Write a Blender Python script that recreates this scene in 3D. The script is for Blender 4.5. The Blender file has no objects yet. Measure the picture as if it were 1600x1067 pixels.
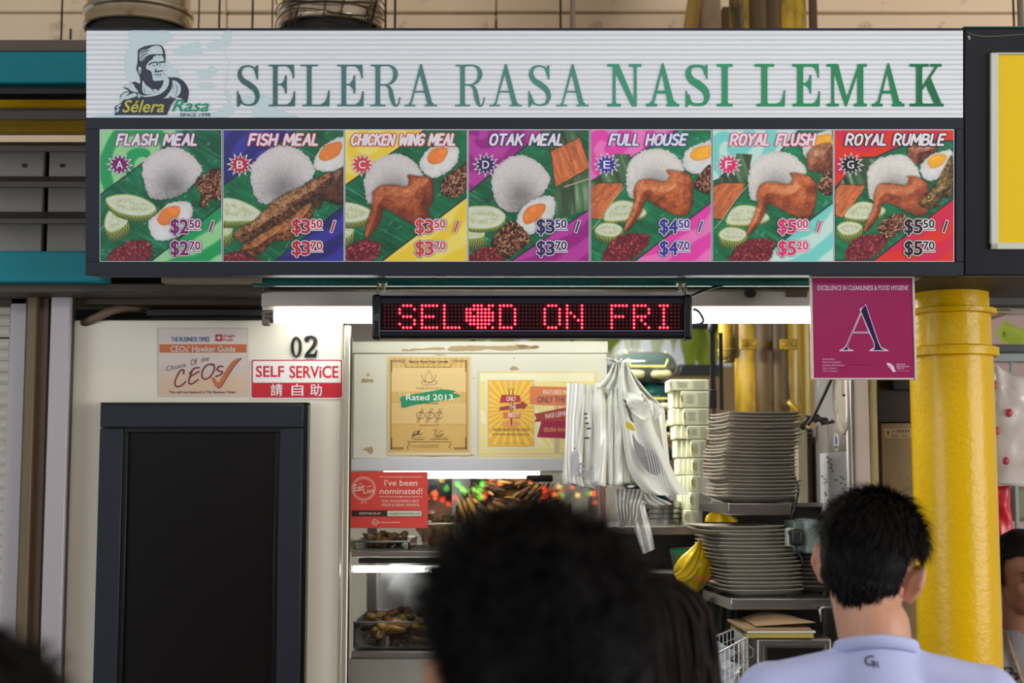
import bpy, bmesh, math, random
import numpy as np
from math import radians, sin, cos, pi, tan, atan2, sqrt
from mathutils import Vector, Matrix, Euler, noise as mnoise
from mathutils.geometry import tessellate_polygon

random.seed(7)
SC = bpy.context.scene
COL = SC.collection

# ------------------------------------------------------------------ camera
CZ = 1.70
TH = radians(5.5)
F = 1600 * 50 / 36.0
cam_d = bpy.data.cameras.new('camera')
cam_d.sensor_width = 36; cam_d.lens = 50
cam_d.clip_start = .05; cam_d.clip_end = 200
cam = bpy.data.objects.new('camera', cam_d); COL.objects.link(cam)
cam.location = (0, 0, CZ); cam.rotation_euler = (pi / 2 + TH, 0, 0)
cam_d.dof.use_dof = True; cam_d.dof.focus_distance = 3.55; cam_d.dof.aperture_fstop = 3.2
SC.camera = cam

# ------------------------------------------------------------------ world and light
world = bpy.data.worlds.new('world'); SC.world = world; world.use_nodes = True
bgn = world.node_tree.nodes['Background']
bgn.inputs[0].default_value = (0.86, 0.93, 1.0, 1); bgn.inputs[1].default_value = 0.34
SC.view_settings.view_transform = 'Standard'; SC.view_settings.look = 'None'
SC.view_settings.exposure = 0.22; SC.view_settings.gamma = 1.0
SC.view_settings.use_curve_mapping = False

def area(name, loc, target, sx, sy, power, col):
    l = bpy.data.lights.new(name, 'AREA'); l.shape = 'RECTANGLE'; l.size = sx; l.size_y = sy
    l.energy = power; l.color = col
    o = bpy.data.objects.new(name, l); COL.objects.link(o); o.location = loc
    o.rotation_euler = (Vector(target) - Vector(loc)).to_track_quat('-Z', 'Y').to_euler()
    return o
# daylight coming in through the open front of the hall, a little from the right, plus an added rear fill
area('daylight_right', (6.6, -.6, 1.9), (.6, 3.6, 2.2), 5.0, 2.4, 275, (1, .985, .96))
area('daylight_left', (-6.6, -1.6, 1.9), (-.6, 3.6, 2.2), 4.0, 2.4, 160, (.86, .93, 1))
area('lane_skylight', (-.6, -.9, 3.66), (-.4, 3.8, 1.0), 5.0, 1.3, 62, (.9, .95, 1))
area('rear_fill', (.5, 11.5, 2.6), (.3, 6.0, 4.2), 7.0, 1.6, 170, (1, .96, .9))  # unseen light put in to brighten the cream boards high up
# ceiling lamps of the hall lane, unseen kitchen fill added to light the back wall
area('hall_lamp', (1.4, 1.2, 3.45), (1.4, 1.6, 0), 1.2, .12, 9, (1, .97, .9))
area('kitchen_fill', (-.1, 4.75, 2.39), (-.05, 4.85, 0), 1.2, .15, 34, (1, .98, .92))

# ------------------------------------------------------------------ pixel helpers (photograph measured at 1600x1067)
def P(px, py, Y):
    u = (px - 800) / F; v = (533.5 - py) / F
    t = Y / (cos(TH) - v * sin(TH))
    return Vector((t * u, Y, CZ + t * (sin(TH) + v * cos(TH))))
FW = Vector((0, cos(TH), sin(TH))); UPV = Vector((0, -sin(TH), cos(TH))); RT = Vector((1, 0, 0))
SD = 3.5                                   # distance of the tilted signboard face
def SP(px, py, off=0.0):                   # point on the leaning signboard face, off = metres proud of it
    return Vector((0, 0, CZ)) + FW * (SD - off) + RT * (SD * (px - 800) / F) + UPV * (SD * (533.5 - py) / F)
def flat(Y):
    return lambda x, y, off=0.0: P(x, y, Y) + Vector((0, -off, 0))
def side(Xw):                              # map onto a wall of constant X that faces -X
    def f(px, py, off=0.0):
        Yd = Xw * F / (px - 800); q = P(px, py, Yd)
        return Vector((Xw - off, Yd, q.z))
    return f

def lin(c):
    out = []
    for v in c[:3]:
        v = v / 255.0
        out.append(v / 12.92 if v <= .04045 else ((v + .055) / 1.055) ** 2.4)
    return tuple(out)

# ------------------------------------------------------------------ materials
MATS = {}
def mat(name, col, rough=.5, metal=0., var=.12, vs=6., bump=0., bs=60., col2=None, dirt=None, dirt_amt=.0,
        dirt_scale=4., coat=0., alpha=1., trans=0., emis=None, es=0., spec=.5, stretch=(1, 1, 1), sheen=0.):
    if name in MATS: return MATS[name]
    m = bpy.data.materials.new(name); m.use_nodes = True; nt = m.node_tree; N = nt.nodes; L = nt.links
    b = N['Principled BSDF']
    c = lin(col)
    tc = N.new('ShaderNodeTexCoord'); mp = N.new('ShaderNodeMapping'); mp.inputs['Scale'].default_value = stretch
    L.new(tc.outputs['Object'], mp.inputs[0])
    nz = N.new('ShaderNodeTexNoise'); nz.inputs['Scale'].default_value = vs; nz.inputs['Detail'].default_value = 5
    L.new(mp.outputs[0], nz.inputs['Vector'])
    mx = N.new('ShaderNodeMix'); mx.data_type = 'RGBA'
    c2 = lin(col2) if col2 else tuple(v * (1 - var) for v in c)
    mx.inputs[6].default_value = (*c, 1); mx.inputs[7].default_value = (*c2, 1)
    L.new(nz.outputs[0], mx.inputs[0]); last = mx.outputs[2]
    if dirt:
        n2 = N.new('ShaderNodeTexNoise'); n2.inputs['Scale'].default_value = dirt_scale; n2.inputs['Detail'].default_value = 9
        n2.inputs['Roughness'].default_value = .7
        L.new(mp.outputs[0], n2.inputs['Vector'])
        rp = N.new('ShaderNodeValToRGB'); rp.color_ramp.elements[0].position = .62 - dirt_amt; rp.color_ramp.elements[1].position = .75 - dirt_amt * .8
        L.new(n2.outputs[0], rp.inputs[0])
        m2 = N.new('ShaderNodeMix'); m2.data_type = 'RGBA'; m2.inputs[7].default_value = (*lin(dirt), 1)
        L.new(rp.outputs[0], m2.inputs[0]); L.new(last, m2.inputs[6]); last = m2.outputs[2]
    L.new(last, b.inputs['Base Color'])
    b.inputs['Roughness'].default_value = rough; b.inputs['Metallic'].default_value = metal
    b.inputs['Specular IOR Level'].default_value = spec
    b.inputs['Coat Weight'].default_value = coat; b.inputs['Coat Roughness'].default_value = .12
    b.inputs['Alpha'].default_value = alpha
    b.inputs['Transmission Weight'].default_value = trans
    if sheen: b.inputs['Sheen Weight'].default_value = sheen
    if emis:
        b.inputs['Emission Color'].default_value = (*lin(emis), 1); b.inputs['Emission Strength'].default_value = es
    if bump:
        nb = N.new('ShaderNodeTexNoise'); nb.inputs['Scale'].default_value = bs; nb.inputs['Detail'].default_value = 4
        L.new(mp.outputs[0], nb.inputs['Vector'])
        bp = N.new('ShaderNodeBump'); bp.inputs['Strength'].default_value = bump; bp.inputs['Distance'].default_value = .004
        L.new(nb.outputs[0], bp.inputs['Height']); L.new(bp.outputs[0], b.inputs['Normal'])
    MATS[name] = m
    return m

def ink_mat(name='printed_ink', rough=.45, coat=0., alpha=1.):
    if name in MATS: return MATS[name]
    m = bpy.data.materials.new(name); m.use_nodes = True; nt = m.node_tree; b = nt.nodes['Principled BSDF']
    a = nt.nodes.new('ShaderNodeAttribute'); a.attribute_name = 'ink'
    nt.links.new(a.outputs['Color'], b.inputs['Base Color'])
    b.inputs['Roughness'].default_value = rough; b.inputs['Coat Weight'].default_value = coat
    b.inputs['Coat Roughness'].default_value = .08; b.inputs['Alpha'].default_value = alpha
    MATS[name] = m
    return m

# ------------------------------------------------------------------ object helpers
def link(o, parent=None):
    COL.objects.link(o)
    if parent is not None: o.parent = parent
    return o
def wloc(o):
    v = Vector((0, 0, 0))
    while o is not None: v += o.location; o = o.parent
    return v
def thing(name, label, cat, loc=(0, 0, 0), group=None):
    o = bpy.data.objects.new(name, None); COL.objects.link(o); o.location = loc; o.empty_display_size = .05
    o['label'] = label; o['category'] = cat
    if group: o['group'] = group
    return o
def tag(o, label=None, cat=None, group=None, kind=None):
    if label: o['label'] = label
    if cat: o['category'] = cat
    if group: o['group'] = group
    if kind: o['kind'] = kind
    return o
def copy_tree(o, parent=None):
    c = o.copy(); COL.objects.link(c)
    if parent is not None: c.parent = parent
    for ch in list(o.children): copy_tree(ch, c)
    return c

class MB:
    """collects shapes in world coordinates, builds ONE mesh object"""
    def __init__(s): s.v = []; s.f = []; s.m = []; s.mi = 0
    def add(s, vs, fs):
        n = len(s.v); s.v += [tuple(p) for p in vs]
        for f in fs: s.f.append(tuple(i + n for i in f)); s.m.append(s.mi)
        return s
    def box(s, a, b, rz=0, R=None):
        a = Vector(a); b = Vector(b); c = (a + b) / 2; h = (b - a) / 2
        vs = []
        for x, y, z in ((-1,-1,-1),(1,-1,-1),(1,1,-1),(-1,1,-1),(-1,-1,1),(1,-1,1),(1,1,1),(-1,1,1)):
            q = Vector((x * h.x, y * h.y, z * h.z))
            if rz: q.rotate(Euler((0, 0, rz)))
            if R: q.rotate(R)
            vs.append(c + q)
        return s.add(vs, [(0,3,2,1),(4,5,6,7),(0,1,5,4),(1,2,6,5),(2,3,7,6),(3,0,4,7)])
    def pbox(s, x0, y0, x1, y1, Y0, Y1):           # front face measured in photo pixels at depth Y0, run back to Y1
        ym = (y0 + y1) / 2; xm = (x0 + x1) / 2
        return s.box((P(x0, ym, Y0).x, Y0, P(xm, y1, Y0).z), (P(x1, ym, Y0).x, Y1, P(xm, y0, Y0).z))
    def sbox(s, x0, y0, x1, y1, off0, off1):       # box on the leaning sign, off0 front, off1 back
        q = [SP(x0, y1, off1), SP(x1, y1, off1), SP(x1, y0, off1), SP(x0, y0, off1),
             SP(x0, y1, off0), SP(x1, y1, off0), SP(x1, y0, off0), SP(x0, y0, off0)]
        return s.add(q, [(0,3,2,1),(4,5,6,7),(0,1,5,4),(1,2,6,5),(2,3,7,6),(3,0,4,7)])
    def tube(s, pts, r, n=8, cap=True):
        pts = [Vector(p) for p in pts]; rr = r if hasattr(r, '__len__') else [r] * len(pts)
        base = len(s.v); up = None; vs = []; fs = []
        for i, p in enumerate(pts):
            d = (pts[min(i + 1, len(pts) - 1)] - pts[max(i - 1, 0)]).normalized()
            if up is None:
                up = Vector((0, 0, 1)) if abs(d.z) < .9 else Vector((1, 0, 0))
            a = d.cross(up).normalized(); up = a.cross(d).normalized()
            for k in range(n):
                t = 2 * pi * k / n
                vs.append(p + (a * cos(t) + up * sin(t)) * rr[i])
        for i in range(len(pts) - 1):
            for k in range(n):
                fs.append((i * n + k, i * n + (k + 1) % n, (i + 1) * n + (k + 1) % n, (i + 1) * n + k))
        if cap:
            fs.append(tuple(range(n - 1, -1, -1))); fs.append(tuple((len(pts) - 1) * n + k for k in range(n)))
        return s.add(vs, fs)
    def lathe(s, c, prof, n=32, axis='Z', sx=1., sy=1., cap=True):
        c = Vector(c); vs = []; fs = []
        for r, h in prof:
            for k in range(n):
                t = 2 * pi * k / n; q = Vector((r * cos(t) * sx, r * sin(t) * sy, h))
                if axis == 'X': q = Vector((q.z, q.x, q.y))
                if axis == 'Y': q = Vector((q.x, q.z, q.y))
                vs.append(c + q)
        m = len(prof)
        for i in range(m - 1):
            for k in range(n):
                fs.append((i * n + k, i * n + (k + 1) % n, (i + 1) * n + (k + 1) % n, (i + 1) * n + k))
        if cap:
            fs.append(tuple(range(n - 1, -1, -1))); fs.append(tuple((m - 1) * n + k for k in range(n)))
        return s.add(vs, fs)
    def ell(s, c, r, nu=16, nv=10, R=None):
        c = Vector(c); vs = []; fs = []
        for j in range(nv + 1):
            ph = pi * j / nv
            for i in range(nu):
                t = 2 * pi * i / nu
                q = Vector((r[0] * sin(ph) * cos(t), r[1] * sin(ph) * sin(t), r[2] * cos(ph)))
                if R: q.rotate(R)
                vs.append(c + q)
        for j in range(nv):
            for i in range(nu):
                fs.append((j * nu + i, (j + 1) * nu + i, (j + 1) * nu + (i + 1) % nu, j * nu + (i + 1) % nu))
        return s.add(vs, fs)
    def prism(s, pts2, mapf, off0, off1):           # 2-D outline mapped by mapf, from off1 (back) to off0 (front)
        n = len(pts2); q = [mapf(x, y, off1) for x, y in pts2] + [mapf(x, y, off0) for x, y in pts2]
        tri = tessellate_polygon([[Vector((x, y, 0)) for x, y in pts2]])
        fs = [tuple(i + n for i in t) for t in tri] + [tuple(reversed(t)) for t in tri]
        fs += [(i, (i + 1) % n, n + (i + 1) % n, n + i) for i in range(n)]
        return s.add(q, fs)
    def grid(s, rows, closed=False):
        nv = len(rows); nu = len(rows[0]); vs = [p for r in rows for p in r]; fs = []
        for j in range(nv - 1):
            for i in range(nu if closed else nu - 1):
                fs.append((j * nu + i, j * nu + (i + 1) % nu, (j + 1) * nu + (i + 1) % nu, (j + 1) * nu + i))
        return s.add(vs, fs)
    def build(s, name, mats, parent=None, smooth=False, bevel=0., seg=2, weld=False, fix=True):
        o0 = wloc(parent) if parent is not None else None
        if o0 is None:                              # a lone thing: origin at its base
            a = np.array(s.v); o0 = Vector((float(a[:, 0].mean()), float(a[:, 1].mean()), float(a[:, 2].min())))
            own = o0
        else: own = None
        me = bpy.data.meshes.new(name)
        me.from_pydata([(p[0] - o0.x, p[1] - o0.y, p[2] - o0.z) for p in s.v], [], s.f)
        ms = mats if isinstance(mats, (list, tuple)) else [mats]
        for m in ms: me.materials.append(m)
        if len(ms) > 1: me.polygons.foreach_set('material_index', s.m)
        if fix:
            bm = bmesh.new(); bm.from_mesh(me)
            if weld: bmesh.ops.remove_doubles(bm, verts=bm.verts, dist=1e-5)
            bmesh.ops.recalc_face_normals(bm, faces=bm.faces); bm.to_mesh(me); bm.free()
        if smooth: me.shade_smooth()
        me.update()
        o = bpy.data.objects.new(name, me); link(o, parent)
        if own is not None: o.location = own
        if bevel:
            bv = o.modifiers.new('bevel', 'BEVEL'); bv.width = bevel; bv.segments = seg; bv.limit_method = 'ANGLE'; bv.angle_limit = radians(40)
            bv.harden_normals = False
        if smooth == 'auto' or bevel:
            me.shade_smooth()
            try: me.set_sharp_from_angle(angle=radians(38))
            except Exception: pass
        return o

# ------------------------------------------------------------------ flat print (inks on a surface)
def spline(pts, n=8, closed=True):
    out = []; m = len(pts); rng = range(m) if closed else range(m - 1)
    for i in rng:
        if closed: p0, p1, p2, p3 = pts[i - 1], pts[i], pts[(i + 1) % m], pts[(i + 2) % m]
        else: p0, p1, p2, p3 = pts[max(i - 1, 0)], pts[i], pts[i + 1], pts[min(i + 2, m - 1)]
        for k in range(n):
            t = k / n
            out.append(tuple(.5 * ((2 * b) + (-a + c) * t + (2 * a - 5 * b + 4 * c - d) * t * t + (-a + 3 * b - 3 * c + d) * t ** 3)
                             for a, b, c, d in zip(p0, p1, p2, p3)))
    if not closed: out.append(tuple(pts[-1]))
    return out
_tc = {}
def text_mesh(txt, offset=0., res=3):
    key = (txt, offset, res)
    if key in _tc: return _tc[key]
    cu = bpy.data.curves.new('t', 'FONT'); cu.body = txt; cu.size = 1; cu.resolution_u = res; cu.offset = offset
    o = bpy.data.objects.new('t', cu); COL.objects.link(o)
    me = bpy.data.meshes.new_from_object(o)
    v = [(p.co.x, p.co.y) for p in me.vertices]; f = [tuple(p.vertices) for p in me.polygons]
    bpy.data.objects.remove(o); bpy.data.curves.remove(cu); bpy.data.meshes.remove(me)
    _tc[key] = (v, f); return v, f
_tb = {}
def text_box(txt):
    if txt not in _tb:
        v, f = text_mesh(txt); xs = [p[0] for p in v]; ys = [p[1] for p in v]
        _tb[txt] = (min(xs), max(xs), min(ys), max(ys))
    return _tb[txt]

class Ink:
    """flat coloured shapes; coordinates are photo pixels; mapf puts them on the surface"""
    def __init__(s, mapf, step=.00025, base=.0003): s.map = mapf; s.step = step; s.base = base; s.v = []; s.f = []; s.c = []
    def _z(s, l): return s.base + l * s.step
    def raw(s, v2, faces, col, l):
        n = len(s.v); s.k = (getattr(s, 'k', 0) + 1) % 60; z = s._z(l) + s.k * .0000036; c = lin(col)
        for x, y in v2: s.v.append(tuple(s.map(x, y, z)))
        for f in faces: s.f.append(tuple(i + n for i in f)); s.c.append(c)
    def poly(s, pts, col, l=0):
        tri = tessellate_polygon([[Vector((x, y, 0)) for x, y in pts]]); s.raw(pts, tri, col, l); return s
    def rect(s, x0, y0, x1, y1, col, l=0): return s.poly([(x0, y0), (x1, y0), (x1, y1), (x0, y1)], col, l)
    def rrect(s, x0, y0, x1, y1, r, col, l=0):
        p = []
        for cx, cy, a in ((x1 - r, y0 + r, -90), (x1 - r, y1 - r, 0), (x0 + r, y1 - r, 90), (x0 + r, y0 + r, 180)):
            for k in range(5): t = radians(a + k * 22.5); p.append((cx + r * cos(t), cy + r * sin(t)))
        return s.poly(p, col, l)
    def ellipse(s, cx, cy, rx, ry, col, l=0, rot=0, n=28):
        return s.poly([(cx + rx * cos(t) * cos(rot) - ry * sin(t) * sin(rot), cy + rx * cos(t) * sin(rot) + ry * sin(t) * cos(rot))
                       for t in [2 * pi * k / n for k in range(n)]], col, l)
    def blob(s, pts, col, l=0, n=6): return s.poly(spline(pts, n), col, l)
    def stroke(s, pts, w, col, l=0, round_=True):
        ww = w if hasattr(w, '__len__') else [w] * len(pts)
        for i in range(len(pts) - 1):
            (x0, y0), (x1, y1) = pts[i], pts[i + 1]; d = math.hypot(x1 - x0, y1 - y0) or 1e-6
            nx, ny = -(y1 - y0) / d, (x1 - x0) / d; a, b = ww[i] / 2, ww[i + 1] / 2
            s.raw([(x0 + nx * a, y0 + ny * a), (x1 + nx * b, y1 + ny * b), (x1 - nx * b, y1 - ny * b), (x0 - nx * a, y0 - ny * a)], [(0, 1, 2, 3)], col, l)
        if round_:
            for (x, y), a in zip(pts, ww):
                s.raw([(x + a / 2 * cos(k * pi / 5), y + a / 2 * sin(k * pi / 5)) for k in range(10)], [tuple(range(10))], col, l)
        return s
    def curve(s, pts, w, col, l=0, n=6, closed=False):
        q = spline([(x, y) for x, y in pts], n, closed)
        if closed: q.append(q[0])
        return s.stroke(q, w, col, l)
    def ring(s, cx, cy, r, w, col, l=0): 
        return s.stroke([(cx + r * cos(k * pi / 16), cy + r * sin(k * pi / 16)) for k in range(33)], w, col, l, False)
    def text(s, txt, x0, y0, x1, y1, col, l=0, off=0., shear=0., rot=0., fat=None):
        """fit text into the pixel box (y0 top, y1 base); off thickens the strokes by drawing shifted copies"""
        if off >= .008:
            w = off * (y1 - y0) * .55
            for k in range(6): s.text(txt, x0 + w * cos(k * pi / 3), y0 + w * sin(k * pi / 3), x1 + w * cos(k * pi / 3), y1 + w * sin(k * pi / 3), col, l, 0., shear, rot)
            return s
        v, f = text_mesh(txt, off); a, b, c, d = text_box(txt)
        kx = (x1 - x0) / (b - a); ky = (y1 - y0) / (d - c); out = []
        for X, Y in v:
            px = x0 + (X - a) * kx; py = y1 - (Y - c) * ky
            px += (y1 - py) * shear
            if rot: dx, dy = px - x0, py - y1; px = x0 + dx * cos(rot) + dy * sin(rot); py = y1 - dx * sin(rot) + dy * cos(rot)
            out.append((px, py))
        s.raw(out, f, col, l); return s
    def halo(s, txt, x0, y0, x1, y1, col, l, w, off=0.):
        for k in range(10): s.text(txt, x0 + w * cos(k * pi / 5), y0 + w * sin(k * pi / 5), x1 + w * cos(k * pi / 5), y1 + w * sin(k * pi / 5), col, l, off)
        return s
    def build(s, name, parent, m=None):
        o0 = wloc(parent); me = bpy.data.meshes.new(name)
        me.from_pydata([(p[0] - o0.x, p[1] - o0.y, p[2] - o0.z) for p in s.v], [], s.f)
        at = me.attributes.new('ink', 'FLOAT_COLOR', 'CORNER'); buf = []
        for f, c in zip(s.f, s.c): buf += [c[0], c[1], c[2], 1.0] * len(f)
        at.data.foreach_set('color', buf)
        me.materials.append(m or ink_mat()); me.update()
        return link(bpy.data.objects.new(name, me), parent)

# stroke alphabet (unit box, y down) for hand drawn lettering
SF = {'A': [[(0,1),(.5,0),(1,1)],[(.22,.62),(.8,.62)]], 'B': [[(0,0),(0,1)],[(0,0),(.7,.04),(.85,.25),(.6,.46),(0,.48)],[(.5,.48),(.95,.6),(.9,.9),(.5,1),(0,1)]],
 'C': [[(.95,.15),(.6,0),(.2,.12),(0,.5),(.15,.88),(.55,1),(.92,.85)]], 'D': [[(0,0),(0,1),(.5,1),(.95,.75),(1,.35),(.6,0),(0,0)]],
 'E': [[(.95,0),(.05,0),(0,1),(.9,1)],[(.03,.48),(.75,.48)]], 'F': [[(.95,0),(.05,0),(0,1)],[(.03,.48),(.75,.48)]],
 'G': [[(.95,.12),(.55,0),(.15,.12),(0,.5),(.12,.88),(.5,1),(.92,.88),(.95,.55),(.55,.55)]], 'H': [[(0,0),(0,1)],[(.95,0),(.95,1)],[(0,.5),(.95,.5)]],
 'I': [[(.5,0),(.5,1)]], 'K': [[(0,0),(0,1)],[(.9,0),(.05,.55)],[(.3,.4),(.95,1)]], 'L': [[(0,0),(0,1),(.85,1)]],
 'M': [[(0,1),(.08,0),(.5,.7),(.92,0),(1,1)]], 'N': [[(0,1),(0,0),(.95,1),(.95,0)]], 'O': [[(.5,0),(.12,.12),(0,.5),(.12,.88),(.5,1),(.88,.88),(1,.5),(.88,.12),(.5,0)]],
 'R': [[(0,1),(0,0),(.6,.02),(.9,.22),(.65,.5),(0,.52)],[(.4,.52),(.95,1)]], 'S': [[(.9,.1),(.5,0),(.1,.12),(.1,.36),(.5,.5),(.9,.66),(.85,.9),(.45,1),(.02,.9)]],
 'T': [[(0,0),(1,0)],[(.5,0),(.5,1)]], 'U': [[(0,0),(.02,.7),(.2,.97),(.7,.97),(.93,.7),(.95,0)]], 'W': [[(0,0),(.2,1),(.5,.3),(.8,1),(1,0)]],
 'Y': [[(0,0),(.48,.48),(1,0)],[(.48,.48),(.45,1)]], 's': [[(.9,.4),(.5,.32),(.2,.45),(.5,.65),(.85,.8),(.5,1),(.05,.92)]]}
SW = {'I': .18, 'M': 1.15, 'W': 1.2, 'L': .72, 'E': .78, 'F': .78, 'S': .8, ' ': .45, 'T': .85}
def stroke_text(ink, txt, x0, y0, x1, y1, layers, shear=.22, gap=.32):
    """layers: (width px, colour, layer)"""
    tot = sum(SW.get(c, .88) for c in txt) + gap * (len(txt) - 1); k = (x1 - x0 - shear * (y1 - y0)) / tot; x = x0
    for c in txt:
        w = SW.get(c, .88)
        for st in SF.get(c, []):
            if len(st) > 4: st = spline(st, 3, False)
            q = []
            for a, b in st:
                py = y0 + b * (y1 - y0); q.append((x + a * w * k + (y1 - py) * shear, py))
            for wd, col, l in layers: ink.stroke(q, wd, col, l)
        x += (w + gap) * k

# engraved roman capitals for the big sign
def serif_glyph(ink, ch, x, y, W, H, st, hl, col, l=1, sr=1.):
    def R(a, b, c, d): ink.poly([(x + a, y + b), (x + c, y + b), (x + c, y + d), (x + a, y + d)], col, l)
    def PL(p): ink.poly([(x + a, y + b) for a, b in p], col, l)
    def VS(p):                                     # variable width stroke
        q = spline(p, 8, False)
        L_, R_ = [], []
        for i, (a, b, w) in enumerate(q):
            a0, b0, _ = q[max(i - 1, 0)]; a1, b1, _ = q[min(i + 1, len(q) - 1)]; d = math.hypot(a1 - a0, b1 - b0) or 1
            nx, ny = -(b1 - b0) / d * w / 2, (a1 - a0) / d * w / 2
            L_.append((x + a + nx, y + b + ny)); R_.append((x + a - nx, y + b - ny))
        n = len(L_); ink.raw(L_ + R_, [(i, i + 1, n + i + 1, n + i) for i in range(n - 1)], col, l)
    def serif(cx, yy, hw, stw, up):                # foot serif centred cx, stem width stw
        d = -1 if up else 1; k = 3.2
        PL([(cx - hw, yy), (cx + hw, yy), (cx + hw, yy - hl * d), (cx + stw / 2 + 1.2, yy - hl * d), (cx + stw / 2, yy - (hl + k) * d), (cx - stw / 2, yy - (hl + k) * d), (cx - stw / 2 - 1.2, yy - hl * d), (cx - hw, yy - hl * d)])
    def claw(xe, yt, ln, dn, back):                # thick curved end serif of E and L, dn +1 down / -1 up
        PL([(xe, yt), (xe + .6, yt + ln * dn), (xe - 1.6 * sr, yt + ln * dn), (xe - 3.2 * sr, yt + ln * .62 * dn), (xe - 6.5 * sr, yt + ln * .3 * dn), (xe - back, yt + hl * .9 * dn), (xe - back - 3, yt)])
    if ch == 'I':
        c = W / 2; R(c - st / 2, 0, c + st / 2, H); serif(c, H, W / 2, st, False); serif(c, 0, W / 2, st, True)
    elif ch in 'EL':
        so = W * .17; R(so, 0, so + st, H); R(0, H - hl, W - 4, H); serif(so + st / 2, H, so + st / 2, st, False)
        if ch == 'E':
            R(0, 0, W - 4, hl); serif(so + st / 2, 0, so + st / 2, st, True); claw(W - 1.5, 0, H * .33, 1, 12 * sr); claw(W, H, H * .36, -1, 13 * sr)
            m = H * .475; R(so + st, m - hl * .45, W * .62, m + hl * .45); xe = W * .69
            PL([(xe, m - H * .22), (xe, m + H * .22), (xe - 2.2, m + H * .22), (xe - 4, m + H * .1), (xe - 9, m + hl * .45), (xe - 9, m - hl * .45), (xe - 4, m - H * .1), (xe - 2.2, m - H * .22)])
        else:
            serif(so + st / 2, 0, so + st / 2 + 3, st, True); claw(W, H, H * .38, -1, 14 * sr)
    elif ch == 'R':
        so = W * .16; R(so, 0, so + st, H); serif(so + st / 2, H, so + st / 2 + 1, st, False); serif(so + st / 2, 0, so + st / 2, st, True)
        VS([(so + st - 1, hl / 2, hl), (W * .6, hl / 2, hl), (W * .78, H * .1, st * .75), (W * .83, H * .24, st), (W * .76, H * .38, st * .7), (W * .58, H * .475, hl), (so + st - 1, H * .485, hl)])
        VS([(W * .5, H * .49, hl), (W * .64, H * .57, st * .75), (W * .7, H * .76, st), (W * .78, H * .95, st * .7), (W * .87, H * .985, hl), (W * .94, H * .92, hl * .8), (W * .975, H * .78, hl * .8)])
    elif ch == 'A':
        ax = W * .5
        PL([(ax - 1, -1), (ax + 1.4, -1), (W * .86, H - hl), (W * .86 - st * 1.12, H - hl), (ax - 2.2, H * .17)])
        PL([(ax - 1, -1), (ax + 1, 3), (ax - .6, H * .17), (W * .16 + hl * .9, H - hl), (W * .16 - .3, H - hl)])
        R(W * .27, H * .63, W * .72, H * .63 + hl)
        serif(W * .165, H, W * .165, hl, False); serif(W * .81, H, W * .19, st, False)
    elif ch == 'S':
        VS([(W * .86, H * .25, hl), (W * .74, H * .08, hl), (W * .46, H * .015 + hl / 2, hl), (W * .2, H * .09, st * .65), (W * .12, H * .24, st), (W * .26, H * .38, st * 1.15), (W * .56, H * .49, st * 1.3),
            (W * .82, H * .62, st * 1.15), (W * .9, H * .78, st * .95), (W * .78, H * .93, st * .6), (W * .5, H * .99 - hl / 2, hl), (W * .24, H * .92, hl), (W * .09, H * .72, hl)])
        PL([(W * .86, 1), (W * .93, 1), (W * .93, H * .36), (W * .88, H * .36), (W * .8, H * .2), (W * .76, H * .1)])
        PL([(0, H * .63), (W * .055, H * .63), (W * .12, H * .78), (W * .22, H * .9), (W * .07, H + 1), (0, H + 1)])
    elif ch == 'N':
        a = W * .2; b = W * .82
        R(a - hl / 2, 0, a + hl / 2, H); R(b - hl / 2, 0, b + hl / 2, H); PL([(a - hl, 0), (a + st * .75, 0), (b + hl / 2, H), (b - st * .55, H)])
        serif(a, H, a, hl, False); R(0, 0, a, hl); serif(b, 0, W - b, hl, True)
    elif ch == 'M':
        a = W * .15; b = W * .84
        R(a - hl / 2, 0, a + hl / 2, H); R(b - st / 2, 0, b + st / 2, H); PL([(a - hl / 2, 0), (a + st * .9, 0), (W * .52, H * .86), (W * .5, H), (W * .46, H)])
        PL([(b - 3, 0), (b + 1, 0), (W * .5, H), (W * .48, H * .84)])
        R(0, 0, a, hl); R(b, 0, W, hl); serif(a, H, a, hl, False); serif(b, H, W - b, st, False)
    elif ch == 'K':
        so = W * .28 - st / 2; R(so, 0, so + st, H); serif(so + st / 2, H, so + st / 2, st, False); serif(so + st / 2, 0, so + st / 2, st, True)
        PL([(W * .74, hl), (W * .83, hl), (so + st, H * .63), (so + st, H * .52)]); PL([(W * .43, H * .42), (W * .62, H * .3 + 2), (W * .94, H - hl), (W * .72, H - hl)])
        R(W * .6, 0, W * .94, hl); R(W * .56, H - hl, W, H)
# ================================================================== the big signboard
M_black = mat('sign_black', (40, 43, 55), .45, var=.15, bump=.05, spec=.25)
M_tealdark = mat('teal_paint', (22, 92, 86), .32, var=.2, dirt=(40, 44, 40), dirt_amt=.06, dirt_scale=9, coat=.3)

sign = thing('signboard', 'long white and black stall signboard with green serif lettering above seven food pictures', 'sign', SP(800, 430, -.05))
MB().sbox(134, 47, 1505, 430, -.012, -.14).build('box_body', M_black, sign, bevel=.004)
b = MB(); b.sbox(134, 184, 1505, 202, .004, -.012); b.sbox(134, 409, 1505, 430, .004, -.012); b.sbox(134, 202, 154.5, 409, .004, -.012); b.sbox(1493, 202, 1505, 409, .004, -.012)
b.sbox(133.2, 44.6, 1505, 47.5, .006, -.14); b.build('frame', M_black, sign, bevel=.0015)
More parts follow.
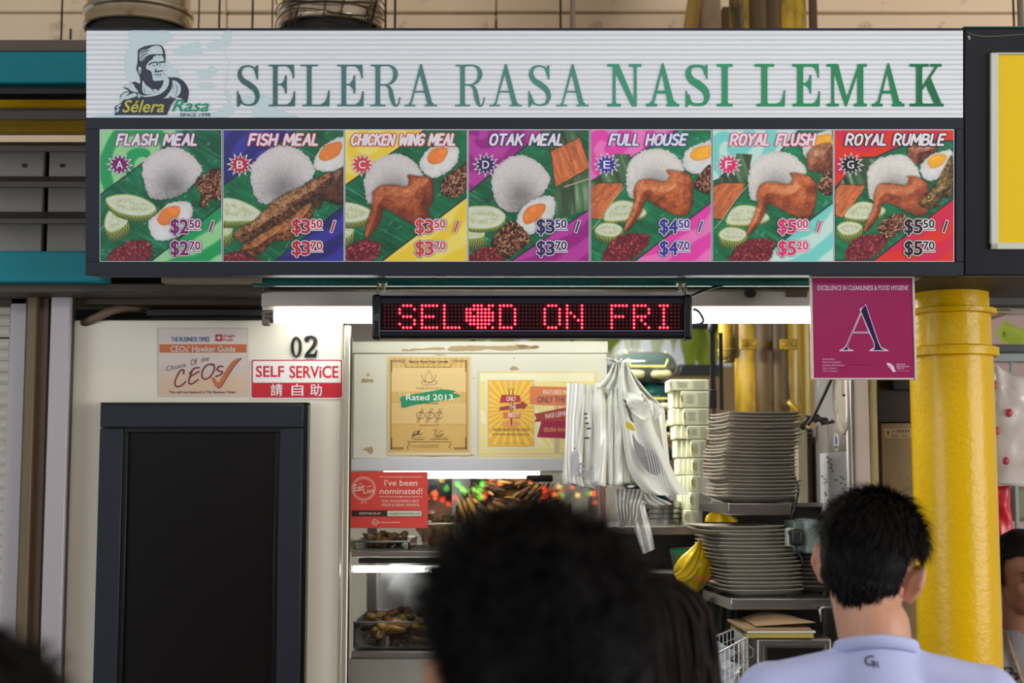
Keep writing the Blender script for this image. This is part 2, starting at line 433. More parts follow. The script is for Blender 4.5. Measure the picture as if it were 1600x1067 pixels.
# ridged white header: 24 shallow ribs
M_head = mat('white_header_plastic', (232, 238, 244), .35, var=.05, vs=3, dirt=(170, 160, 140), dirt_amt=-.08, dirt_scale=40)
b = MB(); rows = []
ys = [47.5 + k * .5 for k in range(int((184 - 47.5) * 2) + 1)]
for yy in ys:
    d = .0012 * (1 - abs(sin(pi * (yy - 47.5) / 7.75)) ** .35)
    rows.append([SP(135, yy, .001 - d * 1.3), SP(1504.5, yy, .001 - d * 1.3)])
b.grid(rows); hd = b.build('header_panel', M_head, sign, fix=False, smooth=True)
# pale green ghost portrait + ribs in print
ik = Ink(SP, base=.0013)
for k in range(17):
    yy = 53.2 + 7.75 * k; ik.rect(136, yy, 1504, yy + 2., (206, 211, 224), 0)
ik.build('stripe_print', sign, ink_mat('ink_header', .35))
ik = Ink(SP, base=.0016)
G = (196, 218, 226)
def Z1(x, y, s=8.2059, ox=170, oy=60): return (ox + x / s, oy + y / s)
def Zp(pts, **k): return [Z1(a, b_, **k) for a, b_ in pts]
ik.blob([(204, 48), (240, 48), (262, 48), (248, 62), (226, 80), (216, 100), (214, 122), (204, 132), (196, 112), (197, 84), (203, 70)], G, 0)
ik.blob([(245, 49), (262, 48), (268, 60), (252, 72), (236, 84), (230, 74)], G, 0)
ik.blob([(270, 82), (284, 72), (300, 67), (312, 66), (314, 78), (318, 84), (306, 84), (292, 88), (280, 84)], G, 0)
ik.blob([(324, 68), (340, 64), (350, 56), (352, 48), (361, 48), (359, 70), (346, 74), (332, 80)], G, 0)
ik.blob([(308, 112), (320, 110), (330, 103), (338, 108), (336, 118), (322, 124), (310, 120)], G, 0)
ik.blob([(310, 130), (330, 129), (337, 135), (322, 140), (311, 136)], G, 0)
ik.curve([(354, 70), (352, 84), (358, 100), (355, 120), (352, 140), (356, 160)], .8, G, 0)
ik.blob([(142, 184), (170, 178), (190, 172), (200, 183)], G, 0)
ik.blob([(200, 183), (230, 181), (330, 176), (352, 164), (362, 150), (350, 140), (356, 184)], G, 0)
ik.blob([(382, 150), (396, 152), (404, 160), (394, 166), (384, 160)], G, 0)
ik.blob([(408, 150), (424, 152), (424, 162), (440, 172), (466, 184), (402, 184), (396, 170)], G, 0)
ik.blob([(262, 96), (276, 110), (282, 120), (268, 128), (262, 118)], G, 0)
ik.build('ghost_portrait_print', sign, ink_mat('ink_header', .35))
# emblem
ik = Ink(SP, base=.0022); K = (38, 46, 66); Lt = (190, 212, 220)
ik.blob(Zp([(380,150),(470,100),(600,82),(670,92),(710,140),(730,230),(722,320),(716,470),(770,500),(880,505),(970,560),(1025,660),(1020,760),(990,830),(900,760),(600,800),(120,985),(90,940),(80,880),(150,830),(150,740),(200,690),(260,670),(180,625),(290,575),(340,555),(400,580),(400,500),(375,440),(355,390),(370,310),(375,200)]), K, 0, 4)
for p in ([(405,175),(480,135),(600,95),(660,105),(690,150),(700,200),(600,205),(500,235),(410,300)],
          [(520,300),(600,225),(690,225),(712,300),(725,360),(712,440),(705,530),(640,545),(575,540),(560,470),(540,420),(490,395),(480,350)],
          [(385,375),(410,368),(418,400),(408,455),(388,440)],
          [(440,545),(480,600),(560,650),(625,660),(600,700),(500,720),(445,700),(432,620)],
          [(715,470),(760,500),(775,560),(740,650),(650,720),(520,750),(430,745),(360,690),(440,735),(560,715),(650,660),(700,580)],
          [(180,625),(300,580),(340,630),(380,690),(300,680),(250,640)],
          [(160,745),(210,700),(270,690),(230,740),(330,700),(360,740),(260,775),(190,790),(155,835)],
          [(820,545),(880,560),(920,610),(925,680),(890,740),(850,760),(800,745),(830,650)],
          [(600,800),(720,760),(800,660),(815,600),(820,700),(760,770),(680,800)],
          [(95,890),(140,850),(185,850),(150,870),(110,900)], [(100,925),(130,900),(148,905),(125,945),(105,948)]):
    ik.blob(Zp(p), Lt, 1, 5)
ik.ellipse(*Z1(392, 742), 2.6, 2.8, Lt, 2); ik.ellipse(*Z1(392, 742), 1.7, 1.9, K, 3); ik.ellipse(*Z1(392, 742), 1.3, 1.5, Lt, 4)
for p, w in (([(400,300),(480,240),(560,210),(660,218)], 1.4), ([(520,340),(560,315),(620,310),(625,345)], 2.0), ([(648,312),(690,306),(722,300)], 2.4), ([(560,350),(600,350)], 1),
             ([(610,400),(600,430),(640,425),(690,415)], 2.2), ([(585,470),(630,462),(680,460)], 1.3), ([(625,488),(675,480)], .8), ([(400,400),(404,440)], .9), ([(650,345),(672,340)], 1.),
             ([(440,470),(520,545),(600,560),(700,545)], 1.6), ([(860,590),(880,650),(860,740)], .8), ([(735,680),(690,740),(610,780)], 1.2), ([(560,260),(500,300),(470,360)], 2.8), ([(650,580),(652,640)], .7), ([(680,580),(682,620)], .7),
             ([(455,640),(470,700)], .9), ([(415,180),(470,150),(540,110)], 1.6), ([(412,215),(460,180),(520,150)], 1.5), ([(410,255),(450,220),(500,195)], 1.5), ([(690,130),(705,180),(715,240)], 2)):
    ik.curve(Zp(p), w, K, 2, 4)
for k in range(9):
    ik.stroke([Z1(470 + k * 12, 590 + k * 8), Z1(560 + k * 4, 640 + k * 8)], .5, K, 3)
ik.poly(Zp([(100, 985), (120, 960), (170, 830), (260, 790), (700, 770), (865, 765), (800, 860), (745, 985)]), K, 2)
ik.text('Sélera', *Z1(175, 795), *Z1(700, 950), (196, 190, 62), 3, .035, .3)
ik.text('Rasa', *Z1(815, 785), *Z1(1270, 938), (0, 148, 112), 3, .03, .42)
ik.text('SINCE 1998', *Z1(915, 958), *Z1(1305, 1002), (36, 66, 72), 3, .012)
ik.build('emblem_print', sign, ink_mat('ink_header', .35))
# big lettering: one part per letter
def mixc(a, b_, t): return tuple(a[i] + (b_[i] - a[i]) * t for i in range(3))
def lettercol(x):
    st_ = [(370, (48, 96, 98)), (620, (64, 118, 124)), (770, (66, 130, 124)), (900, (62, 142, 124)), (990, (52, 148, 118)), (1120, (30, 148, 104)), (1230, (22, 142, 92)), (1400, (14, 130, 84)), (1480, (10, 100, 66))]
    for (a, ca), (c, cb) in zip(st_, st_[1:]):
        if x <= c: return mixc(ca, cb, max(0, (x - a) / (c - a)))
    return st_[-1][1]
thin = [('S',370.6,406),('E',420,461),('L',472.8,514.8),('E',527,568),('R',579.6,626),('A',632.5,683),('R',712,758),('A',765,815.5),('S',825.8,860.8),('A',869.5,919.7)]
bold = [('N',949,1002),('A',1009.7,1061),('S',1071,1108),('I',1120,1144.5),('L',1182,1226),('E',1238,1280.5),('M',1291.5,1354),('A',1362,1413),('K',1421,1474)]
for tb, lst in ((0, thin), (1, bold)):
    for ch, a, c in lst:
        ik = Ink(SP, base=.0024)
        ic = lettercol((a + c) / 2)
        serif_glyph(ik, ch, a, 101.2 if not tb else 100, c - a, 65.1 if not tb else 66.6, 7 if not tb else 9.3, 2.6 if not tb else 4.6, ic)
        ik.build('letter', sign, ink_mat('ink_header', .35))

# ------------------------------------------------------------------ painted meal pictures (vertex colour prints)
_ng = {}
def vnoise(X, Y, sc, seed=0):
    if seed not in _ng: _ng[seed] = np.random.RandomState(seed).rand(97, 97)
    g = _ng[seed]; x = X / sc + 31.7; y = Y / sc + 17.3
    xi = np.floor(x).astype(int); yi = np.floor(y).astype(int); fx = x - xi; fy = y - yi
    fx = fx * fx * (3 - 2 * fx); fy = fy * fy * (3 - 2 * fy)
    a = g[yi % 97, xi % 97]; b_ = g[yi % 97, (xi + 1) % 97]; c = g[(yi + 1) % 97, xi % 97]; d = g[(yi + 1) % 97, (xi + 1) % 97]
    return (a * (1 - fx) + b_ * fx) * (1 - fy) + (c * (1 - fx) + d * fx) * fy
def fbm(X, Y, sc, seed=0, o=4):
    s_ = 0; a = .5; t = 0
    for k in range(o): s_ = s_ + a * vnoise(X, Y, sc / 2 ** k, seed + k); t += a; a *= .5
    return s_ / t
class Paint:
    def __init__(s, x0, y0, x1, y1, step=1.0):
        s.nx = int(round((x1 - x0) / step)) + 1; s.ny = int(round((y1 - y0) / step)) + 1
        s.xs = np.linspace(x0, x1, s.nx); s.ys = np.linspace(y0, y1, s.ny)
        s.X, s.Y = np.meshgrid(s.xs, s.ys); s.C = np.zeros((s.ny, s.nx, 3)); s.step = step
        s.o = (x0, y0, 1.); s.seed = 1
    def T(s, pts): ox, oy, k = s.o; return [(ox + a / k, oy + b_ / k) for a, b_ in pts]
    def sdf(s, poly):
        X, Y = s.X, s.Y; ins = np.zeros(X.shape, bool); D = np.full(X.shape, 1e9)
        n = len(poly)
        for i in range(n):
            (ax, ay), (bx, by) = poly[i], poly[(i + 1) % n]
            if ay != by:
                c = ((ay > Y) != (by > Y)) & (X < (bx - ax) * (Y - ay) / (by - ay) + ax); ins ^= c
            dx, dy = bx - ax, by - ay; t = np.clip(((X - ax) * dx + (Y - ay) * dy) / (dx * dx + dy * dy + 1e-9), 0, 1)
            D = np.minimum(D, np.hypot(X - ax - t * dx, Y - ay - t * dy))
        return np.where(ins, D, -D)
    def put(s, a, col):
        a = np.clip(a, 0, 1)[..., None]; col = np.asarray(col, float)
        s.C = s.C * (1 - a) + (col if col.ndim == 3 else col[None, None, :]) * a
    def shade(s, base, k): return np.clip(np.asarray(base, float)[None, None, :] * k[..., None], 0, 255)
    def swirl(s, c1, c2, cx, cy, seed=3):
        X, Y = s.X, s.Y; r = np.hypot(X - cx, Y - cy) + 10 * vnoise(X, Y, 30, seed); a = np.arctan2(Y - cy, X - cx)
        t = .5 + .5 * np.sin(r / 6.5 + 2 * a); t = np.clip((t - .5) * 3 + .5, 0, 1)
        s.C[:] = np.asarray(c1)[None, None, :] * (1 - t[..., None]) + np.asarray(c2)[None, None, :] * t[..., None]
    def leaf(s, pts, tint=1.0):
        p = s.T(pts); d = s.sdf(p); s.put(d / 1 + 2.6, (38, 40, 52))
        X, Y = s.X, s.Y; u = (X * .9 + Y * .45); w = (-X * .5 + Y * .86)
        n = fbm(u * .12, w, 3.5, 11); n2 = fbm(X, Y, 30, 5)
        g = s.shade((18 * tint, 118 * tint, 78 * tint), .62 + .5 * n2 + .35 * (n - .5))
        s.put(d + .5, g)
        vein = np.clip((fbm(u * .05, w, 2.2, 40, 2) - .7) * 6, 0, 1) * .45
        s.put(vein * (d > 0), (120, 190, 160))
        gl = np.clip((fbm(X * 1.5 + Y, Y - X * .2, 9, 23, 2) - .72) * 6, 0, 1) * .5; s.put(gl * (d > 1), (150, 200, 190))
    def rice(s, pts, hi=(222, 216, 220), lo=(120, 108, 112), cx=None):
        p = spline(s.T(pts), 6); d = s.sdf(p); X, Y = s.X, s.Y
        ys_ = [q[1] for q in p]; xs_ = [q[0] for q in p]; y0, y1 = min(ys_), max(ys_); xm = (min(xs_) + max(xs_)) / 2; hw = (max(xs_) - min(xs_)) / 2
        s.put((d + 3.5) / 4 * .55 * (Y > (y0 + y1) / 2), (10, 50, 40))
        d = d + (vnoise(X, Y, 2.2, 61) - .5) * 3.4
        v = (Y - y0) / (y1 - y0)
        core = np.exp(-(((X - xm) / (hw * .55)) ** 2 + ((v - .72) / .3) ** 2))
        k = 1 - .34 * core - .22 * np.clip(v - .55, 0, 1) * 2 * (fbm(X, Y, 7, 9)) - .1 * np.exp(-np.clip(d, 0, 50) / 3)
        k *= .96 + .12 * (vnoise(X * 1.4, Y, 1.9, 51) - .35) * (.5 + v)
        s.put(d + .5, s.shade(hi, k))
    def cuke(s, top, dx, dy):
        p = spline(s.T(top), 6); X, Y = s.X, s.Y
        for k in range(8, -1, -1):
            q = [(a + dx * k / 8, b_ + dy * k / 8) for a, b_ in p]; d = s.sdf(q)
            st = .6 + .5 * (np.sin(X * 1.75 + Y * .25) > 0); c = s.shade((158, 178, 92), st if k else st * 0 + 1.0)
            if k: c = c * (1 - .05 * k)
            s.put(d + .5, c)
        d = s.sdf(p); mx = max(1., float(d.max())); t = np.clip(d / mx, 0, 1)
        s.put(d - 1., s.shade((214, 222, 202), .94 + .1 * fbm(X, Y, 9, 8)))
        seed_ = np.clip((t - .38) * 6, 0, 1) * np.clip((.95 - t) * 4, 0, 1) * (vnoise(X, Y, 2.2, 71) > .42); s.put(seed_ * .65, (176, 188, 120))
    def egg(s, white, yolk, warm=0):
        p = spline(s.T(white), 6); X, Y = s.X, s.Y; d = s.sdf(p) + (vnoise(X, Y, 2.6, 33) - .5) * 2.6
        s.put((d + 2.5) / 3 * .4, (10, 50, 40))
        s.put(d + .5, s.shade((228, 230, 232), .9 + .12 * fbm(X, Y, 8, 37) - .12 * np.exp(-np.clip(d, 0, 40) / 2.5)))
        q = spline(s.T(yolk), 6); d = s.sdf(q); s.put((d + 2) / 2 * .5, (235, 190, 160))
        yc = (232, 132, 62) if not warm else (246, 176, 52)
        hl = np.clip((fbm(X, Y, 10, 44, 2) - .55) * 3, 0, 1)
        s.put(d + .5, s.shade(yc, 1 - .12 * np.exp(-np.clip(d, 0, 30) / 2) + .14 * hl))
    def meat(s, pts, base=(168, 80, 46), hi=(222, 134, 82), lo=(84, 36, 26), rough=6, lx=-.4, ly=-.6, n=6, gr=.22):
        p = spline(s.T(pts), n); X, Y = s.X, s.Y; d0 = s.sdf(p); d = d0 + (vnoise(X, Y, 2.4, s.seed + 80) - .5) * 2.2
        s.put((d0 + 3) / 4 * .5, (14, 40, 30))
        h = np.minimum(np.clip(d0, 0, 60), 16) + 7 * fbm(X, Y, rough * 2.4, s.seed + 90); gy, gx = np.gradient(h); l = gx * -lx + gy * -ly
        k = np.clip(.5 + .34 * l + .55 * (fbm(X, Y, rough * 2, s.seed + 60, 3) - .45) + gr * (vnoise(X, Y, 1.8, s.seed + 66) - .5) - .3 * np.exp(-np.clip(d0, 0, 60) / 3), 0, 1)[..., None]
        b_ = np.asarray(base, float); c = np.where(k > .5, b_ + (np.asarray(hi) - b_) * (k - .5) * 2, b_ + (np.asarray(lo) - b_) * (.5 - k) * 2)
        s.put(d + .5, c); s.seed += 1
    def sambal(s, pts):
        p = spline(s.T(pts), 6); X, Y = s.X, s.Y; d = s.sdf(p) + (vnoise(X, Y, 3, 21) - .5) * 4; s.put((d + 3) / 4 * .4, (60, 20, 10))
        n = vnoise(X, Y, 2.6, 25) * .6 + vnoise(X, Y, 1.4, 26) * .4
        s.put(d + .5, s.shade((132, 42, 54), .35 + 1.05 * n)); s.put((n > .74) * (d > 0) * .7, (196, 120, 124))
    def otak(s, pts, ang=1.2):
        p = s.T(pts); X, Y = s.X, s.Y; d = s.sdf(p); u = X * cos(ang) + Y * sin(ang); w = -X * sin(ang) + Y * cos(ang)
        s.put(d + 1.2, (50, 40, 26)); s.put(d + .3, s.shade((196, 108, 66), .72 + .6 * fbm(u * .2, w, 4, 15))); s.put(((vnoise(X, Y, 2., 19) > .86) & (d > 0)) * .5, (80, 40, 30))
    def wrap(s, pts, ang=1.2):
        p = s.T(pts); X, Y = s.X, s.Y; d = s.sdf(p); u = X * cos(ang) + Y * sin(ang); w = -X * sin(ang) + Y * cos(ang)
        n = fbm(u * .12, w, 7, 29); g = s.shade((72, 104, 74), .3 + 1.3 * n); s.put(d + .5, g); s.put(np.clip((n - .66) * 5, 0, 1) * .6 * (d > 0), (178, 190, 172))
    def bits(s, ink, pts, n, seed, cols=((132, 82, 60), (104, 60, 44), (166, 112, 84), (196, 150, 120), (84, 48, 38))):
        """anchovies: little curved strokes of ink inside the outline"""
        rnd = random.Random(seed); p = s.T(pts); xs_ = [a for a, _ in p]; ys_ = [b_ for _, b_ in p]; d = s.sdf(spline(p, 4)); s.put((d + 1) * .8, (54, 34, 26)); k = 0; t_ = 0
        while k < n and t_ < n * 30:
            t_ += 1; x = rnd.uniform(min(xs_), max(xs_)); y = rnd.uniform(min(ys_), max(ys_))
            i = int(np.clip((x - s.xs[0]) / s.step, 0, s.nx - 1)); j = int(np.clip((y - s.ys[0]) / s.step, 0, s.ny - 1))
            if d[j, i] < .3: continue
            a = rnd.uniform(0, pi); ln = rnd.uniform(3, 7); b_ = a + rnd.uniform(-.9, .9)
            q = [(x - cos(a) * ln / 2, y - sin(a) * ln / 2), (x, y), (x + cos(b_) * ln / 2, y + sin(b_) * ln / 2)]
            q = [(min(max(u, s.xs[0] + .8), s.xs[-1] - .8), min(max(v, s.ys[0] + .8), s.ys[-1] - .8)) for u, v in q]
            ink.stroke(q, [1.3, 2.1, .8], rnd.choice(cols), k % 3, True); k += .6
    def build(s, name, parent, off):
        o0 = wloc(parent); V = np.zeros((s.ny, s.nx, 3))
        a = SP(s.xs[0], s.ys[0], off); bx = SP(s.xs[-1], s.ys[0], off) - a; by = SP(s.xs[0], s.ys[-1], off) - a
        U, W_ = np.meshgrid(np.linspace(0, 1, s.nx), np.linspace(0, 1, s.ny))
        for i in range(3): V[..., i] = a[i] - o0[i] + bx[i] * U + by[i] * W_
        me = bpy.data.meshes.new(name); n = s.nx * s.ny; me.vertices.add(n); me.vertices.foreach_set('co', V.reshape(-1))
        idx = np.arange(n).reshape(s.ny, s.nx); q = np.stack([idx[:-1, :-1], idx[1:, :-1], idx[1:, 1:], idx[:-1, 1:]], -1).reshape(-1, 4)
        me.loops.add(q.size); me.loops.foreach_set('vertex_index', q.reshape(-1).astype(np.int32)); me.polygons.add(len(q))
        me.polygons.foreach_set('loop_start', np.arange(0, q.size, 4, dtype=np.int32)); me.update(calc_edges=True)
        c = np.clip(s.C / 255, 0, 1); c = np.where(c <= .04045, c / 12.92, ((c + .055) / 1.055) ** 2.4)
        at = me.attributes.new('ink', 'FLOAT_COLOR', 'POINT'); at.data.foreach_set('color', np.concatenate([c, np.ones(c.shape[:2] + (1,))], -1).reshape(-1).astype(np.float32))
        me.materials.append(ink_mat('ink_menu', .4)); return link(bpy.data.objects.new(name, me), parent)

def star(ik, cx, cy, letter, col):
    o_, i_ = [], []
    for k in range(24):
        a = -pi / 2 + .05 + k * pi / 12; r = 20.5 if k % 2 == 0 else 11.2; o_.append((cx + (r + 1.4) * cos(a), cy + (r + .6) * .93 * sin(a)))
        r2 = 17.8 if k % 2 == 0 else 10.2; i_.append((cx + r2 * cos(a), cy + r2 * .93 * sin(a)))
    ik.poly(o_, (225, 225, 232), 4); ik.poly(i_, col, 5)
    ik.text(letter, cx - 5.2, cy - 6, cx + 5.2, cy + 6, (228, 226, 234), 6, .03)
def price(ik, x, y, a, b_, col, slash):
    w = (232, 228, 236)
    for t_, q, o_ in (('$', (x, y - 1, x + 12.5, y + 24), .012), (a, (x + 14.5, y, x + 27, y + 21), .04), (b_, (x + 29, y, x + 46, y + 12.5), .02)):
        ik.halo(t_, *q, (60, 56, 70), 4, 2.5); ik.halo(t_, *q, w, 5, 1.9); ik.halo(t_, *q, col, 6, .75 if t_ != b_ else .4)
    ik.rect(x + 27, y + 13.6, x + 48, y + 17.2, w, 5); ik.rect(x + 28, y + 14.8, x + 47, y + 15.9, col, 6)
    if slash:
        ik.stroke([(x + 60, y + 20.5), (x + 66.5, y + .5)], 6.5, (60, 56, 70), 4, False); ik.stroke([(x + 60, y + 20.5), (x + 66.5, y + .5)], 5.5, w, 5, False); ik.stroke([(x + 60.3, y + 19.5), (x + 66.2, y + 1.5)], 3., col, 6, False)

panels = []
def panel(x0, x1, o, label, title, tx, ocol, letter, lcol, cents, dollars, paint, tcol=(228, 226, 236)):
    p = Paint(x0, 203.5, x1, 408); p.o = o[:3][:3]
    m = MB(); m.sbox(x0 - 1.2, 202, x1 + 1.2, 409.3, .0016, -.01)
    fr = m.build('menu_panel', mat('panel_edge', (206, 214, 222), .4, var=.03), sign); fr['label'] = label
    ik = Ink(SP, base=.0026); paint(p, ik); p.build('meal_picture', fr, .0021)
    if ik.v: ik.build('anchovy_print', fr, ink_mat('ink_menu', .4))['kind'] = 'stuff'
    ik = Ink(SP, base=.0026); stroke_text(ik, title, tx[0], 210.5, tx[1], 226.5, ((6.3, ocol, 4), (3.7, tcol, 5))); ik.build('meal_title', fr, ink_mat('ink_menu', .4))
    ik = Ink(SP, base=.0026); star(ik, o[3], 257.5, letter, lcol); ik.build('letter_badge', fr, ink_mat('ink_menu', .4))
    ik = Ink(SP, base=.0026)
    dx = o[4]; price(ik, dx, 343.5, dollars, cents[0], lcol if len(cents) < 3 else cents[2], True); price(ik, dx, 377.5, dollars, cents[1], lcol if len(cents) < 3 else cents[2], False)
    ik.build('price_print', fr, ink_mat('ink_menu', .4))

def pA(p, ik):
    p.swirl((28, 158, 92), (150, 214, 152), 230, 250)
    p.leaf([(0,545),(700,18),(975,18),(975,605),(400,1062),(0,1062)])
    p.rice([(360,260),(430,200),(560,150),(690,180),(810,300),(800,370),(720,480),(600,550),(500,568),(400,545),(350,400),(346,310)])
    p.bits(ik, [(770,440),(880,340),(972,340),(972,560),(880,560),(860,610),(800,620),(810,520)], 130, 3)
    p.cuke([(60,680),(120,640),(190,690),(232,740),(180,800),(90,830),(42,780)], 4, 14)
    p.cuke([(50,570),(130,530),(270,530),(400,580),(455,640),(400,690),(270,700),(130,660)], 2, 8)
    p.egg([(395,740),(450,690),(560,600),(700,585),(742,640),(730,720),(640,850),(520,895),(440,880),(400,810)], [(465,710),(520,640),(620,618),(645,660),(600,740),(520,775),(470,750)])
    p.sambal([(75,1060),(100,990),(190,920),(290,890),(390,900),(420,960),(370,1060)])
def pB(p, ik):
    p.swirl((42, 42, 118), (58, 58, 160), 420, 240)
    p.leaf([(20,465),(600,18),(980,18),(980,605),(420,1062),(20,1062)])
    p.rice([(250,290),(300,230),(400,160),(510,135),(640,180),(730,280),(745,370),(640,470),(500,560),(380,605),(290,570),(240,430),(235,340)])
    p.egg([(740,260),(790,170),(890,95),(990,80),(990,280),(880,345),(760,330)], [(780,230),(820,150),(930,110),(965,140),(930,220),(830,262)])
    p.cuke([(15,800),(60,790),(100,800),(70,850),(15,860)], 0, 16); p.cuke([(5,570),(110,560),(240,610),(330,680),(270,735),(150,745),(10,730)], 1, 9)
    p.sambal([(15,1060),(20,1020),(120,980),(220,1000),(300,1060)])
    p.meat([(880,360),(980,340),(980,590),(900,600),(820,580),(780,640),(700,560),(800,400)], (98, 58, 44), (168, 124, 96), (44, 26, 24), 4)
    p.meat([(105,850),(150,790),(260,740),(400,600),(520,520),(650,460),(760,400),(870,350),(900,420),(800,520),(700,590),(560,720),(380,810),(200,900),(130,890)], (128, 82, 54), (196, 150, 108), (46, 28, 24), 4, gr=.8)
    p.meat([(170,930),(260,880),(400,800),(560,700),(700,600),(740,640),(700,760),(580,880),(420,900),(340,980),(250,1020),(180,990)], (150, 90, 52), (206, 142, 84), (52, 30, 24), 4, gr=.7)
    for cx, cy, r in ((185, 815, 24), (228, 915, 20)):
        a, b_ = p.T([(cx, cy)])[0]; ik.ring(a, b_, r / 5.08, 1.2, (94, 60, 40), 1); ik.ellipse(a, b_, 1.8, 1.8, (66, 42, 30), 2)
WING = [(240,560),(250,500),(320,455),(420,455),(510,465),(530,420),(525,375),(600,385),(690,390),(722,450),(722,560),(690,640),(690,720),(640,775),(560,765),(430,690),(330,640),(310,720),(270,790),(210,870),(180,850),(190,770),(225,660)]
def pC(p, ik):
    p.swirl((240, 222, 110), (236, 206, 62), 560, 220); 
    p.leaf([(25,460),(660,18),(990,18),(990,540),(300,1062),(25,1062)])
    p.rice([(175,400),(250,270),(400,205),(530,240),(640,370),(620,480),(420,560),(220,605),(175,480)])
    p.egg([(612,270),(700,160),(900,150),(925,200),(900,290),(800,370),(710,397),(640,350)], [(680,220),(720,170),(820,155),(835,200),(790,270),(720,288),(678,262)])
    p.bits(ik, [(790,420),(850,370),(960,290),(985,290),(985,480),(870,550),(790,520)], 110, 5)
    p.cuke([(20,800),(70,790),(95,810),(60,860),(15,870)], 0, 14); p.cuke([(5,600),(110,600),(225,650),(225,700),(140,745),(5,740)], 1, 9)
    p.sambal([(20,1060),(30,960),(120,900),(230,890),(305,930),(290,1000),(220,1060)])
    p.meat(WING, (158, 74, 44), (226, 146, 100), (78, 30, 24))
def pD(p, ik):
    p.swirl((152, 34, 134), (184, 62, 164), 745, 215); 
    p.leaf([(20,520),(640,18),(980,18),(980,640),(340,1062),(20,1062)])
    p.wrap([(590,18),(920,18),(900,70),(740,180),(660,210)]); p.otak([(675,185),(905,75),(975,290),(975,320),(710,470)])
    p.wrap([(700,490),(975,330),(975,650),(720,720)], 1.5); ik.stroke(p.T([(780, 468), (972, 405)]), 1.8, (196, 176, 130), 1)
    p.rice([(205,400),(260,290),(400,215),(560,260),(660,380),(650,460),(540,600),(400,665),(280,640),(220,540)])
    p.egg([(400,760),(440,640),(560,555),(695,550),(695,700),(560,830),(450,830)], [(455,690),(500,625),(610,600),(632,640),(580,720),(490,765),(455,740)])
    p.cuke([(20,800),(70,790),(150,820),(130,870),(20,880)], 1, 16); p.cuke([(5,640),(110,617),(240,630),(318,700),(260,780),(120,805),(5,780)], 0, 5)
    p.sambal([(20,1060),(40,1000),(160,940),(280,960),(300,1060)])
    p.bits(ik, [(200,900),(290,790),(380,740),(500,860),(490,920),(400,980),(330,1040),(230,960)], 130, 9)
WE = [(320,440),(345,380),(400,360),(470,370),(520,375),(545,340),(530,305),(600,310),(660,330),(692,380),(690,450),(680,540),(640,590),(560,575),(470,530),(395,495),(370,560),(320,640),(270,690),(262,660),(300,580),(325,500)]
def pE_(p, ik, c1, c2, dx=0, dy=0, rx=0):
    sh = lambda q, a=0, b_=0: [(x + dx + a, y + dy + b_) for x, y in q]
    p.swirl(c1, c2, p.xs[0] + 25, 225)
    p.leaf([(dx + 50, 380), (dx + 440, 150 if not rx else 230), (dx + 600, 52), (dx + 803, 52), (dx + 803, 500), (dx + 320, 872), (dx + 50, 872)], 1.12)
    p.wrap(sh([(55, 400), (200, 200), (300, 205), (260, 390), (60, 420)])); p.otak(sh([(55, 410), (100, 385), (255, 385), (240, 440), (110, 610), (55, 605)]), 2.2)
    ik.curve(p.T(sh([(262, 410), (200, 480), (110, 612), (60, 670)])), 1.2, (190, 178, 140), 1)
    p.rice(sh([(275,330),(300,240),(380,185),(460,170),(550,190),(630,270),(620,330),(500,430),(310,480),(275,400)], 0, rx), (232, 230, 226), (120, 108, 112))
    p.egg(sh([(625,230),(660,170),(760,130),(803,125),(803,300),(700,325),(635,290)], *( (0, 0) if not rx else (-70 + 60, -70))), sh([(672,220),(700,170),(780,148),(803,160),(800,220),(720,245)], *((0, 0) if not rx else (-10, -70))), 1)
def pE(p, ik):
    pE_(p, ik, (232, 66, 176), (238, 122, 196))
    p.bits(ik, [(700,400),(760,300),(803,280),(803,440),(740,440)], 60, 12)
    p.cuke([(130,600),(170,520),(240,492),(320,505),(400,560),(370,600),(250,620),(160,625)], 0, 3); p.cuke([(75,680),(120,635),(200,635),(252,670),(210,720),(120,715)], 2, 10)
    p.sambal([(135,870),(150,790),(240,710),(400,705),(418,750),(360,820),(290,870)]); p.meat(WE, (186, 94, 52), (238, 168, 120), (92, 40, 28))
def pF(p, ik):
    pE_(p, ik, (118, 214, 208), (198, 232, 226), 762, 0, 18)
    p.bits(ik, [(1470,400),(1520,320),(1560,290),(1560,450),(1500,450)], 60, 13)
    p.meat([(1400,250),(1410,190),(1470,150),(1560,150),(1560,310),(1470,320),(1415,300)], (150, 90, 66), (214, 160, 128), (70, 36, 28), 3)
    p.cuke([(895,630),(930,550),(1000,520),(1090,535),(1170,600),(1100,640),(960,650)], 0, 3); p.cuke([(850,700),(900,660),(980,665),(1030,700),(980,750),(880,740)], 2, 12)
    p.sambal([(930,870),(950,800),(1040,740),(1180,735),(1200,780),(1150,870)]); p.meat([(x + 768, y + 18) for x, y in WE], (186, 94, 52), (238, 168, 120), (92, 40, 28))
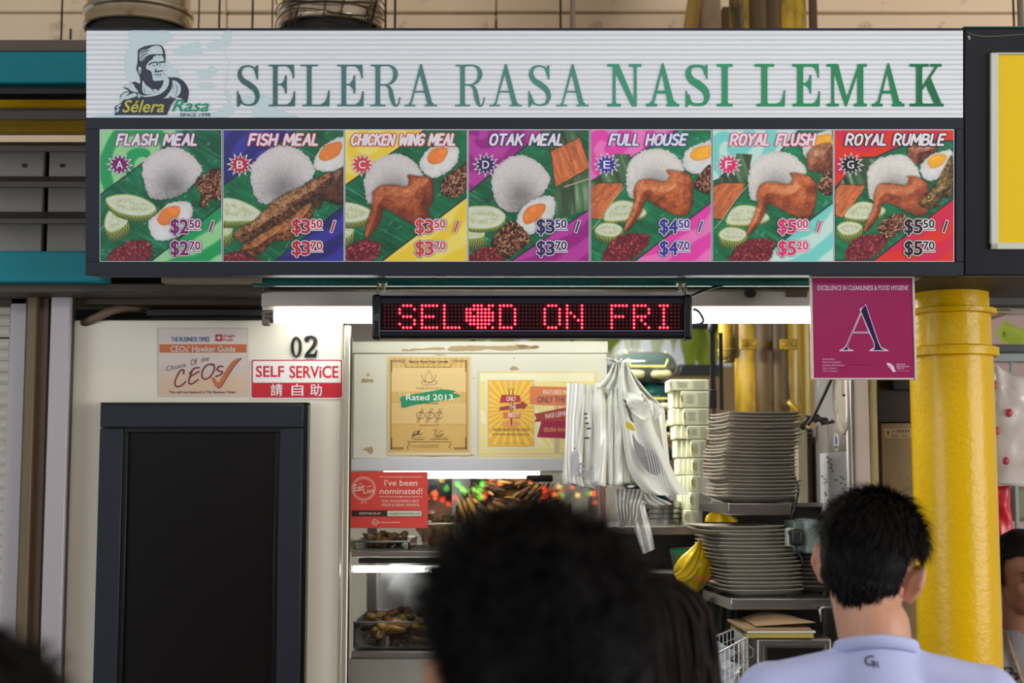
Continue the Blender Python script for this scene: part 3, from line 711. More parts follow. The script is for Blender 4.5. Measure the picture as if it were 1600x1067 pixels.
def pG(p, ik):
    p.swirl((224, 52, 40), (214, 36, 78), 1330, 200); 
    p.leaf([(25,480),(240,240),(340,240),(640,110),(955,110),(955,560),(330,1045),(25,1045)], 1.1)
    p.wrap([(40,480),(130,330),(240,240),(335,250),(280,440),(60,470)]); p.otak([(25,500),(60,450),(262,455),(240,510),(80,715),(25,690)], 2.2)
    p.meat([(600,220),(610,150),(680,120),(790,120),(835,160),(810,220),(690,285),(630,270)], (140, 80, 62), (206, 150, 124), (66, 34, 28), 3)
    p.rice([(285,330),(360,250),(490,212),(600,230),(690,350),(680,460),(450,560),(310,570),(280,430)], (232, 230, 226))
    p.egg([(695,320),(760,230),(880,180),(955,185),(955,350),(850,400),(740,410)], [(755,270),(790,225),(880,208),(908,240),(860,300),(790,320)], 1)
    p.cuke([(100,710),(130,640),(210,587),(300,590),(420,640),(380,700),(250,730)], 0, 4); p.cuke([(35,790),(90,745),(180,745),(240,780),(190,840),(90,850)], 2, 11)
    p.bits(ik, [(360,790),(430,720),(520,680),(590,710),(540,810),(440,890),(400,860)], 90, 17)
    p.meat([(x * 1.27 + (-140), y * 1.27 - 10) for x, y in [(375,420),(400,365),(460,355),(560,365),(590,330),(580,310),(640,315),(700,350),(712,400),(700,450),(708,530),(660,560),(600,540),(520,500),(430,480),(400,560),(350,630),(310,660),(318,610),(360,520)]], (176, 88, 52), (226, 150, 108), (86, 36, 28))
    p.meat([(690,600),(760,520),(820,450),(900,300),(955,230),(955,520),(860,560),(850,620),(760,640)], (110, 84, 48), (176, 148, 92), (44, 32, 24), 3, gr=.8)
    a, b_ = p.T([(765, 550)])[0]; ik.ring(a, b_, 3.6, 1.2, (70, 54, 30), 1); ik.ellipse(a, b_, 1.8, 1.8, (196, 150, 50), 2)
    p.sambal([(100,1000),(160,900),(260,850),(380,850),(430,900),(380,980),(280,1045),(130,1045)])
s5 = 5.08
panel(157, 346, (155, 200, s5, 187.5, 267.5), 'green food picture headed FLASH MEAL with rice, egg and cucumber', 'FLASH MEAL', (183, 311), (146, 42, 128), 'A', (122, 20, 104), ('50', '70'), '2', pA)
panel(349.5, 537, (345, 200, s5, 375.5, 457.5), 'dark blue food picture headed FISH MEAL with a fried fish', 'FISH MEAL', (389, 500), (196, 58, 82), 'B', (188, 40, 64), ('50', '70'), '3', pB)
panel(540, 729.5, (535, 200, s5, 566, 650), 'yellow food picture headed CHICKEN WING MEAL', 'CHICKEN WING MEAL', (549, 714), (206, 76, 84), 'C', (206, 66, 76), ('50', '70'), '3', pC)
panel(732.5, 920, (728, 200, s5, 759, 839), 'purple food picture headed OTAK MEAL with a leaf parcel', 'OTAK MEAL', (765, 882), (58, 52, 120), 'D', (44, 40, 100), ('50', '70'), '3', pD)
panel(923.5, 1110.5, (910, 190, 4., 948, 1031), 'bright pink food picture headed FULL HOUSE', 'FULL HOUSE', (952, 1074), (62, 60, 160), 'E', (56, 54, 160), ('50', '70'), '4', pE)
panel(1114, 1301, (910, 190, 4., 1138, 1216), 'mint green food picture headed ROYAL FLUSH', 'ROYAL FLUSH', (1141, 1274), (226, 62, 128), 'F', (222, 48, 112), ('00', '20'), '5', pF)
panel(1304, 1489.5, (1300, 200, s5, 1328.5, 1413), 'red food picture headed ROYAL RUMBLE', 'ROYAL RUMBLE', (1321, 1477), (34, 28, 36), 'G', (24, 20, 26), ('50', '70'), '5', pG)
# ================================================================== setting
def struct(mb, name, m, parent=None, **k):
    o = mb.build(name, m, parent, **k)
    if parent is None: o['kind'] = 'structure'
    return o
# floor of grey tiles (walked on; below the frame)
fl = struct(MB().box((-7, -6, -.12), (7, 12, -.004)), 'floor', mat('floor_grout', (96, 90, 84), .7))
M_tile = mat('floor_tile', (142, 126, 112), .4, var=.25, vs=2, dirt=(70, 62, 56), dirt_amt=.02)
tile0 = None
for i in range(12):
    for j in range(12):
        x = -3.6 + .6 * i; y = -1.2 + .6 * j
        if tile0 is None: tile0 = MB().box((x + .004, y + .004, -.012), (x + .596, y + .596, 0)).build('tile', M_tile, fl, bevel=.002, seg=1); base = (x, y)
        else:
            t = tile0.copy(); COL.objects.link(t); t.parent = fl; t.location = (x - base[0], y - base[1], 0)
# ceiling : cream boards laid edge to edge with gaps, dark backing above
ce = struct(MB().box((-7, -6.2, 3.74), (7, 12, 3.86)), 'ceiling', mat('ceiling_void', (58, 46, 38), .9))
M_ceil = mat('ceiling_board', (248, 224, 192), .7, var=.12, vs=3, dirt=(120, 96, 76), dirt_amt=.0, dirt_scale=3.2)
cb0 = None
CH = 3.70
for j in range(8):
    for i in range(10):
        x = -6.03 + 1.207 * i; y = -.15 + 1.235 * j
        if cb0 is None: cb0 = MB().box((x + .006, y + .006, CH), (x + 1.2, y + 1.228, CH + .03)).build('ceiling_board', M_ceil, ce, bevel=.004, seg=1); cbase = (x, y)
        else:
            t = cb0.copy(); COL.objects.link(t); t.parent = ce; t.location = (x - cbase[0], y - cbase[1], random.uniform(-.006, .004)); t.rotation_euler = (0, 0, random.uniform(-.001, .001))
M_rod = mat('rod_metal', (42, 34, 28), .6, metal=.4)
for px, y1, Y, r, nm, lb in ((95, 62, 4.9, .0035, 'rod', 'thin hanging rod left of the left steel duct'), (342, 47, 4.9, .0035, 'rod', 'first thin hanging rod between the two steel ducts'), (310, 47, 5.1, .003, 'rod', 'thin hanging rod at the right edge of the left steel duct'),
        (394, 47, 4.9, .0035, 'rod', 'second thin hanging rod between the two steel ducts'), (425, 47, 5.2, .003, 'rod', 'thin hanging rod at the left edge of the right steel duct'), (602, 47, 4.9, .004, 'rod', 'thin hanging rod touching the right steel duct'),
        (617, 47, 4.9, .004, 'rod', 'thin hanging rod just right of the right steel duct'), (876, 47, 4.9, .004, 'rod', 'thin dark hanging rod beside the pale conduit above the lettering'), (895, 47, 4.9, .009, 'pipe', 'pale conduit pipe hanging above the middle of the signboard'),
        (1585, 42, 4.9, .004, 'rod', 'thin dark hanging rod above the yellow framed board'), (1596, 42, 4.9, .012, 'pipe', 'grey conduit pipe at the top right edge')):
    a = P(px, y1 + 15, Y)
    o = MB().tube([a, (a.x, Y, 3.74)], r, 8).build('hanging_' + nm, M_rod if nm == 'rod' else mat('grey_conduit', (128, 116, 102), .5, metal=.3, dirt=(70, 56, 44), dirt_amt=.05)); tag(o, lb, nm)
for px, w in ((110, 1), (775, 1.6), (1198, 1.6)):
    a = P(px, 62 if px < 200 else 48, 5.66)
    tag(MB().tube([a, a + Vector((0, 0, .045))], .005, 6).build('ceiling_peg', M_rod), 'short dark peg on the cream boards above the ' + ('teal beam' if px < 200 else 'middle of the signboard' if px < 900 else 'right end of the signboard'), 'peg')
# cream cladding boards high up behind the signs
uw = struct(MB().box((-6, 5.74, 3.0), (6, 5.78, 3.74)), 'wall_upper', mat('ceiling_void', (58, 46, 38), .9))
zs_ = P(0, 20, 5.7).z; b0 = None; wb_ = 425 / F * 5.8
for r_, (za, zb2_) in enumerate(((zs_ + .003, 3.735), (3.06, zs_ - .003))):
    bb = None
    for i in range(-5, 6):
        x = P(775, 48, 5.7).x + wb_ * i
        if bb is None: bb = MB().box((x + .002, 5.69 + .015 * r_, za), (x + wb_ - .002, 5.735, zb2_)).build('cladding_board', M_ceil, uw, bevel=.004, seg=1); bx_ = x
        else: t = bb.copy(); COL.objects.link(t); t.parent = uw; t.location = (x - bx_, random.uniform(-.004, .002), random.uniform(-.002, .002))
# yellow fluted support column behind the sign, down into the stall
M_yel_old = mat('old_yellow_paint', (190, 152, 14), .45, var=.35, vs=4, dirt=(46, 38, 28), dirt_amt=.13, dirt_scale=5, coat=.3, bump=.15, bs=30, stretch=(1, 1, .35))
M_yel = mat('yellow_gloss_paint', (226, 184, 0), .3, var=.1, vs=3, spec=.28, dirt=(92, 70, 18), dirt_amt=-.1, dirt_scale=22, coat=.08, bump=.5, bs=55, col2=(206, 160, 4))
Yc = 5.0
c = P(1205, 400, Yc)
col_t = thing('fluted_column', 'old dirty yellow fluted column inside the stall behind the signboard', 'column', (c.x, Yc, 0))
for dx, dy, r in ((-.085, 0, .052), (-.035, -.035, .04), (.012, -.048, .032), (.055, -.03, .038), (.1, .0, .042), (.0, .03, .1)):
    MB().tube([(c.x + dx, Yc + dy, 0), (c.x + dx, Yc + dy, 3.72)], r, 20).build('column_rib', M_yel_old if abs(dx) > .04 or r > .09 else mat('grimy_rib', (104, 78, 28), .55, var=.5, vs=5, col2=(58, 42, 22), stretch=(1, 1, .3)), col_t, smooth='auto')
for px, dx in ((1170, -.07), (1232, .05)):
    a = P(px, 538, Yc - .12)
    b = MB(); b.box(a - Vector((.03, .012, .018)), a + Vector((.03, .012, .018))); b.tube([a + Vector((-.02, -.02, 0)), a + Vector((-.02, .02, 0))], .009, 8); b.tube([a + Vector((.02, -.02, 0)), a + Vector((.02, .02, 0))], .009, 8)
    b.build('bolted_clamp', M_yel_old, col_t, bevel=.002)
a = P(1245, 640, Yc - .12); b = MB(); b.tube([a + Vector((-.03, 0, .03)), a, a + Vector((.012, -.02, -.03))], .01, 8); b.build('hook', M_yel_old, col_t, smooth=True)
br = thing('yellow_brace', 'pale yellow diagonal brace behind the top edge of the signboard', 'brace', P(1085, 60, 5.4))
MB().tube([P(1066, 130, 5.3), P(1092, -40, 5.3)], .028, 12).build('brace_bar', mat('faded_yellow', (196, 158, 80), .5, var=.2), br, smooth='auto')
MB().pbox(1095, -60, 1127, 150, 5.3, 5.4).build('brace_post', mat('post_beige', (176, 150, 118), .6, var=.25, vs=5, dirt=(90, 70, 52), dirt_amt=.04), br, bevel=.004)
MB().pbox(1130, 10, 1146, 150, 5.5, 5.56).build('brace_flange', mat('post_brown', (92, 70, 50), .6, var=.25), br, bevel=.003)
tag(MB().pbox(1268, -60, 1277, 120, 5.2, 5.25).build('hanging_strip', mat('post_brown', (92, 70, 50), .6)), 'flat brown metal hanger right of the yellow column top', 'strip')

# steel exhaust ducts
M_steel = mat('duct_steel', (232, 226, 212), .2, metal=1., var=.25, vs=8, dirt=(70, 54, 34), dirt_amt=.04, dirt_scale=7, bump=.1, bs=20)
M_ductin = mat('duct_dark', (30, 26, 22), .8)
def duct(x0, x1, Y, label):
    a = P(x0, 20, Y); b_ = P(x1, 20, Y); r = (b_.x - a.x) / 2; cx = (a.x + b_.x) / 2
    zt = P(0, 24, Y - r).z; zl = P(0, 42, Y - r).z
    t = thing('exhaust_duct', label, 'duct', (cx, Y, zt - .2))
    MB().lathe((cx, Y, zt), [(r * .93, .066), (r * .93, .5), (r * .93, CH + .04 - zt)], 40).build('duct_pipe', M_steel, t, smooth='auto')
    MB().lathe((cx, Y, zt), [(r * .97, .0), (r, .004), (r, .012), (r * .965, .02), (r * .965, .045), (r * 1., .052), (r * 1., .062), (r * .95, .068)], 40, cap=False).build('duct_collar', M_steel, t, smooth='auto')
    MB().lathe((cx, Y, zt), [(r * .86, -.3), (r * .86, .03)], 40).build('duct_neck', M_ductin, t, smooth='auto')
    MB().lathe((cx, Y, zt), [(r * .95, -.3), (r * .97, zl - zt - .02), (r * .99, zl - zt - .012), (r * .99, zl - zt - .004), (r * .93, zl - zt)], 40).build('lower_pipe', M_steel, t, smooth='auto')
    return t
d1 = duct(133, 302, 4.55, 'left steel exhaust duct with dark gap, above the emblem end of the signboard')
d2 = duct(435, 600, 4.75, 'right steel exhaust duct wrapped in wire, above the lettering')
wr = MB(); random.seed(4)
a = P(435, 20, 4.75); b_ = P(600, 20, 4.75); r = (b_.x - a.x) / 2; cx = (a.x + b_.x) / 2; zt = P(0, 38, 4.75 - r).z
for k in range(5):
    z = zt - .02 + .035 * k; wr.tube([(cx + (r + .006) * cos(t), 4.75 + (r + .006) * sin(t), z + .012 * sin(3 * t + k)) for t in np.linspace(pi, 2 * pi, 24)], .0022, 5)
for k in range(14):
    t = pi + (.15 + .7 * random.random()) * pi; wr.tube([(cx + (r + .008) * cos(t), 4.75 + (r + .008) * sin(t), zt - .05 + .1 * random.random()), (cx + (r + .012) * cos(t + .12), 4.75 + (r + .012) * sin(t + .12), zt + .02 + .12 * random.random())], .002, 5)
wo = wr.build('tie_wire', M_rod, d2); wo['kind'] = 'stuff'

# right-hand neighbouring sign
M_blk2 = mat('neighbour_black', (26, 27, 36), .4, var=.2, spec=.25)
nb = thing('neighbour_sign', 'black sign box with a white framed yellow panel at the right edge', 'sign', SP(1560, 432, -.05))
MB().sbox(1506.5, 43, 1800, 431, 0, -.22).build('box_body', M_blk2, nb, bevel=.004)
MB().sbox(1505.5, 41.5, 1800, 44, .004, -.22).build('top_edge', M_tealdark, nb, bevel=.001)
b = MB(); o_ = .012
b.sbox(1546, 83, 1558, 390, o_, 0); b.sbox(1546, 379, 1790, 390, o_, 0); b.sbox(1546, 83, 1790, 86.5, o_, 0); b.build('panel_frame', mat('frame_white', (206, 208, 196), .35), nb, bevel=.003)
MB().sbox(1557, 86, 1785, 380, .005, 0).build('yellow_panel', mat('panel_yellow', (232, 196, 22), .3, var=.06, vs=2), nb)
ik = Ink(SP, base=.001); ik.curve([(1513, 51), (1524, 55), (1545, 57), (1580, 55), (1620, 52)], .5, (150, 150, 120), 0); ik.blob([(1512, 57), (1515, 56), (1516, 61), (1514, 62)], (150, 150, 160), 0); ik.build('scratch_mark', nb)

# ------------------------------------------------------------------ left louvre between the stalls
M_teal = mat('teal_beam_paint', (4, 128, 140), .45, var=.15, vs=4, dirt=(60, 44, 36), dirt_amt=-.04, dirt_scale=26, spec=.25)
M_slat = mat('slat_brown', (64, 52, 50), .5, var=.25, vs=6, dirt=(128, 108, 92), dirt_amt=-.02, dirt_scale=18, stretch=(.4, 1, 1))
lv = thing('louvre_screen', 'louvre of dark slats between two teal beams left of the signboard', 'louvre', P(60, 442, 3.75))
x0, x1 = -140, 148
MB().pbox(x0, 80, x1, 130, 3.7, 3.78).build('beam', M_teal, lv, bevel=.005)
MB().pbox(x0, 392, x1 + 10, 441, 3.66, 3.76).build('beam', M_teal, lv, bevel=.005)
MB().pbox(x0, 62, x1, 80, 3.72, 3.8).build('top_rail', mat('top_rail_brown', (92, 80, 72), .6, var=.2), lv, bevel=.003)
MB().pbox(x0, 130, x1, 147, 3.74, 3.8).build('under_rail', mat('dark_rail', (30, 32, 34), .6), lv, bevel=.003)
for y0, y1 in ((174, 200), (228, 249), (283, 304), (340, 360)):
    a = P(x0, y0, 3.76); q = P(x1, y1, 3.76)
    b = MB(); b.add([(a.x, 3.70, q.z + .006), (q.x, 3.70, q.z + .006), (q.x, 3.70, a.z - .012), (a.x, 3.70, a.z - .012), (a.x, 3.86, q.z + .05), (q.x, 3.86, q.z + .05), (q.x, 3.86, a.z + .035), (a.x, 3.86, a.z + .035)],
                  [(0,1,2,3), (7,6,5,4), (0,4,5,1), (1,5,6,2), (2,6,7,3), (3,7,4,0)]); b.build('slat', M_slat, lv, bevel=.002, seg=1)
yb = thing('yellow_beam', 'yellow steel beam seen through the louvre slats', 'beam', P(60, 212, 3.98))
MB().pbox(-160, 140, 150, 168, 3.96, 4.02).build('beam_flange', M_yel, yb, bevel=.004); MB().pbox(-160, 168, 150, 208, 3.99, 4.02).build('beam_web', M_yel_old, yb, bevel=.004)
M_gpan = mat('grey_wall_panel', (186, 180, 172), .6, var=.12, dirt=(120, 110, 98), dirt_amt=.0)
w = MB(); w.pbox(-200, 228, 67, 404, 3.93, 3.95); t = thing('grey_partition', 'pale grey two-panel partition behind the louvre slats', 'partition', P(60, 404, 3.93))
w.build('panel', M_gpan, t, bevel=.003); MB().pbox(75, 228, 150, 404, 3.93, 3.95).build('panel', M_gpan, t, bevel=.003); MB().pbox(67, 228, 75, 404, 3.945, 3.97).build('joint_strip', M_rod, t)
for px in (38, 97): a = P(px, 259, 3.93); MB().lathe(a, [(.006, -.004), (.004, 0)], 10, axis='Y').build('screw', M_steel, t)
MB().pbox(-200, 404, 150, 440, 3.94, 3.97).build('lower_rail', M_rod, t)
# ------------------------------------------------------------------ posts at the left
M_alu = mat('anodised_strip', (176, 168, 172), .42, metal=.15, var=.08, vs=3, stretch=(1, 1, .2))
M_olive = mat('olive_channel', (112, 98, 72), .5, metal=.3, var=.3, vs=9, dirt=(166, 160, 140), dirt_amt=-.03, dirt_scale=24, stretch=(1, 1, .4))
M_brown = mat('brown_channel', (98, 76, 58), .45, metal=.3, var=.35, vs=5, dirt=(48, 36, 30), dirt_amt=.04, stretch=(1, 1, .25))
def post(x0, x1, Y0, Y1, m, name, par, ytop=455):
    a = P(x0, ytop, Y0); b_ = P(x1, ytop, Y0)
    return MB().box((a.x, Y0, 0), (b_.x, Y1, a.z)).build(name, m, par, bevel=.003)
ps = thing('shutter_post', 'brown and pale metal shutter guide post at the far left', 'post', (P(60, 455, 3.8).x, 3.8, 0))
post(17, 43, 3.84, 3.95, M_alu, 'pale_strip', ps); post(43, 58, 3.80, 3.95, M_olive, 'olive_channel', ps); post(60, 78, 3.82, 3.95, M_brown, 'brown_channel', ps)
post(80, 111, 3.80, 3.82, M_alu, 'pale_strip', ps); post(111.5, 114.5, 3.815, 3.84, mat('dark_edge', (52, 52, 56), .5), 'edge_trim', ps)
sh = thing('roller_shutter', 'cream slatted roller shutter at the left edge', 'shutter', (P(-30, 455, 3.9).x, 3.9, 0))
zt = P(0, 456, 3.9).z; sl0 = None; k = 0; z = zt
M_sh = mat('shutter_slat', (206, 200, 192), .45, var=.1, dirt=(96, 84, 72), dirt_amt=-.02, dirt_scale=12)
while z > .05:
    h = .031 if k % 3 else .034
    if sl0 is None:
        xa = P(-150, 500, 3.9).x; xb = P(17, 500, 3.9).x
        rows = [[Vector((x, 3.9 - .008 * sin(pi * v), z - .0295 * v)) for x in (xa, xb)] for v in np.linspace(0, 1, 7)]
        rows.append([Vector((x, 3.912, z - .0295)) for x in (xa, xb)]); sl0 = MB().grid(rows).build('shutter_slat', M_sh, sh, smooth='auto'); z00 = z
    else: t = sl0.copy(); COL.objects.link(t); t.parent = sh; t.location = (0, 0, z - z00)
    z -= h; k += 1
# long lintel rails above the openings
M_lint = mat('lintel_dark', (74, 64, 54), .6, var=.3, vs=7, dirt=(30, 28, 26), dirt_amt=.06, stretch=(.3, 1, 1))
ln = MB().pbox(-160, 443, 412, 457, 3.70, 3.95); struct(ln, 'trim_1', M_lint, bevel=.003)
struct(MB().pbox(-160, 455, 412, 476, 3.84, 3.95), 'trim_2', mat('lintel_brown', (66, 56, 44), .6, var=.3), bevel=.003)
struct(MB().pbox(412, 440, 1760, 452, 3.80, 3.95), 'trim_3', M_lint, bevel=.003)
tt = MB().tube([P(395, 440, 3.665), P(1300, 440, 3.665)], .0138, 14); tag(tt.build('teal_rail', M_tealdark, smooth='auto'), 'glossy dark teal rail running under the signboard', 'rail')
tag(MB().pbox(252, 433, 408, 441, 3.64, 3.69).build('cable_tray', mat('stored_paper', (150, 140, 124), .6, var=.35, vs=14)), 'flat pale tray tucked under the left end of the signboard', 'tray')
# wall of the stall (cream) and dark void over it
M_cream = mat('cream_laminate', (222, 214, 198), .38, var=.05, vs=2, dirt=(150, 130, 100), dirt_amt=-.14, dirt_scale=30)
a = P(114, 500, 3.85); b_ = P(547, 500, 3.85)
cw = MB().box((a.x, 3.85, 0), (P(535, 500, 3.85).x, 3.88, a.z)); wl = struct(cw, 'wall_front', M_cream, bevel=.004)
struct(MB().box((P(118, 500, 3.9).x, 3.9, 0), (P(535, 500, 3.9).x, 3.93, P(0, 497, 3.9).z)), 'wall_front_back', mat('void_shade', (20, 18, 17), .9))
struct(MB().box((-1.75, 4.25, 2.05), (P(545, 500, 4.3).x, 4.3, 2.4)), 'void_shade_sheet', mat('void_shade', (20, 18, 17), .9))  # near-black sheet standing in for the shade in the void
# kitchen shell
M_kw = mat('kitchen_wall', (196, 188, 176), .55, var=.2, vs=2, dirt=(110, 96, 76), dirt_amt=.03, dirt_scale=3)
struct(MB().box((-1.8, 6.6, 0), (.98, 6.68, P(0, 530, 6.6).z - .62)), 'wall_back', M_kw)
struct(MB().box((-1.8, 4.04, 0), (-1.72, 6.59, 2.41)), 'wall_left', M_kw)
struct(MB().box((-1.8, 4.03, 2.42), (2.0, 6.59, 2.46)), 'trim_5', mat('soffit', (150, 140, 126), .7, var=.2))
# aluminium corner post of the cream wall
pt = thing('corner_post', 'brushed aluminium corner post between the cream wall and the display cabinet', 'post', (P(541, 700, 3.84).x, 3.84, 0))
a = P(535.5, 640, 3.83); b_ = P(546.5, 640, 3.83)
MB().box((a.x, 3.83, 0), (b_.x, 3.85, P(0, 507, 3.83).z)).build('post_body', mat('alu_warm', (186, 178, 160), .35, metal=.6, var=.15, stretch=(1, 1, .2)), pt, bevel=.004)
MB().box((b_.x, 3.835, 0), (b_.x + .003, 3.85, P(0, 530, 3.9).z)).build('edge_shadow_strip', mat('edge_shadow_black', (28, 28, 28), .6), pt)  # black strip standing in for the shadow of the cream wall's edge
# ================================================================== things on the stall front
# ---- big black framed panel
M_fr = mat('frame_slate', (36, 40, 48), .5, var=.15, bump=.04, spec=.25)
fp = thing('black_framed_panel', 'large black glossy panel in a slate frame on the cream wall', 'panel', P(318, 1060, 3.84))
zb = .95
def W(px, py, Y): return P(px, py, Y)
a = W(160, 632, 3.82); c = W(476, 632, 3.82)
xl, xr, ztp = a.x, c.x, a.z; fw_ = .063
b = MB(); MB().box((xl, 3.80, ztp - fw_), (xr, 3.85, ztp)).build('frame_rail', M_fr, fp, bevel=.004)
MB().box((xl, 3.80, zb), (xr, 3.85, zb + fw_)).build('frame_rail', M_fr, fp, bevel=.004)
MB().box((xl, 3.80, zb + fw_), (xl + fw_, 3.85, ztp - fw_ - .001)).build('frame_stile', M_fr, fp, bevel=.004)
MB().box((xr - fw_, 3.80, zb + fw_), (xr, 3.85, ztp - fw_ - .001)).build('frame_stile', M_fr, fp, bevel=.004)
i = fw_
for q in (((xl + i, 3.806, ztp - i - .012), (xr - i, 3.85, ztp - i)), ((xl + i, 3.806, zb + i), (xl + i + .012, 3.85, ztp - i - .012)), ((xr - i - .012, 3.806, zb + i), (xr - i, 3.85, ztp - i - .012))):
    MB().box(*q).build('inner_bead', mat('bead_black', (14, 14, 16), .3), fp, bevel=.001)
MB().box((xl + i + .012, 3.815, zb + i), (xr - i - .012, 3.845, ztp - i - .012)).build('glossy_panel', mat('panel_gloss_black', (14, 10, 11), .3, var=.1, spec=.35), fp)
MB().box((xr, 3.81, zb), (xr + .011, 3.85, ztp + .004)).build('edge_seal', mat('bead_black', (14, 14, 16), .3), fp)
MB().box((xl - .002, 3.81, ztp), (xr + .011, 3.85, ztp + .005)).build('edge_seal', mat('bead_black', (14, 14, 16), .3), fp)

def card(name, label, cat, x0, y0, x1, y1, Y, m, th=.003, r=None, rot=0, group=None):
    t = thing(name, label, cat, P((x0 + x1) / 2, y1, Y), group)
    fm = flat(Y)
    r = r or 1
    p = []
    for cx, cy, a_ in ((x1 - r, y0 + r, -90), (x1 - r, y1 - r, 0), (x0 + r, y1 - r, 90), (x0 + r, y0 + r, 180)):
        for k in range(5): tt_ = radians(a_ + k * 22.5); p.append((cx + r * cos(tt_), cy + r * sin(tt_)))
    MB().prism(p, fm, th, 0).build('card', m, t)
    return t, (lambda x, y, off=0.: fm(x, y, off + th))
# ---- business award sticker
YW = 3.85
t, f = card('award_sticker', 'square award sticker with a big tick reading Choice Of the CEOs', 'sticker', 247, 512, 387.5, 620, YW, mat('sticker_film', (196, 188, 178), .25, coat=.4, var=.05), .002, 3)
ik = Ink(f); zz = lambda x, y: (230 + x / 7.6235, 500 + y / 7.6235)
ik.rect(248.5, 513.5, 386, 619, (206, 192, 184), 0)
for k in range(16): ik.rect(249, 570 + k * 3, 386, 573 + k * 3, mixc((198, 190, 186), (204, 176, 148), min(1, k / 8)), 1)
ik.rect(249.5, 538, 385.5, 551, (190, 98, 50), 2)
W_ = (206, 200, 200)
ik.text('THE', *zz(290, 205), *zz(370, 257), (24, 96, 150), 3, .03); ik.text('BUSINESS', *zz(388, 203), *zz(600, 257), (24, 96, 150), 3, .03); ik.text('TIMES', *zz(615, 203), *zz(745, 257), (24, 96, 150), 3, .03)
for (cx, cy) in ((835, 192), (878, 192), (835, 234), (878, 234)):
    a_, b_ = zz(cx, cy); ik.rrect(a_ - 2.6, b_ - 2.6, a_ + 2.6, b_ + 2.6, .8, (176, 30, 62), 3)
ik.ellipse(*zz(856, 213), 2.6, 2.6, (206, 192, 184), 4)
ik.text('Knight', *zz(915, 172), *zz(1052, 213), (176, 30, 62), 3, .02); ik.text('Frank', *zz(912, 220), *zz(1028, 252), (176, 30, 62), 3, .02)
ik.text("CEOs’ Hawker Guide", *zz(282, 308), *zz(1052, 380), W_, 3, .025)
M1 = (126, 28, 30)
ik.text('Choice', *zz(228, 555), *zz(470, 612), M1, 3, .0, .25, radians(13)); ik.text('Of', *zz(520, 475), *zz(600, 545), M1, 3, 0, .2, radians(13)); ik.text('the', *zz(645, 450), *zz(745, 505), M1, 3, 0, .2, radians(13))
def zc(p): return [zz(*q) for q in p]
for p in ([(435,640),(440,600),(400,605),(345,700),(335,770),(365,795),(420,775),(460,735)], [(622,568),(560,580),(510,640)], [(545,590),(510,690),(500,750),(540,760),(610,710)], [(505,680),(560,650),(620,615)],
          [(800,540),(730,530),(670,590),(655,670),(690,705),(750,680),(800,600),(800,540),(770,525)], [(905,555),(860,555),(835,590),(870,610),(900,620),(880,650),(820,675)]):
    ik.curve(zc(p), 3.2, (206, 188, 182), 3, 5); ik.curve(zc(p), 2.5, (120, 22, 24), 4, 5)
ik.blob(zc([(770,690),(800,690),(850,750),(900,680),(1000,520),(1070,465),(1128,458),(1060,530),(980,650),(900,780),(865,812),(840,810),(800,760)]), (42, 44, 80), 4, 4)
ik.blob(zc([(770,690),(800,688),(850,745),(895,680),(995,520),(1065,465),(1115,460),(1050,530),(970,650),(890,780),(855,806),(838,802),(800,755)]), (186, 100, 52), 5, 4)
ik.text('This stall was featured in The Business Times', *zz(262, 842), *zz(1050, 872), (46, 44, 92), 3, .03)
ik.build('award_print', t)
# ---- number 02
for ch, x0, x1, label in (('0', 454, 472.5, 'black raised numeral zero above the SELF SERVICE sign'), ('2', 476.5, 496.5, 'black raised numeral two above the SELF SERVICE sign')):
    t = thing('house_numeral', label, 'numeral', P((x0 + x1) / 2, 559, YW))
    m = MB(); y0, y1 = 526, 558.5
    if ch == '0':
        out = [((x0 + x1) / 2 + 9 * cos(k * pi / 16), 542.2 + 16.4 * sin(k * pi / 16)) for k in range(32)]; inn = [((x0 + x1) / 2 + 3.6 * cos(k * pi / 16), 542.2 + 13 * sin(k * pi / 16)) for k in range(32)]
        vs = []
        fm = flat(YW)
        for L_, o_ in ((out, 0), (out, .006), ([(a + (c_ - a) * .35, b + (d - b) * .35) for (a, b), (c_, d) in zip(out, inn)], .011), ([(a + (c_ - a) * .65, b + (d - b) * .65) for (a, b), (c_, d) in zip(out, inn)], .011), (inn, .006), (inn, 0)):
            vs.append([fm(a, b, o_) for a, b in L_])
        m.grid(vs, closed=True)
    else:
        st = spline([(478, 532, 4), (478.5, 529, 5.5), (482, 526.8, 4.5), (488, 526.6, 5), (492.8, 531, 6.5), (492, 538, 6.5), (486, 546, 5), (480, 552, 3.5), (477.5, 556.5, 3)], 5, False)
        rows = []; fm = flat(YW)
        for i_, (a, b, w_) in enumerate(st):
            a0, b0, _ = st[max(i_ - 1, 0)]; a1, b1, _ = st[min(i_ + 1, len(st) - 1)]; d = math.hypot(a1 - a0, b1 - b0); nx, ny = -(b1 - b0) / d, (a1 - a0) / d
            rows.append([fm(a + nx * w_ * s_, b + ny * w_ * s_, o_) for s_, o_ in ((-.5, 0), (-.5, .006), (-.2, .011), (.2, .011), (.5, .006), (.5, 0))])
        m.grid(rows); m.prism([(476.5, 558.5), (478, 554), (482, 552.5), (489, 554), (493, 551.5), (494.8, 546.5), (496.3, 546.5), (494.5, 558.5)], fm, .0095, 0)
        m.lathe(fm(480, 531.5, .004), [(.0058, -.004), (.0058, .003), (.003, .0065)], 14, axis='Y')
    m.build('numeral_' + ('zero' if ch == '0' else 'two'), mat('numeral_black', (18, 28, 30), .25, coat=.4), t, smooth='auto')
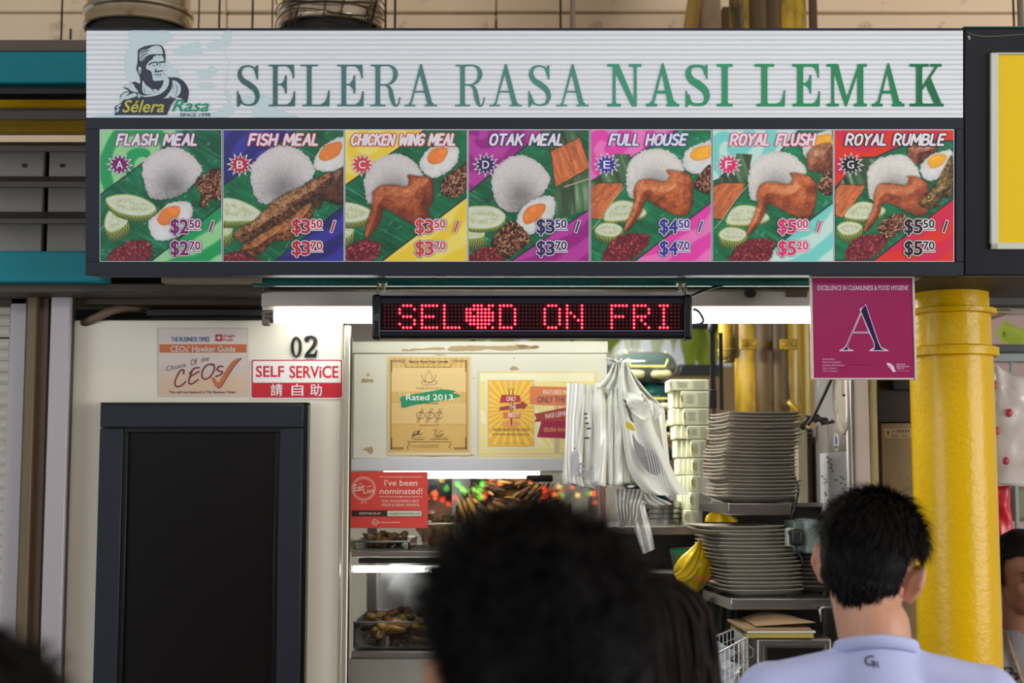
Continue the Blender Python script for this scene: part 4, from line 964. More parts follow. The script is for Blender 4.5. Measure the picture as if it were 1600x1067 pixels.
# ---- self service sign
t, f = card('self_service_sign', 'red and white SELF SERVICE sign with white Chinese characters', 'sign', 391.5, 560.5, 536.5, 623, YW, mat('sticker_white', (226, 222, 220), .3, coat=.3, var=.03), .003, 3.5)
ik = Ink(f); ik.rrect(393.2, 562, 535, 621.4, 3, (186, 22, 36), 0); ik.rrect(395.4, 564, 533, 598, 2, (226, 222, 218), 1); ik.rect(395.4, 590, 533, 597.2, (226, 222, 218), 2)
ik.text('SELF', 400.5, 572, 444, 589, (196, 22, 36), 3, .05); ik.text('SERViCE', 453, 572, 528.5, 590.5, (196, 22, 36), 3, .05)
for ch, x in (('請', 423.5), ('自', 456), ('助', 485)): ik.text(ch, x, 600, x + 18, 618.5, (222, 216, 218), 3, .018)
ik.build('sign_print', t)
# ---- hose in the void above the wall
pts = [P(x, y, 3.9) + Vector((0, z, 0)) for x, y, z in ((121, 512, 0), (138, 508, -.04), (160, 500, -.06), (185, 488, -.05), (205, 481, .0), (235, 479, .06))]
q = spline([tuple(p) for p in pts], 14, False); rr = [.0105 + (.0022 if k % 2 else 0) for k in range(len(q))]
tag(MB().tube(q, rr, 12).build('corrugated_hose', mat('hose_grey', (112, 92, 72), .6), smooth=True), 'brown corrugated hose curling in the dark gap above the cream wall', 'hose')
tag(MB().pbox(228, 482, 410, 494, 3.89, 3.96).build('black_batten', mat('batten_black', (34, 32, 34), .5), bevel=.004), 'black plastic batten lying in the dark gap above the cream wall', 'batten')
# ---- fluorescent fixture
lf = thing('fluorescent_lamp', 'long bare fluorescent tube lamp behind the red LED display', 'lamp', P(868, 506, 3.76))
M_bat = mat('batten_cream', (196, 186, 178), .5, var=.12, vs=4, dirt=(110, 96, 80), dirt_amt=.0, dirt_scale=9)
MB().pbox(408, 455, 1330, 479, 3.72, 3.80).build('batten', M_bat, lf, bevel=.004)
MB().pbox(410, 479, 1330, 484, 3.74, 3.79).build('reflector', mat('reflector_white', (226, 224, 218), .3), lf)
b = MB(); a = P(429, 495, 3.745); c = P(1318, 495, 3.745); b.tube([a, c], .0175, 18)
b.build('tube', mat('tube_glow', (255, 255, 255), .3, emis=(250, 255, 246), es=9.), lf, smooth='auto')
b = MB(); b.tube([a - Vector((.022, 0, 0)), a + Vector((.002, 0, 0))], .0172, 18); b.build('tube_cap', mat('cap_metal', (120, 112, 104), .4, metal=.7), lf, smooth='auto')
MB().pbox(409, 484, 421, 508, 3.73, 3.76).build('lamp_holder', mat('holder', (120, 110, 96), .5, dirt=(60, 50, 40), dirt_amt=.1), lf, bevel=.003)
MB().pbox(1228, 452.5, 1261, 464, 3.716, 3.722).build('slot', mat('slot_brown', (96, 78, 56), .7, var=.4, vs=20), lf)
for px, nm in ((1172, 1),):
    a = P(px, 458, 3.715); MB().lathe(a, [(.014, -.012), (.016, .0)], 14, axis='Y').build('knockout', mat('dark_hole', (50, 42, 34), .8), lf)
# ---- LED message display
ld = thing('led_display', 'long black LED message display with red dot letters hanging under the signboard', 'display', P(831, 530, 3.62))
YL = 3.60
M_lb = mat('led_case', (14, 15, 22), .35, var=.1, spec=.25)
MB().pbox(583, 461, 1080, 528.5, YL + .003, YL + .05).build('case', M_lb, ld, bevel=.008, seg=3)
for x0, x1 in ((581, 595), (1068, 1082)): MB().pbox(x0, 459.5, x1, 530, YL - .006, YL + .054).build('end_cap', M_lb, ld, bevel=.007, seg=3)
MB().pbox(596, 474, 1067.5, 516.5, YL - .001, YL + .01).build('lens_panel', mat('led_lens', (20, 4, 8), .12), ld)
for y in (461.5, 517): MB().pbox(594, y - .8, 1068, y + .6, YL - .003, YL + .01).build('trim_line', mat('trim_silver', (110, 110, 140), .3, metal=.6), ld)
MB().pbox(583, 490, 593.5, 501, YL - .008, YL).build('clear_tape', mat('tape_grey', (92, 96, 100), .2, alpha=.5), ld)
lit = set()
def put(c0, rows):
    for r_, cs in rows.items():
        for c_ in cs: lit.add((c0 + c_, r_))
put(4, {0: (1, 2, 3), 1: (0, 4), 2: (0,), 3: (1, 2, 3), 4: (4,), 5: (0, 4), 6: (1, 2, 3)})
put(10, {0: range(5), 1: (0,), 2: (0,), 3: range(4), 4: (0,), 5: (0,), 6: range(5)}); put(16, {**{r_: (0,) for r_ in range(6)}, 6: range(5)})
put(22, {0: (2, 3, 4, 6, 7), 1: range(7), 2: (0, 1, 3, 4, 5, 6, 7), 3: range(8), 4: range(8), 5: range(1, 7), 6: (3, 4, 5, 7)})
put(31, {0: range(4), **{r_: (0, 4) for r_ in range(1, 6)}, 6: range(4)}); put(43, {0: (1, 2, 3), **{r_: (0, 4) for r_ in range(1, 6)}, 6: (1, 2, 3)})
put(49, {r_: (0, 4) for r_ in range(7)}); put(49, {2: (1,), 3: (2,), 4: (3,)})
put(61, {0: range(5), **{r_: (0,) for r_ in range(1, 7)}}); put(61, {3: range(4)}); put(67, {0: range(4), 1: (0, 4), 2: (0, 4), 3: range(4), 4: (0, 2), 5: (0, 3), 6: (0, 4)}); put(74, {0: range(3), **{r_: (1,) for r_ in range(1, 6)}, 6: range(3)})
bl, bu, bc = MB(), MB(), MB()
for c_ in range(80):
    for r_ in range(7):
        p = P(601.3 + 5.81 * c_, 477.6 + 5.72 * r_, YL - .001)
        if (c_, r_) in lit: bl.lathe(p, [(.0040, -.0005), (.0038, -.002), (.002, -.0034)], 9, axis='Y'); bc.lathe(p, [(.0016, -.0033), (.001, -.0042)], 6, axis='Y')
        else: bu.lathe(p, [(.0034, -.0005), (.0022, -.0022)], 7, axis='Y')
def fixlathe(b): return b
o = bu.build('faint_glow_dots', mat('led_faint_glow', (62, 4, 14), .3, emis=(120, 0, 16), es=.12), ld); o['kind'] = 'stuff'  # unlit dots get a faint red glow from their material
o = bl.build('lit_dots', mat('led_on', (255, 60, 80), .4, emis=(255, 18, 52), es=1.6), ld); o['kind'] = 'stuff'
o = bc.build('dot_cores', mat('led_core', (255, 200, 200), .4, emis=(255, 150, 165), es=1.6), ld); o['kind'] = 'stuff'
for px, s_ in ((590, 1), (1072, -1)):
    b = MB(); b.pbox(px - 1.5, 440, px + 1.5, 462, 3.60, 3.63); b.pbox(min(px, px + 14 * s_), 439, max(px, px + 14 * s_), 443, 3.60, 3.63)
    b.tube([P(px + 9 * s_, 443, 3.61), P(px + 9 * s_, 455, 3.61)], .006, 10); b.build('bracket', mat('bracket_zinc', (120, 118, 96), .35, metal=.7), ld, bevel=.001)
q = spline([tuple(P(x, y, 3.64)) for x, y in ((1083, 483), (1092, 487), (1099, 500), (1094, 506), (1083, 507))], 6, False)
MB().tube(q, .0035, 7).build('power_cable', mat('cable_grey', (70, 64, 72), .5), ld, smooth=True)
q = spline([tuple(P(x, y, 3.66)) for x, y in ((1081, 462), (1095, 456), (1115, 449), (1150, 441))], 5, False)
MB().tube(q, .0035, 7).build('power_cable', mat('cable_black', (16, 18, 20), .5), ld, smooth=True)
# ---- hygiene grade sign
YA = 3.52
hg = thing('hygiene_sign', 'crimson food hygiene grade A sign in a thin white frame under the signboard', 'sign', P(1350, 593, YA))
a = P(1268, 434, YA); c = P(1430, 592, YA)
b = MB(); b.pbox(1267.5, 432, 1430.5, 592.5, YA + .004, YA + .016); b.build('backing', mat('backing_white', (196, 190, 186), .5), hg, bevel=.002)
for q in ((1267, 431.5, 1270.2, 593), (1427.5, 431.5, 1431, 593), (1270, 431.5, 1428, 434), (1270, 590.3, 1428, 593)):
    MB().pbox(*q, YA, YA + .012).build('frame_edge', mat('frame_warm', (206, 196, 186), .4, dirt=(120, 100, 80), dirt_amt=-.02, dirt_scale=30), hg, bevel=.001)
fm = flat(YA + .003); ik = Ink(fm)
ik.rect(1270, 434, 1428, 590.5, (152, 44, 92), 0)
ik.text('EXCELLENCE IN CLEANLINESS & FOOD HYGIENE', 1277.5, 446, 1418.5, 453.3, (222, 196, 222), 2, .025)
zz = lambda x, y: (1250 + x / 5.615, 420 + y / 5.615)
def zc(p): return [zz(*q) for q in p]
Aout = [(572,308),(582,322),(690,640),(715,690),(775,714),(775,722),(608,722),(608,714),(645,690),(650,680),(645,650),(606,566),(462,566),(425,660),(420,690),(435,706),(470,714),(470,722),(345,722),(345,714),(385,692),(405,665),(530,378),(520,352),(560,330)]
ik.poly(zc(Aout), (214, 190, 214), 2)
ik.poly(zc([(572,318),(582,340),(682,640),(708,696),(740,714),(640,714),(656,694),(654,650),(534,370),(545,350)]), (42, 36, 72), 3)
ik.poly(zc([(528,400),(536,384),(424,655),(414,690),(425,712),(375,712),(405,684)]), (42, 36, 72), 3)
ik.poly(zc([(538,398),(598,552),(472,552)]), (152, 44, 92), 3); ik.poly(zc([(463,558),(606,558),(606,561),(463,561)]), (70, 60, 110), 4)
for k, (tx, w_) in enumerate((('Licence Ref :', 110), ('Name of Licensee :', 165), ('Location of Premises :', 195), ('Date of Issue :', 125), ('Date of Expiry :', 135))):
    y = 783 + k * 27; ik.text(tx, *zz(198, y), *zz(198 + w_, y + 15), (216, 180, 206), 2, .015)
    ik.rect(*zz(198 + w_ + 22, y + 2), *zz(198 + w_ + 22 + (150, 150, 250, 70, 60)[k], y + 5), (96, 34, 66), 2)
for p in ([(755,825),(790,828),(815,850),(830,880),(842,903),(810,895),(790,870),(795,855),(775,850)], [(760,838),(790,862),(780,866)], [(800,840),(828,862),(812,866)], [(795,880),(825,900),(842,904),(815,905)]):
    ik.poly(zc(p), (224, 206, 226), 2)
for k, tx in enumerate(('National', 'Environment', 'Agency')): ik.text(tx, *zz(847, 830 + k * 18), *zz((920, 960, 912)[k], 845 + k * 18), (224, 200, 222), 2, .01)
ik.rect(*zz(847, 893), *zz(960, 896), (200, 150, 186), 2)
ik.build('grade_print', hg, ink_mat('ink_gloss', .18, .3))
# ---- front yellow column
c = P(1487, 600, 3.87); cx = c.x; Rc = 65.3 / F * 3.76
yc = thing('yellow_column', 'glossy bright yellow round column with two flanges in front of the stall', 'column', (cx, 3.87, 0))
def cyl(name, r0, pz0, pz1, n=64):
    z0 = P(0, pz0, 3.75).z if pz0 < 1500 else 0; z1 = P(0, pz1, 3.75).z
    hs = np.linspace(z0, z1, 3); return MB().lathe((cx, 3.87, 0), [(r0, h) for h in hs], n).build(name, M_yel, yc, smooth='auto')
cyl('shaft', Rc, 2000, 552); cyl('collar', Rc * .975, 552, 486); cyl('top_drum', Rc * .945, 486, 433)
zf = P(0, 545, 3.74).z; MB().lathe((cx, 3.87, 0), [(Rc * 1.02, zf - .012), (Rc * 1.14, zf - .012), (Rc * 1.14, zf + .012), (Rc * 1.0, zf + .016)], 64).build('flange', M_yel, yc, bevel=.002)
zf = P(0, 480, 3.74).z; b = MB(); b.lathe((cx, 3.87, 0), [(Rc * 1.0, zf - .008), (Rc * 1.12, zf - .008), (Rc * 1.12, zf + .007), (Rc * .95, zf + .007)], 64)
b.build('flange', M_yel, yc, bevel=.002)
MB().box((cx, 3.83, zf - .007), (cx + Rc * 1.43, 3.97, zf + .006)).build('flange_plate', mat('plate_grey', (150, 138, 104), .4, metal=.3), yc, bevel=.02, seg=3)
tag(MB().pbox(1440, 418, 1760, 434, 3.55, 3.95).build('ledge_beam', mat('ledge_dark', (40, 36, 34), .6)), 'dark ledge between the right signs and the yellow column', 'ledge')
M_sst = mat('shelf_steel', (168, 166, 162), .25, metal=.95, var=.2, vs=5, stretch=(.2, 1, 1))
# ================================================================== surroundings behind the camera and beyond the stall
struct(MB().box((-7, -6.2, 0), (7, -6.1, 3.74)), 'wall_reflection_block', mat('reflection_block_dark', (70, 62, 56), .7))  # unseen wall added to keep reflections in the glossy fronts dark
struct(MB().box((-1.8, 6.6, 2.44), (.98, 6.68, 2.5)), 'wall_back_upper', M_kw)
struct(MB().box((-1.8, 6.6, P(0, 530, 6.6).z - .62), (-.2, 6.68, 2.44)), 'wall_back_side', M_kw)
# window in the back wall with dark frame, foliage and a pink house wall outside
wn = MB().box((-.2, 6.61, 2.40), (.98, 6.66, 2.44)).build('window_frame', mat('win_dark', (38, 42, 48), .5)); wn.name = 'window_1'; wn['kind'] = 'structure'
zl = P(0, 583, 6.6).z
MB().box((-.2, 6.60, zl - .01), (.98, 6.66, zl + .04)).build('window_rail', mat('win_dark', (38, 42, 48), .5), wn)
for x in (-.18, .28, .56, .94): MB().box((x - .008, 6.61, P(0, 530, 6.6).z - .62), (x + .008, 6.65, 2.41)).build('window_bar', mat('win_dark', (38, 42, 48), .5), wn)
M_gr = mat('lime_leaf', (186, 208, 74), .5, var=.4, vs=9)
lf_ = thing('garden_bush', 'bright lime green foliage outside the back window', 'bush', (.7, 8.2, 0)); random.seed(3)
for k in range(260):
    x = random.uniform(-.2, 1.9); z = random.uniform(2.2, 3.2); a = random.uniform(-.6, .6); h = random.uniform(.3, .6)
    if k == 0: lb0 = MB().add([(x, 8.1, z), (x + .05, 8.08, z + h * .5), (x + .02, 8.1, z + h), (x - .05, 8.12, z + h * .5)], [(0, 1, 2, 3)]).build('leaf', M_gr, lf_, fix=False); lx, lz = x, z
    else: t = lb0.copy(); COL.objects.link(t); t.parent = lf_; t.location = (x - lx, random.uniform(-.15, .15), z - lz)
MB().tube([(.75, 8.2, 0), (.85, 8.2, 2.3)], .04, 8).build('trunk', mat('bark', (90, 74, 56), .8), lf_)
M_pink = mat('pink_render', (206, 176, 172), .75, var=.08)
hs = MB(); hs.box((-2.5, 9.2, 0), (4.6, 9.4, P(0, 572, 9.2).z)); struct(hs, 'wall_outside', M_pink)
# side wall of the kitchen at the right, stainless, runs away from us
Xs = .985; ZS = side(Xs)
struct(MB().box((Xs, 4.03, 0), (Xs + .03, 4.72, P(0, 664, 4.5).z)), 'wall_right', mat('stainless_side', (150, 144, 138), .38, metal=.35, var=.2, vs=5, dirt=(92, 80, 66), dirt_amt=.0))
# end posts and narrow strips that finish the wall
M_wstrip = mat('white_strip', (214, 200, 192), .5, var=.08, dirt=(170, 146, 110), dirt_amt=-.05, dirt_scale=8)
ep = thing('end_post', 'pinkish white end post with a steel edge strip under the hygiene sign', 'post', (P(1346, 600, 4.02).x, 4.02, 0))
z1 = P(0, 470, 4.0).z
def vpost(x0, x1, Y0, Y1, m, nm, par, zt=z1, z0=0):
    return MB().box((P(x0, 640, Y0).x, Y0, z0), (P(x1, 640, Y0).x, Y1, zt)).build(nm, m, par, bevel=.002)
vpost(1329, 1333.5, 3.99, 4.03, mat('steel_edge', (170, 172, 172), .25, metal=.8), 'steel_edge', ep); vpost(1334, 1358, 4.0, 4.1, M_wstrip, 'post_body', ep); vpost(1358, 1371, 4.01, 4.1, mat('cream_strip', (196, 182, 132), .5, var=.2, dirt=(120, 96, 60), dirt_amt=.0), 'cream_strip', ep)
bk = thing('meter_cabinet', 'shabby brown metal cabinet between the white post and the yellow column', 'cabinet', (P(1400, 700, 4.1).x, 4.1, 0))
MB().box((P(1372, 700, 4.1).x, 4.1, 0), (P(1450, 700, 4.1).x, 4.4, P(0, 661, 4.1).z)).build('body', mat('cabinet_brown', (150, 128, 92), .5, var=.25, vs=3, dirt=(66, 48, 34), dirt_amt=.03, dirt_scale=5), bk, bevel=.004)
MB().box((P(1371, 700, 4.08).x, 4.08, 0), (P(1378, 700, 4.08).x, 4.1, P(0, 661, 4.1).z)).build('rusty_edge', mat('rust', (66, 44, 30), .8, var=.5, vs=12), bk)
MB().box((P(1372, 600, 4.15).x, 4.15, P(0, 659, 4.15).z), (P(1450, 600, 4.15).x, 4.4, z1)).build('upper_recess', mat('recess_brown', (52, 38, 28), .7, var=.4), bk)
MB().box((P(1394, 600, 4.13).x, 4.12, P(0, 610, 4.15).z), (P(1450, 600, 4.15).x, 4.16, z1)).build('dark_green_plate', mat('plate_green', (28, 40, 38), .4), bk, bevel=.003)
m = flat(4.1); ik = Ink(m); ik.rrect(1381.5, 669.5, 1424, 684.5, 1, (186, 166, 120), 0); ik.rect(1382.5, 670.5, 1424, 683.5, (110, 92, 60), 1); ik.rect(1383, 671, 1424, 683, (190, 170, 124), 2)
ik.ellipse(1387.5, 675.5, 2, 2.6, (60, 44, 30), 3); ik.rect(1386.8, 676, 1388.2, 682, (60, 44, 30), 3)
ik.text('24', 1392, 671.5, 1398.5, 675.8, (50, 36, 26), 3, .03); ik.text('HOURS LOCKSMITH', 1392, 676.3, 1421, 678, (70, 52, 36), 3, .0); ik.text('9067 9067', 1392, 678.8, 1421, 682.8, (44, 32, 24), 3, .03)
for k in range(5): ik.rrect(1401 + 4.2 * k, 671.4, 1404 + 4.2 * k, 675.6, .5, (80, 62, 42), 3)
ik.build('phone_sticker', bk)
# light strip box behind the tube (wall above kitchen)
# ---- clock on the side wall
ck = thing('wall_clock', 'round wall clock with a grey rim seen edge on beside the white post', 'clock', (Xs - .04, 4.17, P(0, 680, 4.17).z))
cc = Vector((Xs - .001, 4.135, P(0, 618, 4.135).z)); Rk = .115
def disc(m, prof, n=48): return MB().lathe(cc, prof, n, axis='X')
disc(0, [(Rk, 0), (Rk, -.018), (Rk * .985, -.026), (Rk * .9, -.029), (Rk * .87, -.022)]).build('rim', mat('rim_grey', (150, 142, 126), .4, var=.15), ck, smooth='auto')
disc(0, [(Rk * .88, -.01), (Rk * .88, -.019)]).build('dial', mat('dial', (178, 180, 170), .12, coat=.6), ck)
b = MB(); b.box(cc + Vector((-.022, -.003, 0)), cc + Vector((-.020, .003, .06))); b.box(cc + Vector((-.022, -.04, -.003)), cc + Vector((-.020, 0, .003))); b.build('hands', M_rod, ck)
for k in range(12):
    a = k * pi / 6; q = cc + Vector((-.020, .085 * cos(a), .085 * sin(a))); MB().box(q - Vector((.002, .003, .006)), q + Vector((.001, .003, .006))).build('hour_mark', M_rod, ck)
# ---- whiteboard list on the side wall
lt = thing('handwritten_list', 'white plastic sheet with scribbled handwriting on the steel side wall', 'notice', (Xs - .003, 4.3, P(0, 830, 4.3).z))
def yz(px, py): q = ZS(px, py); return q
a = ZS(1281, 708); b_ = ZS(1324, 706); c = ZS(1283, 822); d = ZS(1325, 832)
Ya, Yb = a.y, b_.y; zt_, zb_ = (a.z + b_.z) / 2, P(0, 826, 4.3).z
MB().box((Xs - .004, Yb, zb_), (Xs, Ya, zt_)).build('sheet', mat('sheet_white', (190, 190, 196), .3, var=.06), lt, bevel=.002)
ik = Ink(lambda u, v, off=0.: Vector((Xs - .004 - off, Ya + (Yb - Ya) * u, zt_ + (zb_ - zt_) * v))); random.seed(11)
for (u, v) in ((.3,.06),(.42,.09),(.35,.13),(.45,.16),(.44,.2),(.5,.25),(.1,.31),(.18,.35),(.26,.39),(.16,.41),(.8,.33),(.88,.35),(.6,.36),(.78,.41),(.9,.43),(.85,.48),(.88,.52),(.2,.54),(.24,.57),(.28,.64),(.34,.66),(.3,.76),(.32,.88),(.26,.91)):
    for k in range(3):
        q = [(u + random.uniform(-.05, .05), v + random.uniform(-.012, .012)) for _ in range(4)]; ik.stroke(q, .009, (40, 40, 46), 1, False)
ik.poly([(0, .68), (1, .69), (1, .70), (0, .69)], (150, 150, 156), 0)
ik.build('handwriting', lt)
st = thing('oval_sticker', 'oval white sticker with a blue badge on the steel side wall', 'sticker', (Xs - .002, 4.25, P(0, 690, 4.25).z))
q = ZS(1306, 691.5); MB().lathe(q, [(.03, 0), (.03, -.001)], 24, axis='X', sx=1.15, sy=.93).build('sticker', mat('sheet_white', (190, 190, 196), .3, var=.06), st)
MB().lathe(q + Vector((0, 0, .008)), [(.013, -.0012), (.013, -.0018)], 20, axis='X').build('blue_badge', mat('badge_blue', (50, 66, 140), .4), st)
MB().box(q + Vector((-.0018, -.018, -.016)), q + Vector((-.0012, .018, -.011))).build('badge_caption', M_rod, st)
# clear shiny strip next to the list
tag(MB().box((Xs - .006, 4.065, 1.45), (Xs - .001, 4.12, P(0, 684, 4.1).z)).build('mirror_strip', mat('mirror_strip', (180, 186, 192), .08, metal=1.)), 'narrow mirror strip beside the handwritten list', 'mirror')
# ---- old cream door edge with dark hinge bracket
ob = thing('worn_board', 'worn cream board standing on edge left of the steel side wall', 'board', P(1256, 808, 4.62))
a = P(1245, 672, 4.62); b_ = P(1258, 808, 4.62)
MB().box((a.x, 4.62, b_.z), (P(1262, 700, 4.62).x, 4.67, a.z)).build('board', mat('worn_cream', (206, 196, 164), .5, var=.15, dirt=(70, 56, 38), dirt_amt=.02, dirt_scale=7, stretch=(1, 1, .5)), ob, bevel=.004)
for x0, x1, dz in ((1262, 1266, .0), (1266.5, 1269, -.01)): MB().box((P(x0, 700, 4.62).x, 4.63, b_.z - .02), (P(x1, 700, 4.62).x, 4.68, a.z - .03 + dz)).build('metal_edge', mat('edge_rusty', (96, 80, 58), .6, var=.5, vs=20, metal=.3), ob)
q = spline([tuple(P(x, y, 4.6)) for x, y in ((1250, 668), (1262, 656), (1278, 654), (1295, 662), (1308, 660), (1320, 652), (1328, 640))], 6, False)
tag(MB().tube(q, [.012 + .004 * sin(i * 1.3) for i in range(len(q))], 8).build('cable_bundle', mat('greasy_cable', (52, 44, 34), .5, var=.5, vs=30), smooth=True), 'greasy bundle of cables lying over the worn cream board', 'cable')
q = spline([tuple(P(x, y, 4.45)) for x, y in ((1316, 560), (1300, 590), (1286, 620), (1270, 652), (1262, 664))], 6, False)
tag(MB().tube(q, .0055, 8).build('black_cable', mat('cable_black', (16, 18, 20), .5), smooth=True), 'black cable running down from behind the hygiene sign', 'cable')
q = spline([tuple(P(x, y, 4.5)) for x, y in ((1246, 688), (1232, 700), (1228, 716), (1238, 740), (1247, 762), (1243, 790), (1237, 812), (1235, 834))], 6, False)
tag(MB().tube(q, .0042, 8).build('plug_cable', mat('cable_black', (16, 18, 20), .5), smooth=True), 'thin black cable looping beside the upper plate stack down to the plug', 'cable')
q = P(1300, 668, 5.6); tag(MB().box((q.x - .14, 5.5, 0), (q.x + .16, 5.85, q.z - .001)).build('tall_cupboard', mat('cupboard_grey', (150, 146, 140), .5), bevel=.004), 'grey tall cupboard under the cloudy plastic tub', 'cupboard')
tag(MB().pbox(1274, 560, 1320, 668, 5.6, 5.7).build('storage_tub', mat('tub_clear', (196, 190, 186), .3, var=.1, alpha=.85), bevel=.02), 'cloudy plastic tub behind the black cable', 'tub')
# ---- socket box with plug
sb = thing('socket_box', 'grey metal socket box with a black plug below the worn board', 'socket', P(1262, 864, 4.4))
MB().pbox(1258, 812, 1283, 865, 4.13, 4.3).build('box', mat('box_grey', (136, 152, 148), .4, var=.15, dirt=(60, 62, 56), dirt_amt=.0), sb, bevel=.008, seg=3)
MB().pbox(1240, 814, 1258, 862, 4.155, 4.3).build('box_side', mat('box_grey2', (104, 118, 116), .4, var=.15), sb, bevel=.006)
MB().pbox(1230, 825, 1243, 854, 4.14, 4.18).build('socket_plate', mat('socket_white', (196, 196, 190), .35), sb, bevel=.004)
MB().pbox(1231.5, 829, 1234.5, 835, 4.135, 4.145).build('rocker_switch', mat('switch_blue', (40, 66, 120), .4), sb, bevel=.001)
b = MB(); b.pbox(1237, 827, 1255, 853, 4.10, 4.15); b.build('plug', mat('plug_black', (14, 14, 16), .4), sb, bevel=.008, seg=3)
q = spline([tuple(P(x, y, 4.12)) for x, y in ((1244, 853), (1246, 862), (1252, 872), (1254, 880))], 4, False); MB().tube(q, .004, 7).build('plug_cord', mat('cable_black', (16, 18, 20), .5), sb, smooth=True)

# ================================================================== display cabinet
M_cab = mat('cabinet_offwhite', (212, 208, 192), .42, var=.06, vs=2, dirt=(160, 140, 108), dirt_amt=-.15, dirt_scale=26)
M_ss = mat('stainless', (190, 188, 186), .28, metal=.9, var=.15, vs=4, stretch=(.2, 1, 1))
YC = 3.98
cb = thing('display_cabinet', 'off white cabinet with posters over a glass food showcase', 'cabinet', (P(745, 1060, YC).x, YC, 0))
MB().pbox(551, 552, 949, 717, YC, YC + .5).build('body', M_cab, cb, bevel=.003)
MB().pbox(549, 533, 950, 552, YC - .006, YC + .5).build('lid', M_cab, cb, bevel=.003)
MB().pbox(548, 716, 950, 736, YC - .004, YC + .5).build('steel_rail', mat('rail_satin', (206, 206, 210), .5, metal=.25, var=.08), cb, bevel=.002)
xL, xR = P(548, 800, YC).x, P(950, 800, YC).x
b = MB(); b.box((xL - .0, YC + .46, .0), (xL + .03, YC + .5, P(0, 736, YC).z)); b.build('rear_post', M_ss, cb); MB().box((xR - .03, YC + .46, .0), (xR, YC + .5, P(0, 736, YC).z)).build('rear_post', M_ss, cb)
MB().pbox(938, 736, 950, 1500, YC, YC + .03).build('front_post', M_ss, cb, bevel=.002)
M_glass = bpy.data.materials.new('showcase_glass'); M_glass.use_nodes = True
nt = M_glass.node_tree; nt.nodes.clear(); ou = nt.nodes.new('ShaderNodeOutputMaterial'); tr = nt.nodes.new('ShaderNodeBsdfTransparent'); gl = nt.nodes.new('ShaderNodeBsdfGlossy'); fr = nt.nodes.new('ShaderNodeFresnel'); mx = nt.nodes.new('ShaderNodeMixShader')
gl.inputs['Roughness'].default_value = .02; fr.inputs[0].default_value = 1.5; tr.inputs[0].default_value = (.93, .95, .94, 1)
nt.links.new(fr.outputs[0], mx.inputs[0]); nt.links.new(tr.outputs[0], mx.inputs[1]); nt.links.new(gl.outputs[0], mx.inputs[2]); nt.links.new(mx.outputs[0], ou.inputs[0])
def glass(mb, name, par, **k): return mb.build(name, M_glass, par, **k)
glass(MB().pbox(549, 737, 938, 861, YC + .004, YC + .007), 'glass_pane', cb); glass(MB().pbox(549, 870, 938, 1018, YC + .004, YC + .007), 'glass_pane', cb)
for y0, y1 in ((861, 870), (1018, 1028)): MB().pbox(549, y0, 938, y1, YC, YC + .47).build('shelf', M_ss, cb, bevel=.002)
MB().box((xL, YC + .01, .0), (xR, YC + .45, P(0, 1029, YC).z)).build('base_cupboard', mat('base_grey', (150, 148, 140), .45, metal=.2, var=.15, dirt=(90, 76, 54), dirt_amt=-.05), cb, bevel=.003)
z8 = P(0, 738, YC).z
for nm, px0, px1, py, Yd, r in (('upper_lamp', 600, 843, 741, YC + .05, .0115), ('lower_lamp', 552, 760, 889, YC + .06, .009)):
    b = MB(); b.tube([P(px0, py, Yd), P(px1, py, Yd)], r, 12); b.build(nm, mat('tube_glow_small', (255, 255, 255), .3, emis=(255, 252, 240), es=11.), cb, smooth='auto')
MB().pbox(560, 873, 938, 880, YC + .04, YC + .09).build('lamp_shade', mat('shade_dark', (60, 56, 54), .5, metal=.3), cb)
MB().pbox(822, 742, 864, 753, YC + .01, YC + .04).build('black_latch', mat('latch_black', (16, 16, 20), .3), cb, bevel=.006, seg=3)
for q_ in ((706, 736), (764, 783), (792, 813), (818, 846)): MB().pbox(q_[0], 742, q_[1], 858, YC + .455, YC + .46).build('sliding_door', mat('door_white', (232, 234, 236), .4, var=.03), cb)
MB().pbox(735, 744, 764, 790, YC + .44, YC + .45).build('sliding_frame', mat('frame_dark', (50, 48, 48), .5), cb)
MB().pbox(782, 744, 792, 790, YC + .44, YC + .45).build('sliding_frame', mat('frame_dark', (50, 48, 48), .5), cb)
MB().pbox(812, 744, 818, 790, YC + .44, YC + .45).build('sliding_frame', mat('frame_dark', (50, 48, 48), .5), cb)
# old glue and paper remains
ik = Ink(flat(YC), base=.0004); random.seed(5); GL = (166, 142, 104)
def rag(pts, c=GL, l=0):
    q = spline(pts, 5); ik.poly([(a + random.uniform(-.7, .7), b_ + random.uniform(-.6, .6)) for a, b_ in q], c, l)
f7 = lambda x, y, ox, oy, s: (ox + x / s, oy + y / s)
A7 = lambda p: [f7(*q, 540, 530, 5.615) for q in p]; B7 = lambda p: [f7(*q, 730, 530, 5.615) for q in p]
rag(A7([(135,380),(150,345),(185,350),(215,350),(240,350),(243,380),(190,378)])); rag(A7([(185,300),(212,300),(205,325),(190,328)])); rag(A7([(150,965),(185,950),(235,945),(235,1000),(205,1000),(180,975)]))
rag(A7([(470,1015),(560,995),(700,998),(900,1000),(1100,1010),(1100,1025),(760,1030),(560,1022)])); rag(B7([(375,270),(390,240),(420,238),(460,268)])); rag(B7([(395,163),(420,162),(418,170)])); rag(B7([(42,337),(62,338),(55,345)]))
rag(B7([(900,380),(930,340),(960,330),(990,300),(1010,330),(1000,380)]), (206, 190, 160)); rag(A7([(765,138),(800,135),(880,137),(860,145)]))
ik2 = ik; ik = Ink(flat(YC - .006), base=.0004)
rag(A7([(490,90),(530,85),(548,88),(540,103),(500,104)])); rag(A7([(540,103),(580,85),(700,80),(780,70),(850,72),(875,95),(700,98)])); rag(A7([(900,100),(925,65),(1000,60),(1120,55),(1140,80),(1120,102)]))
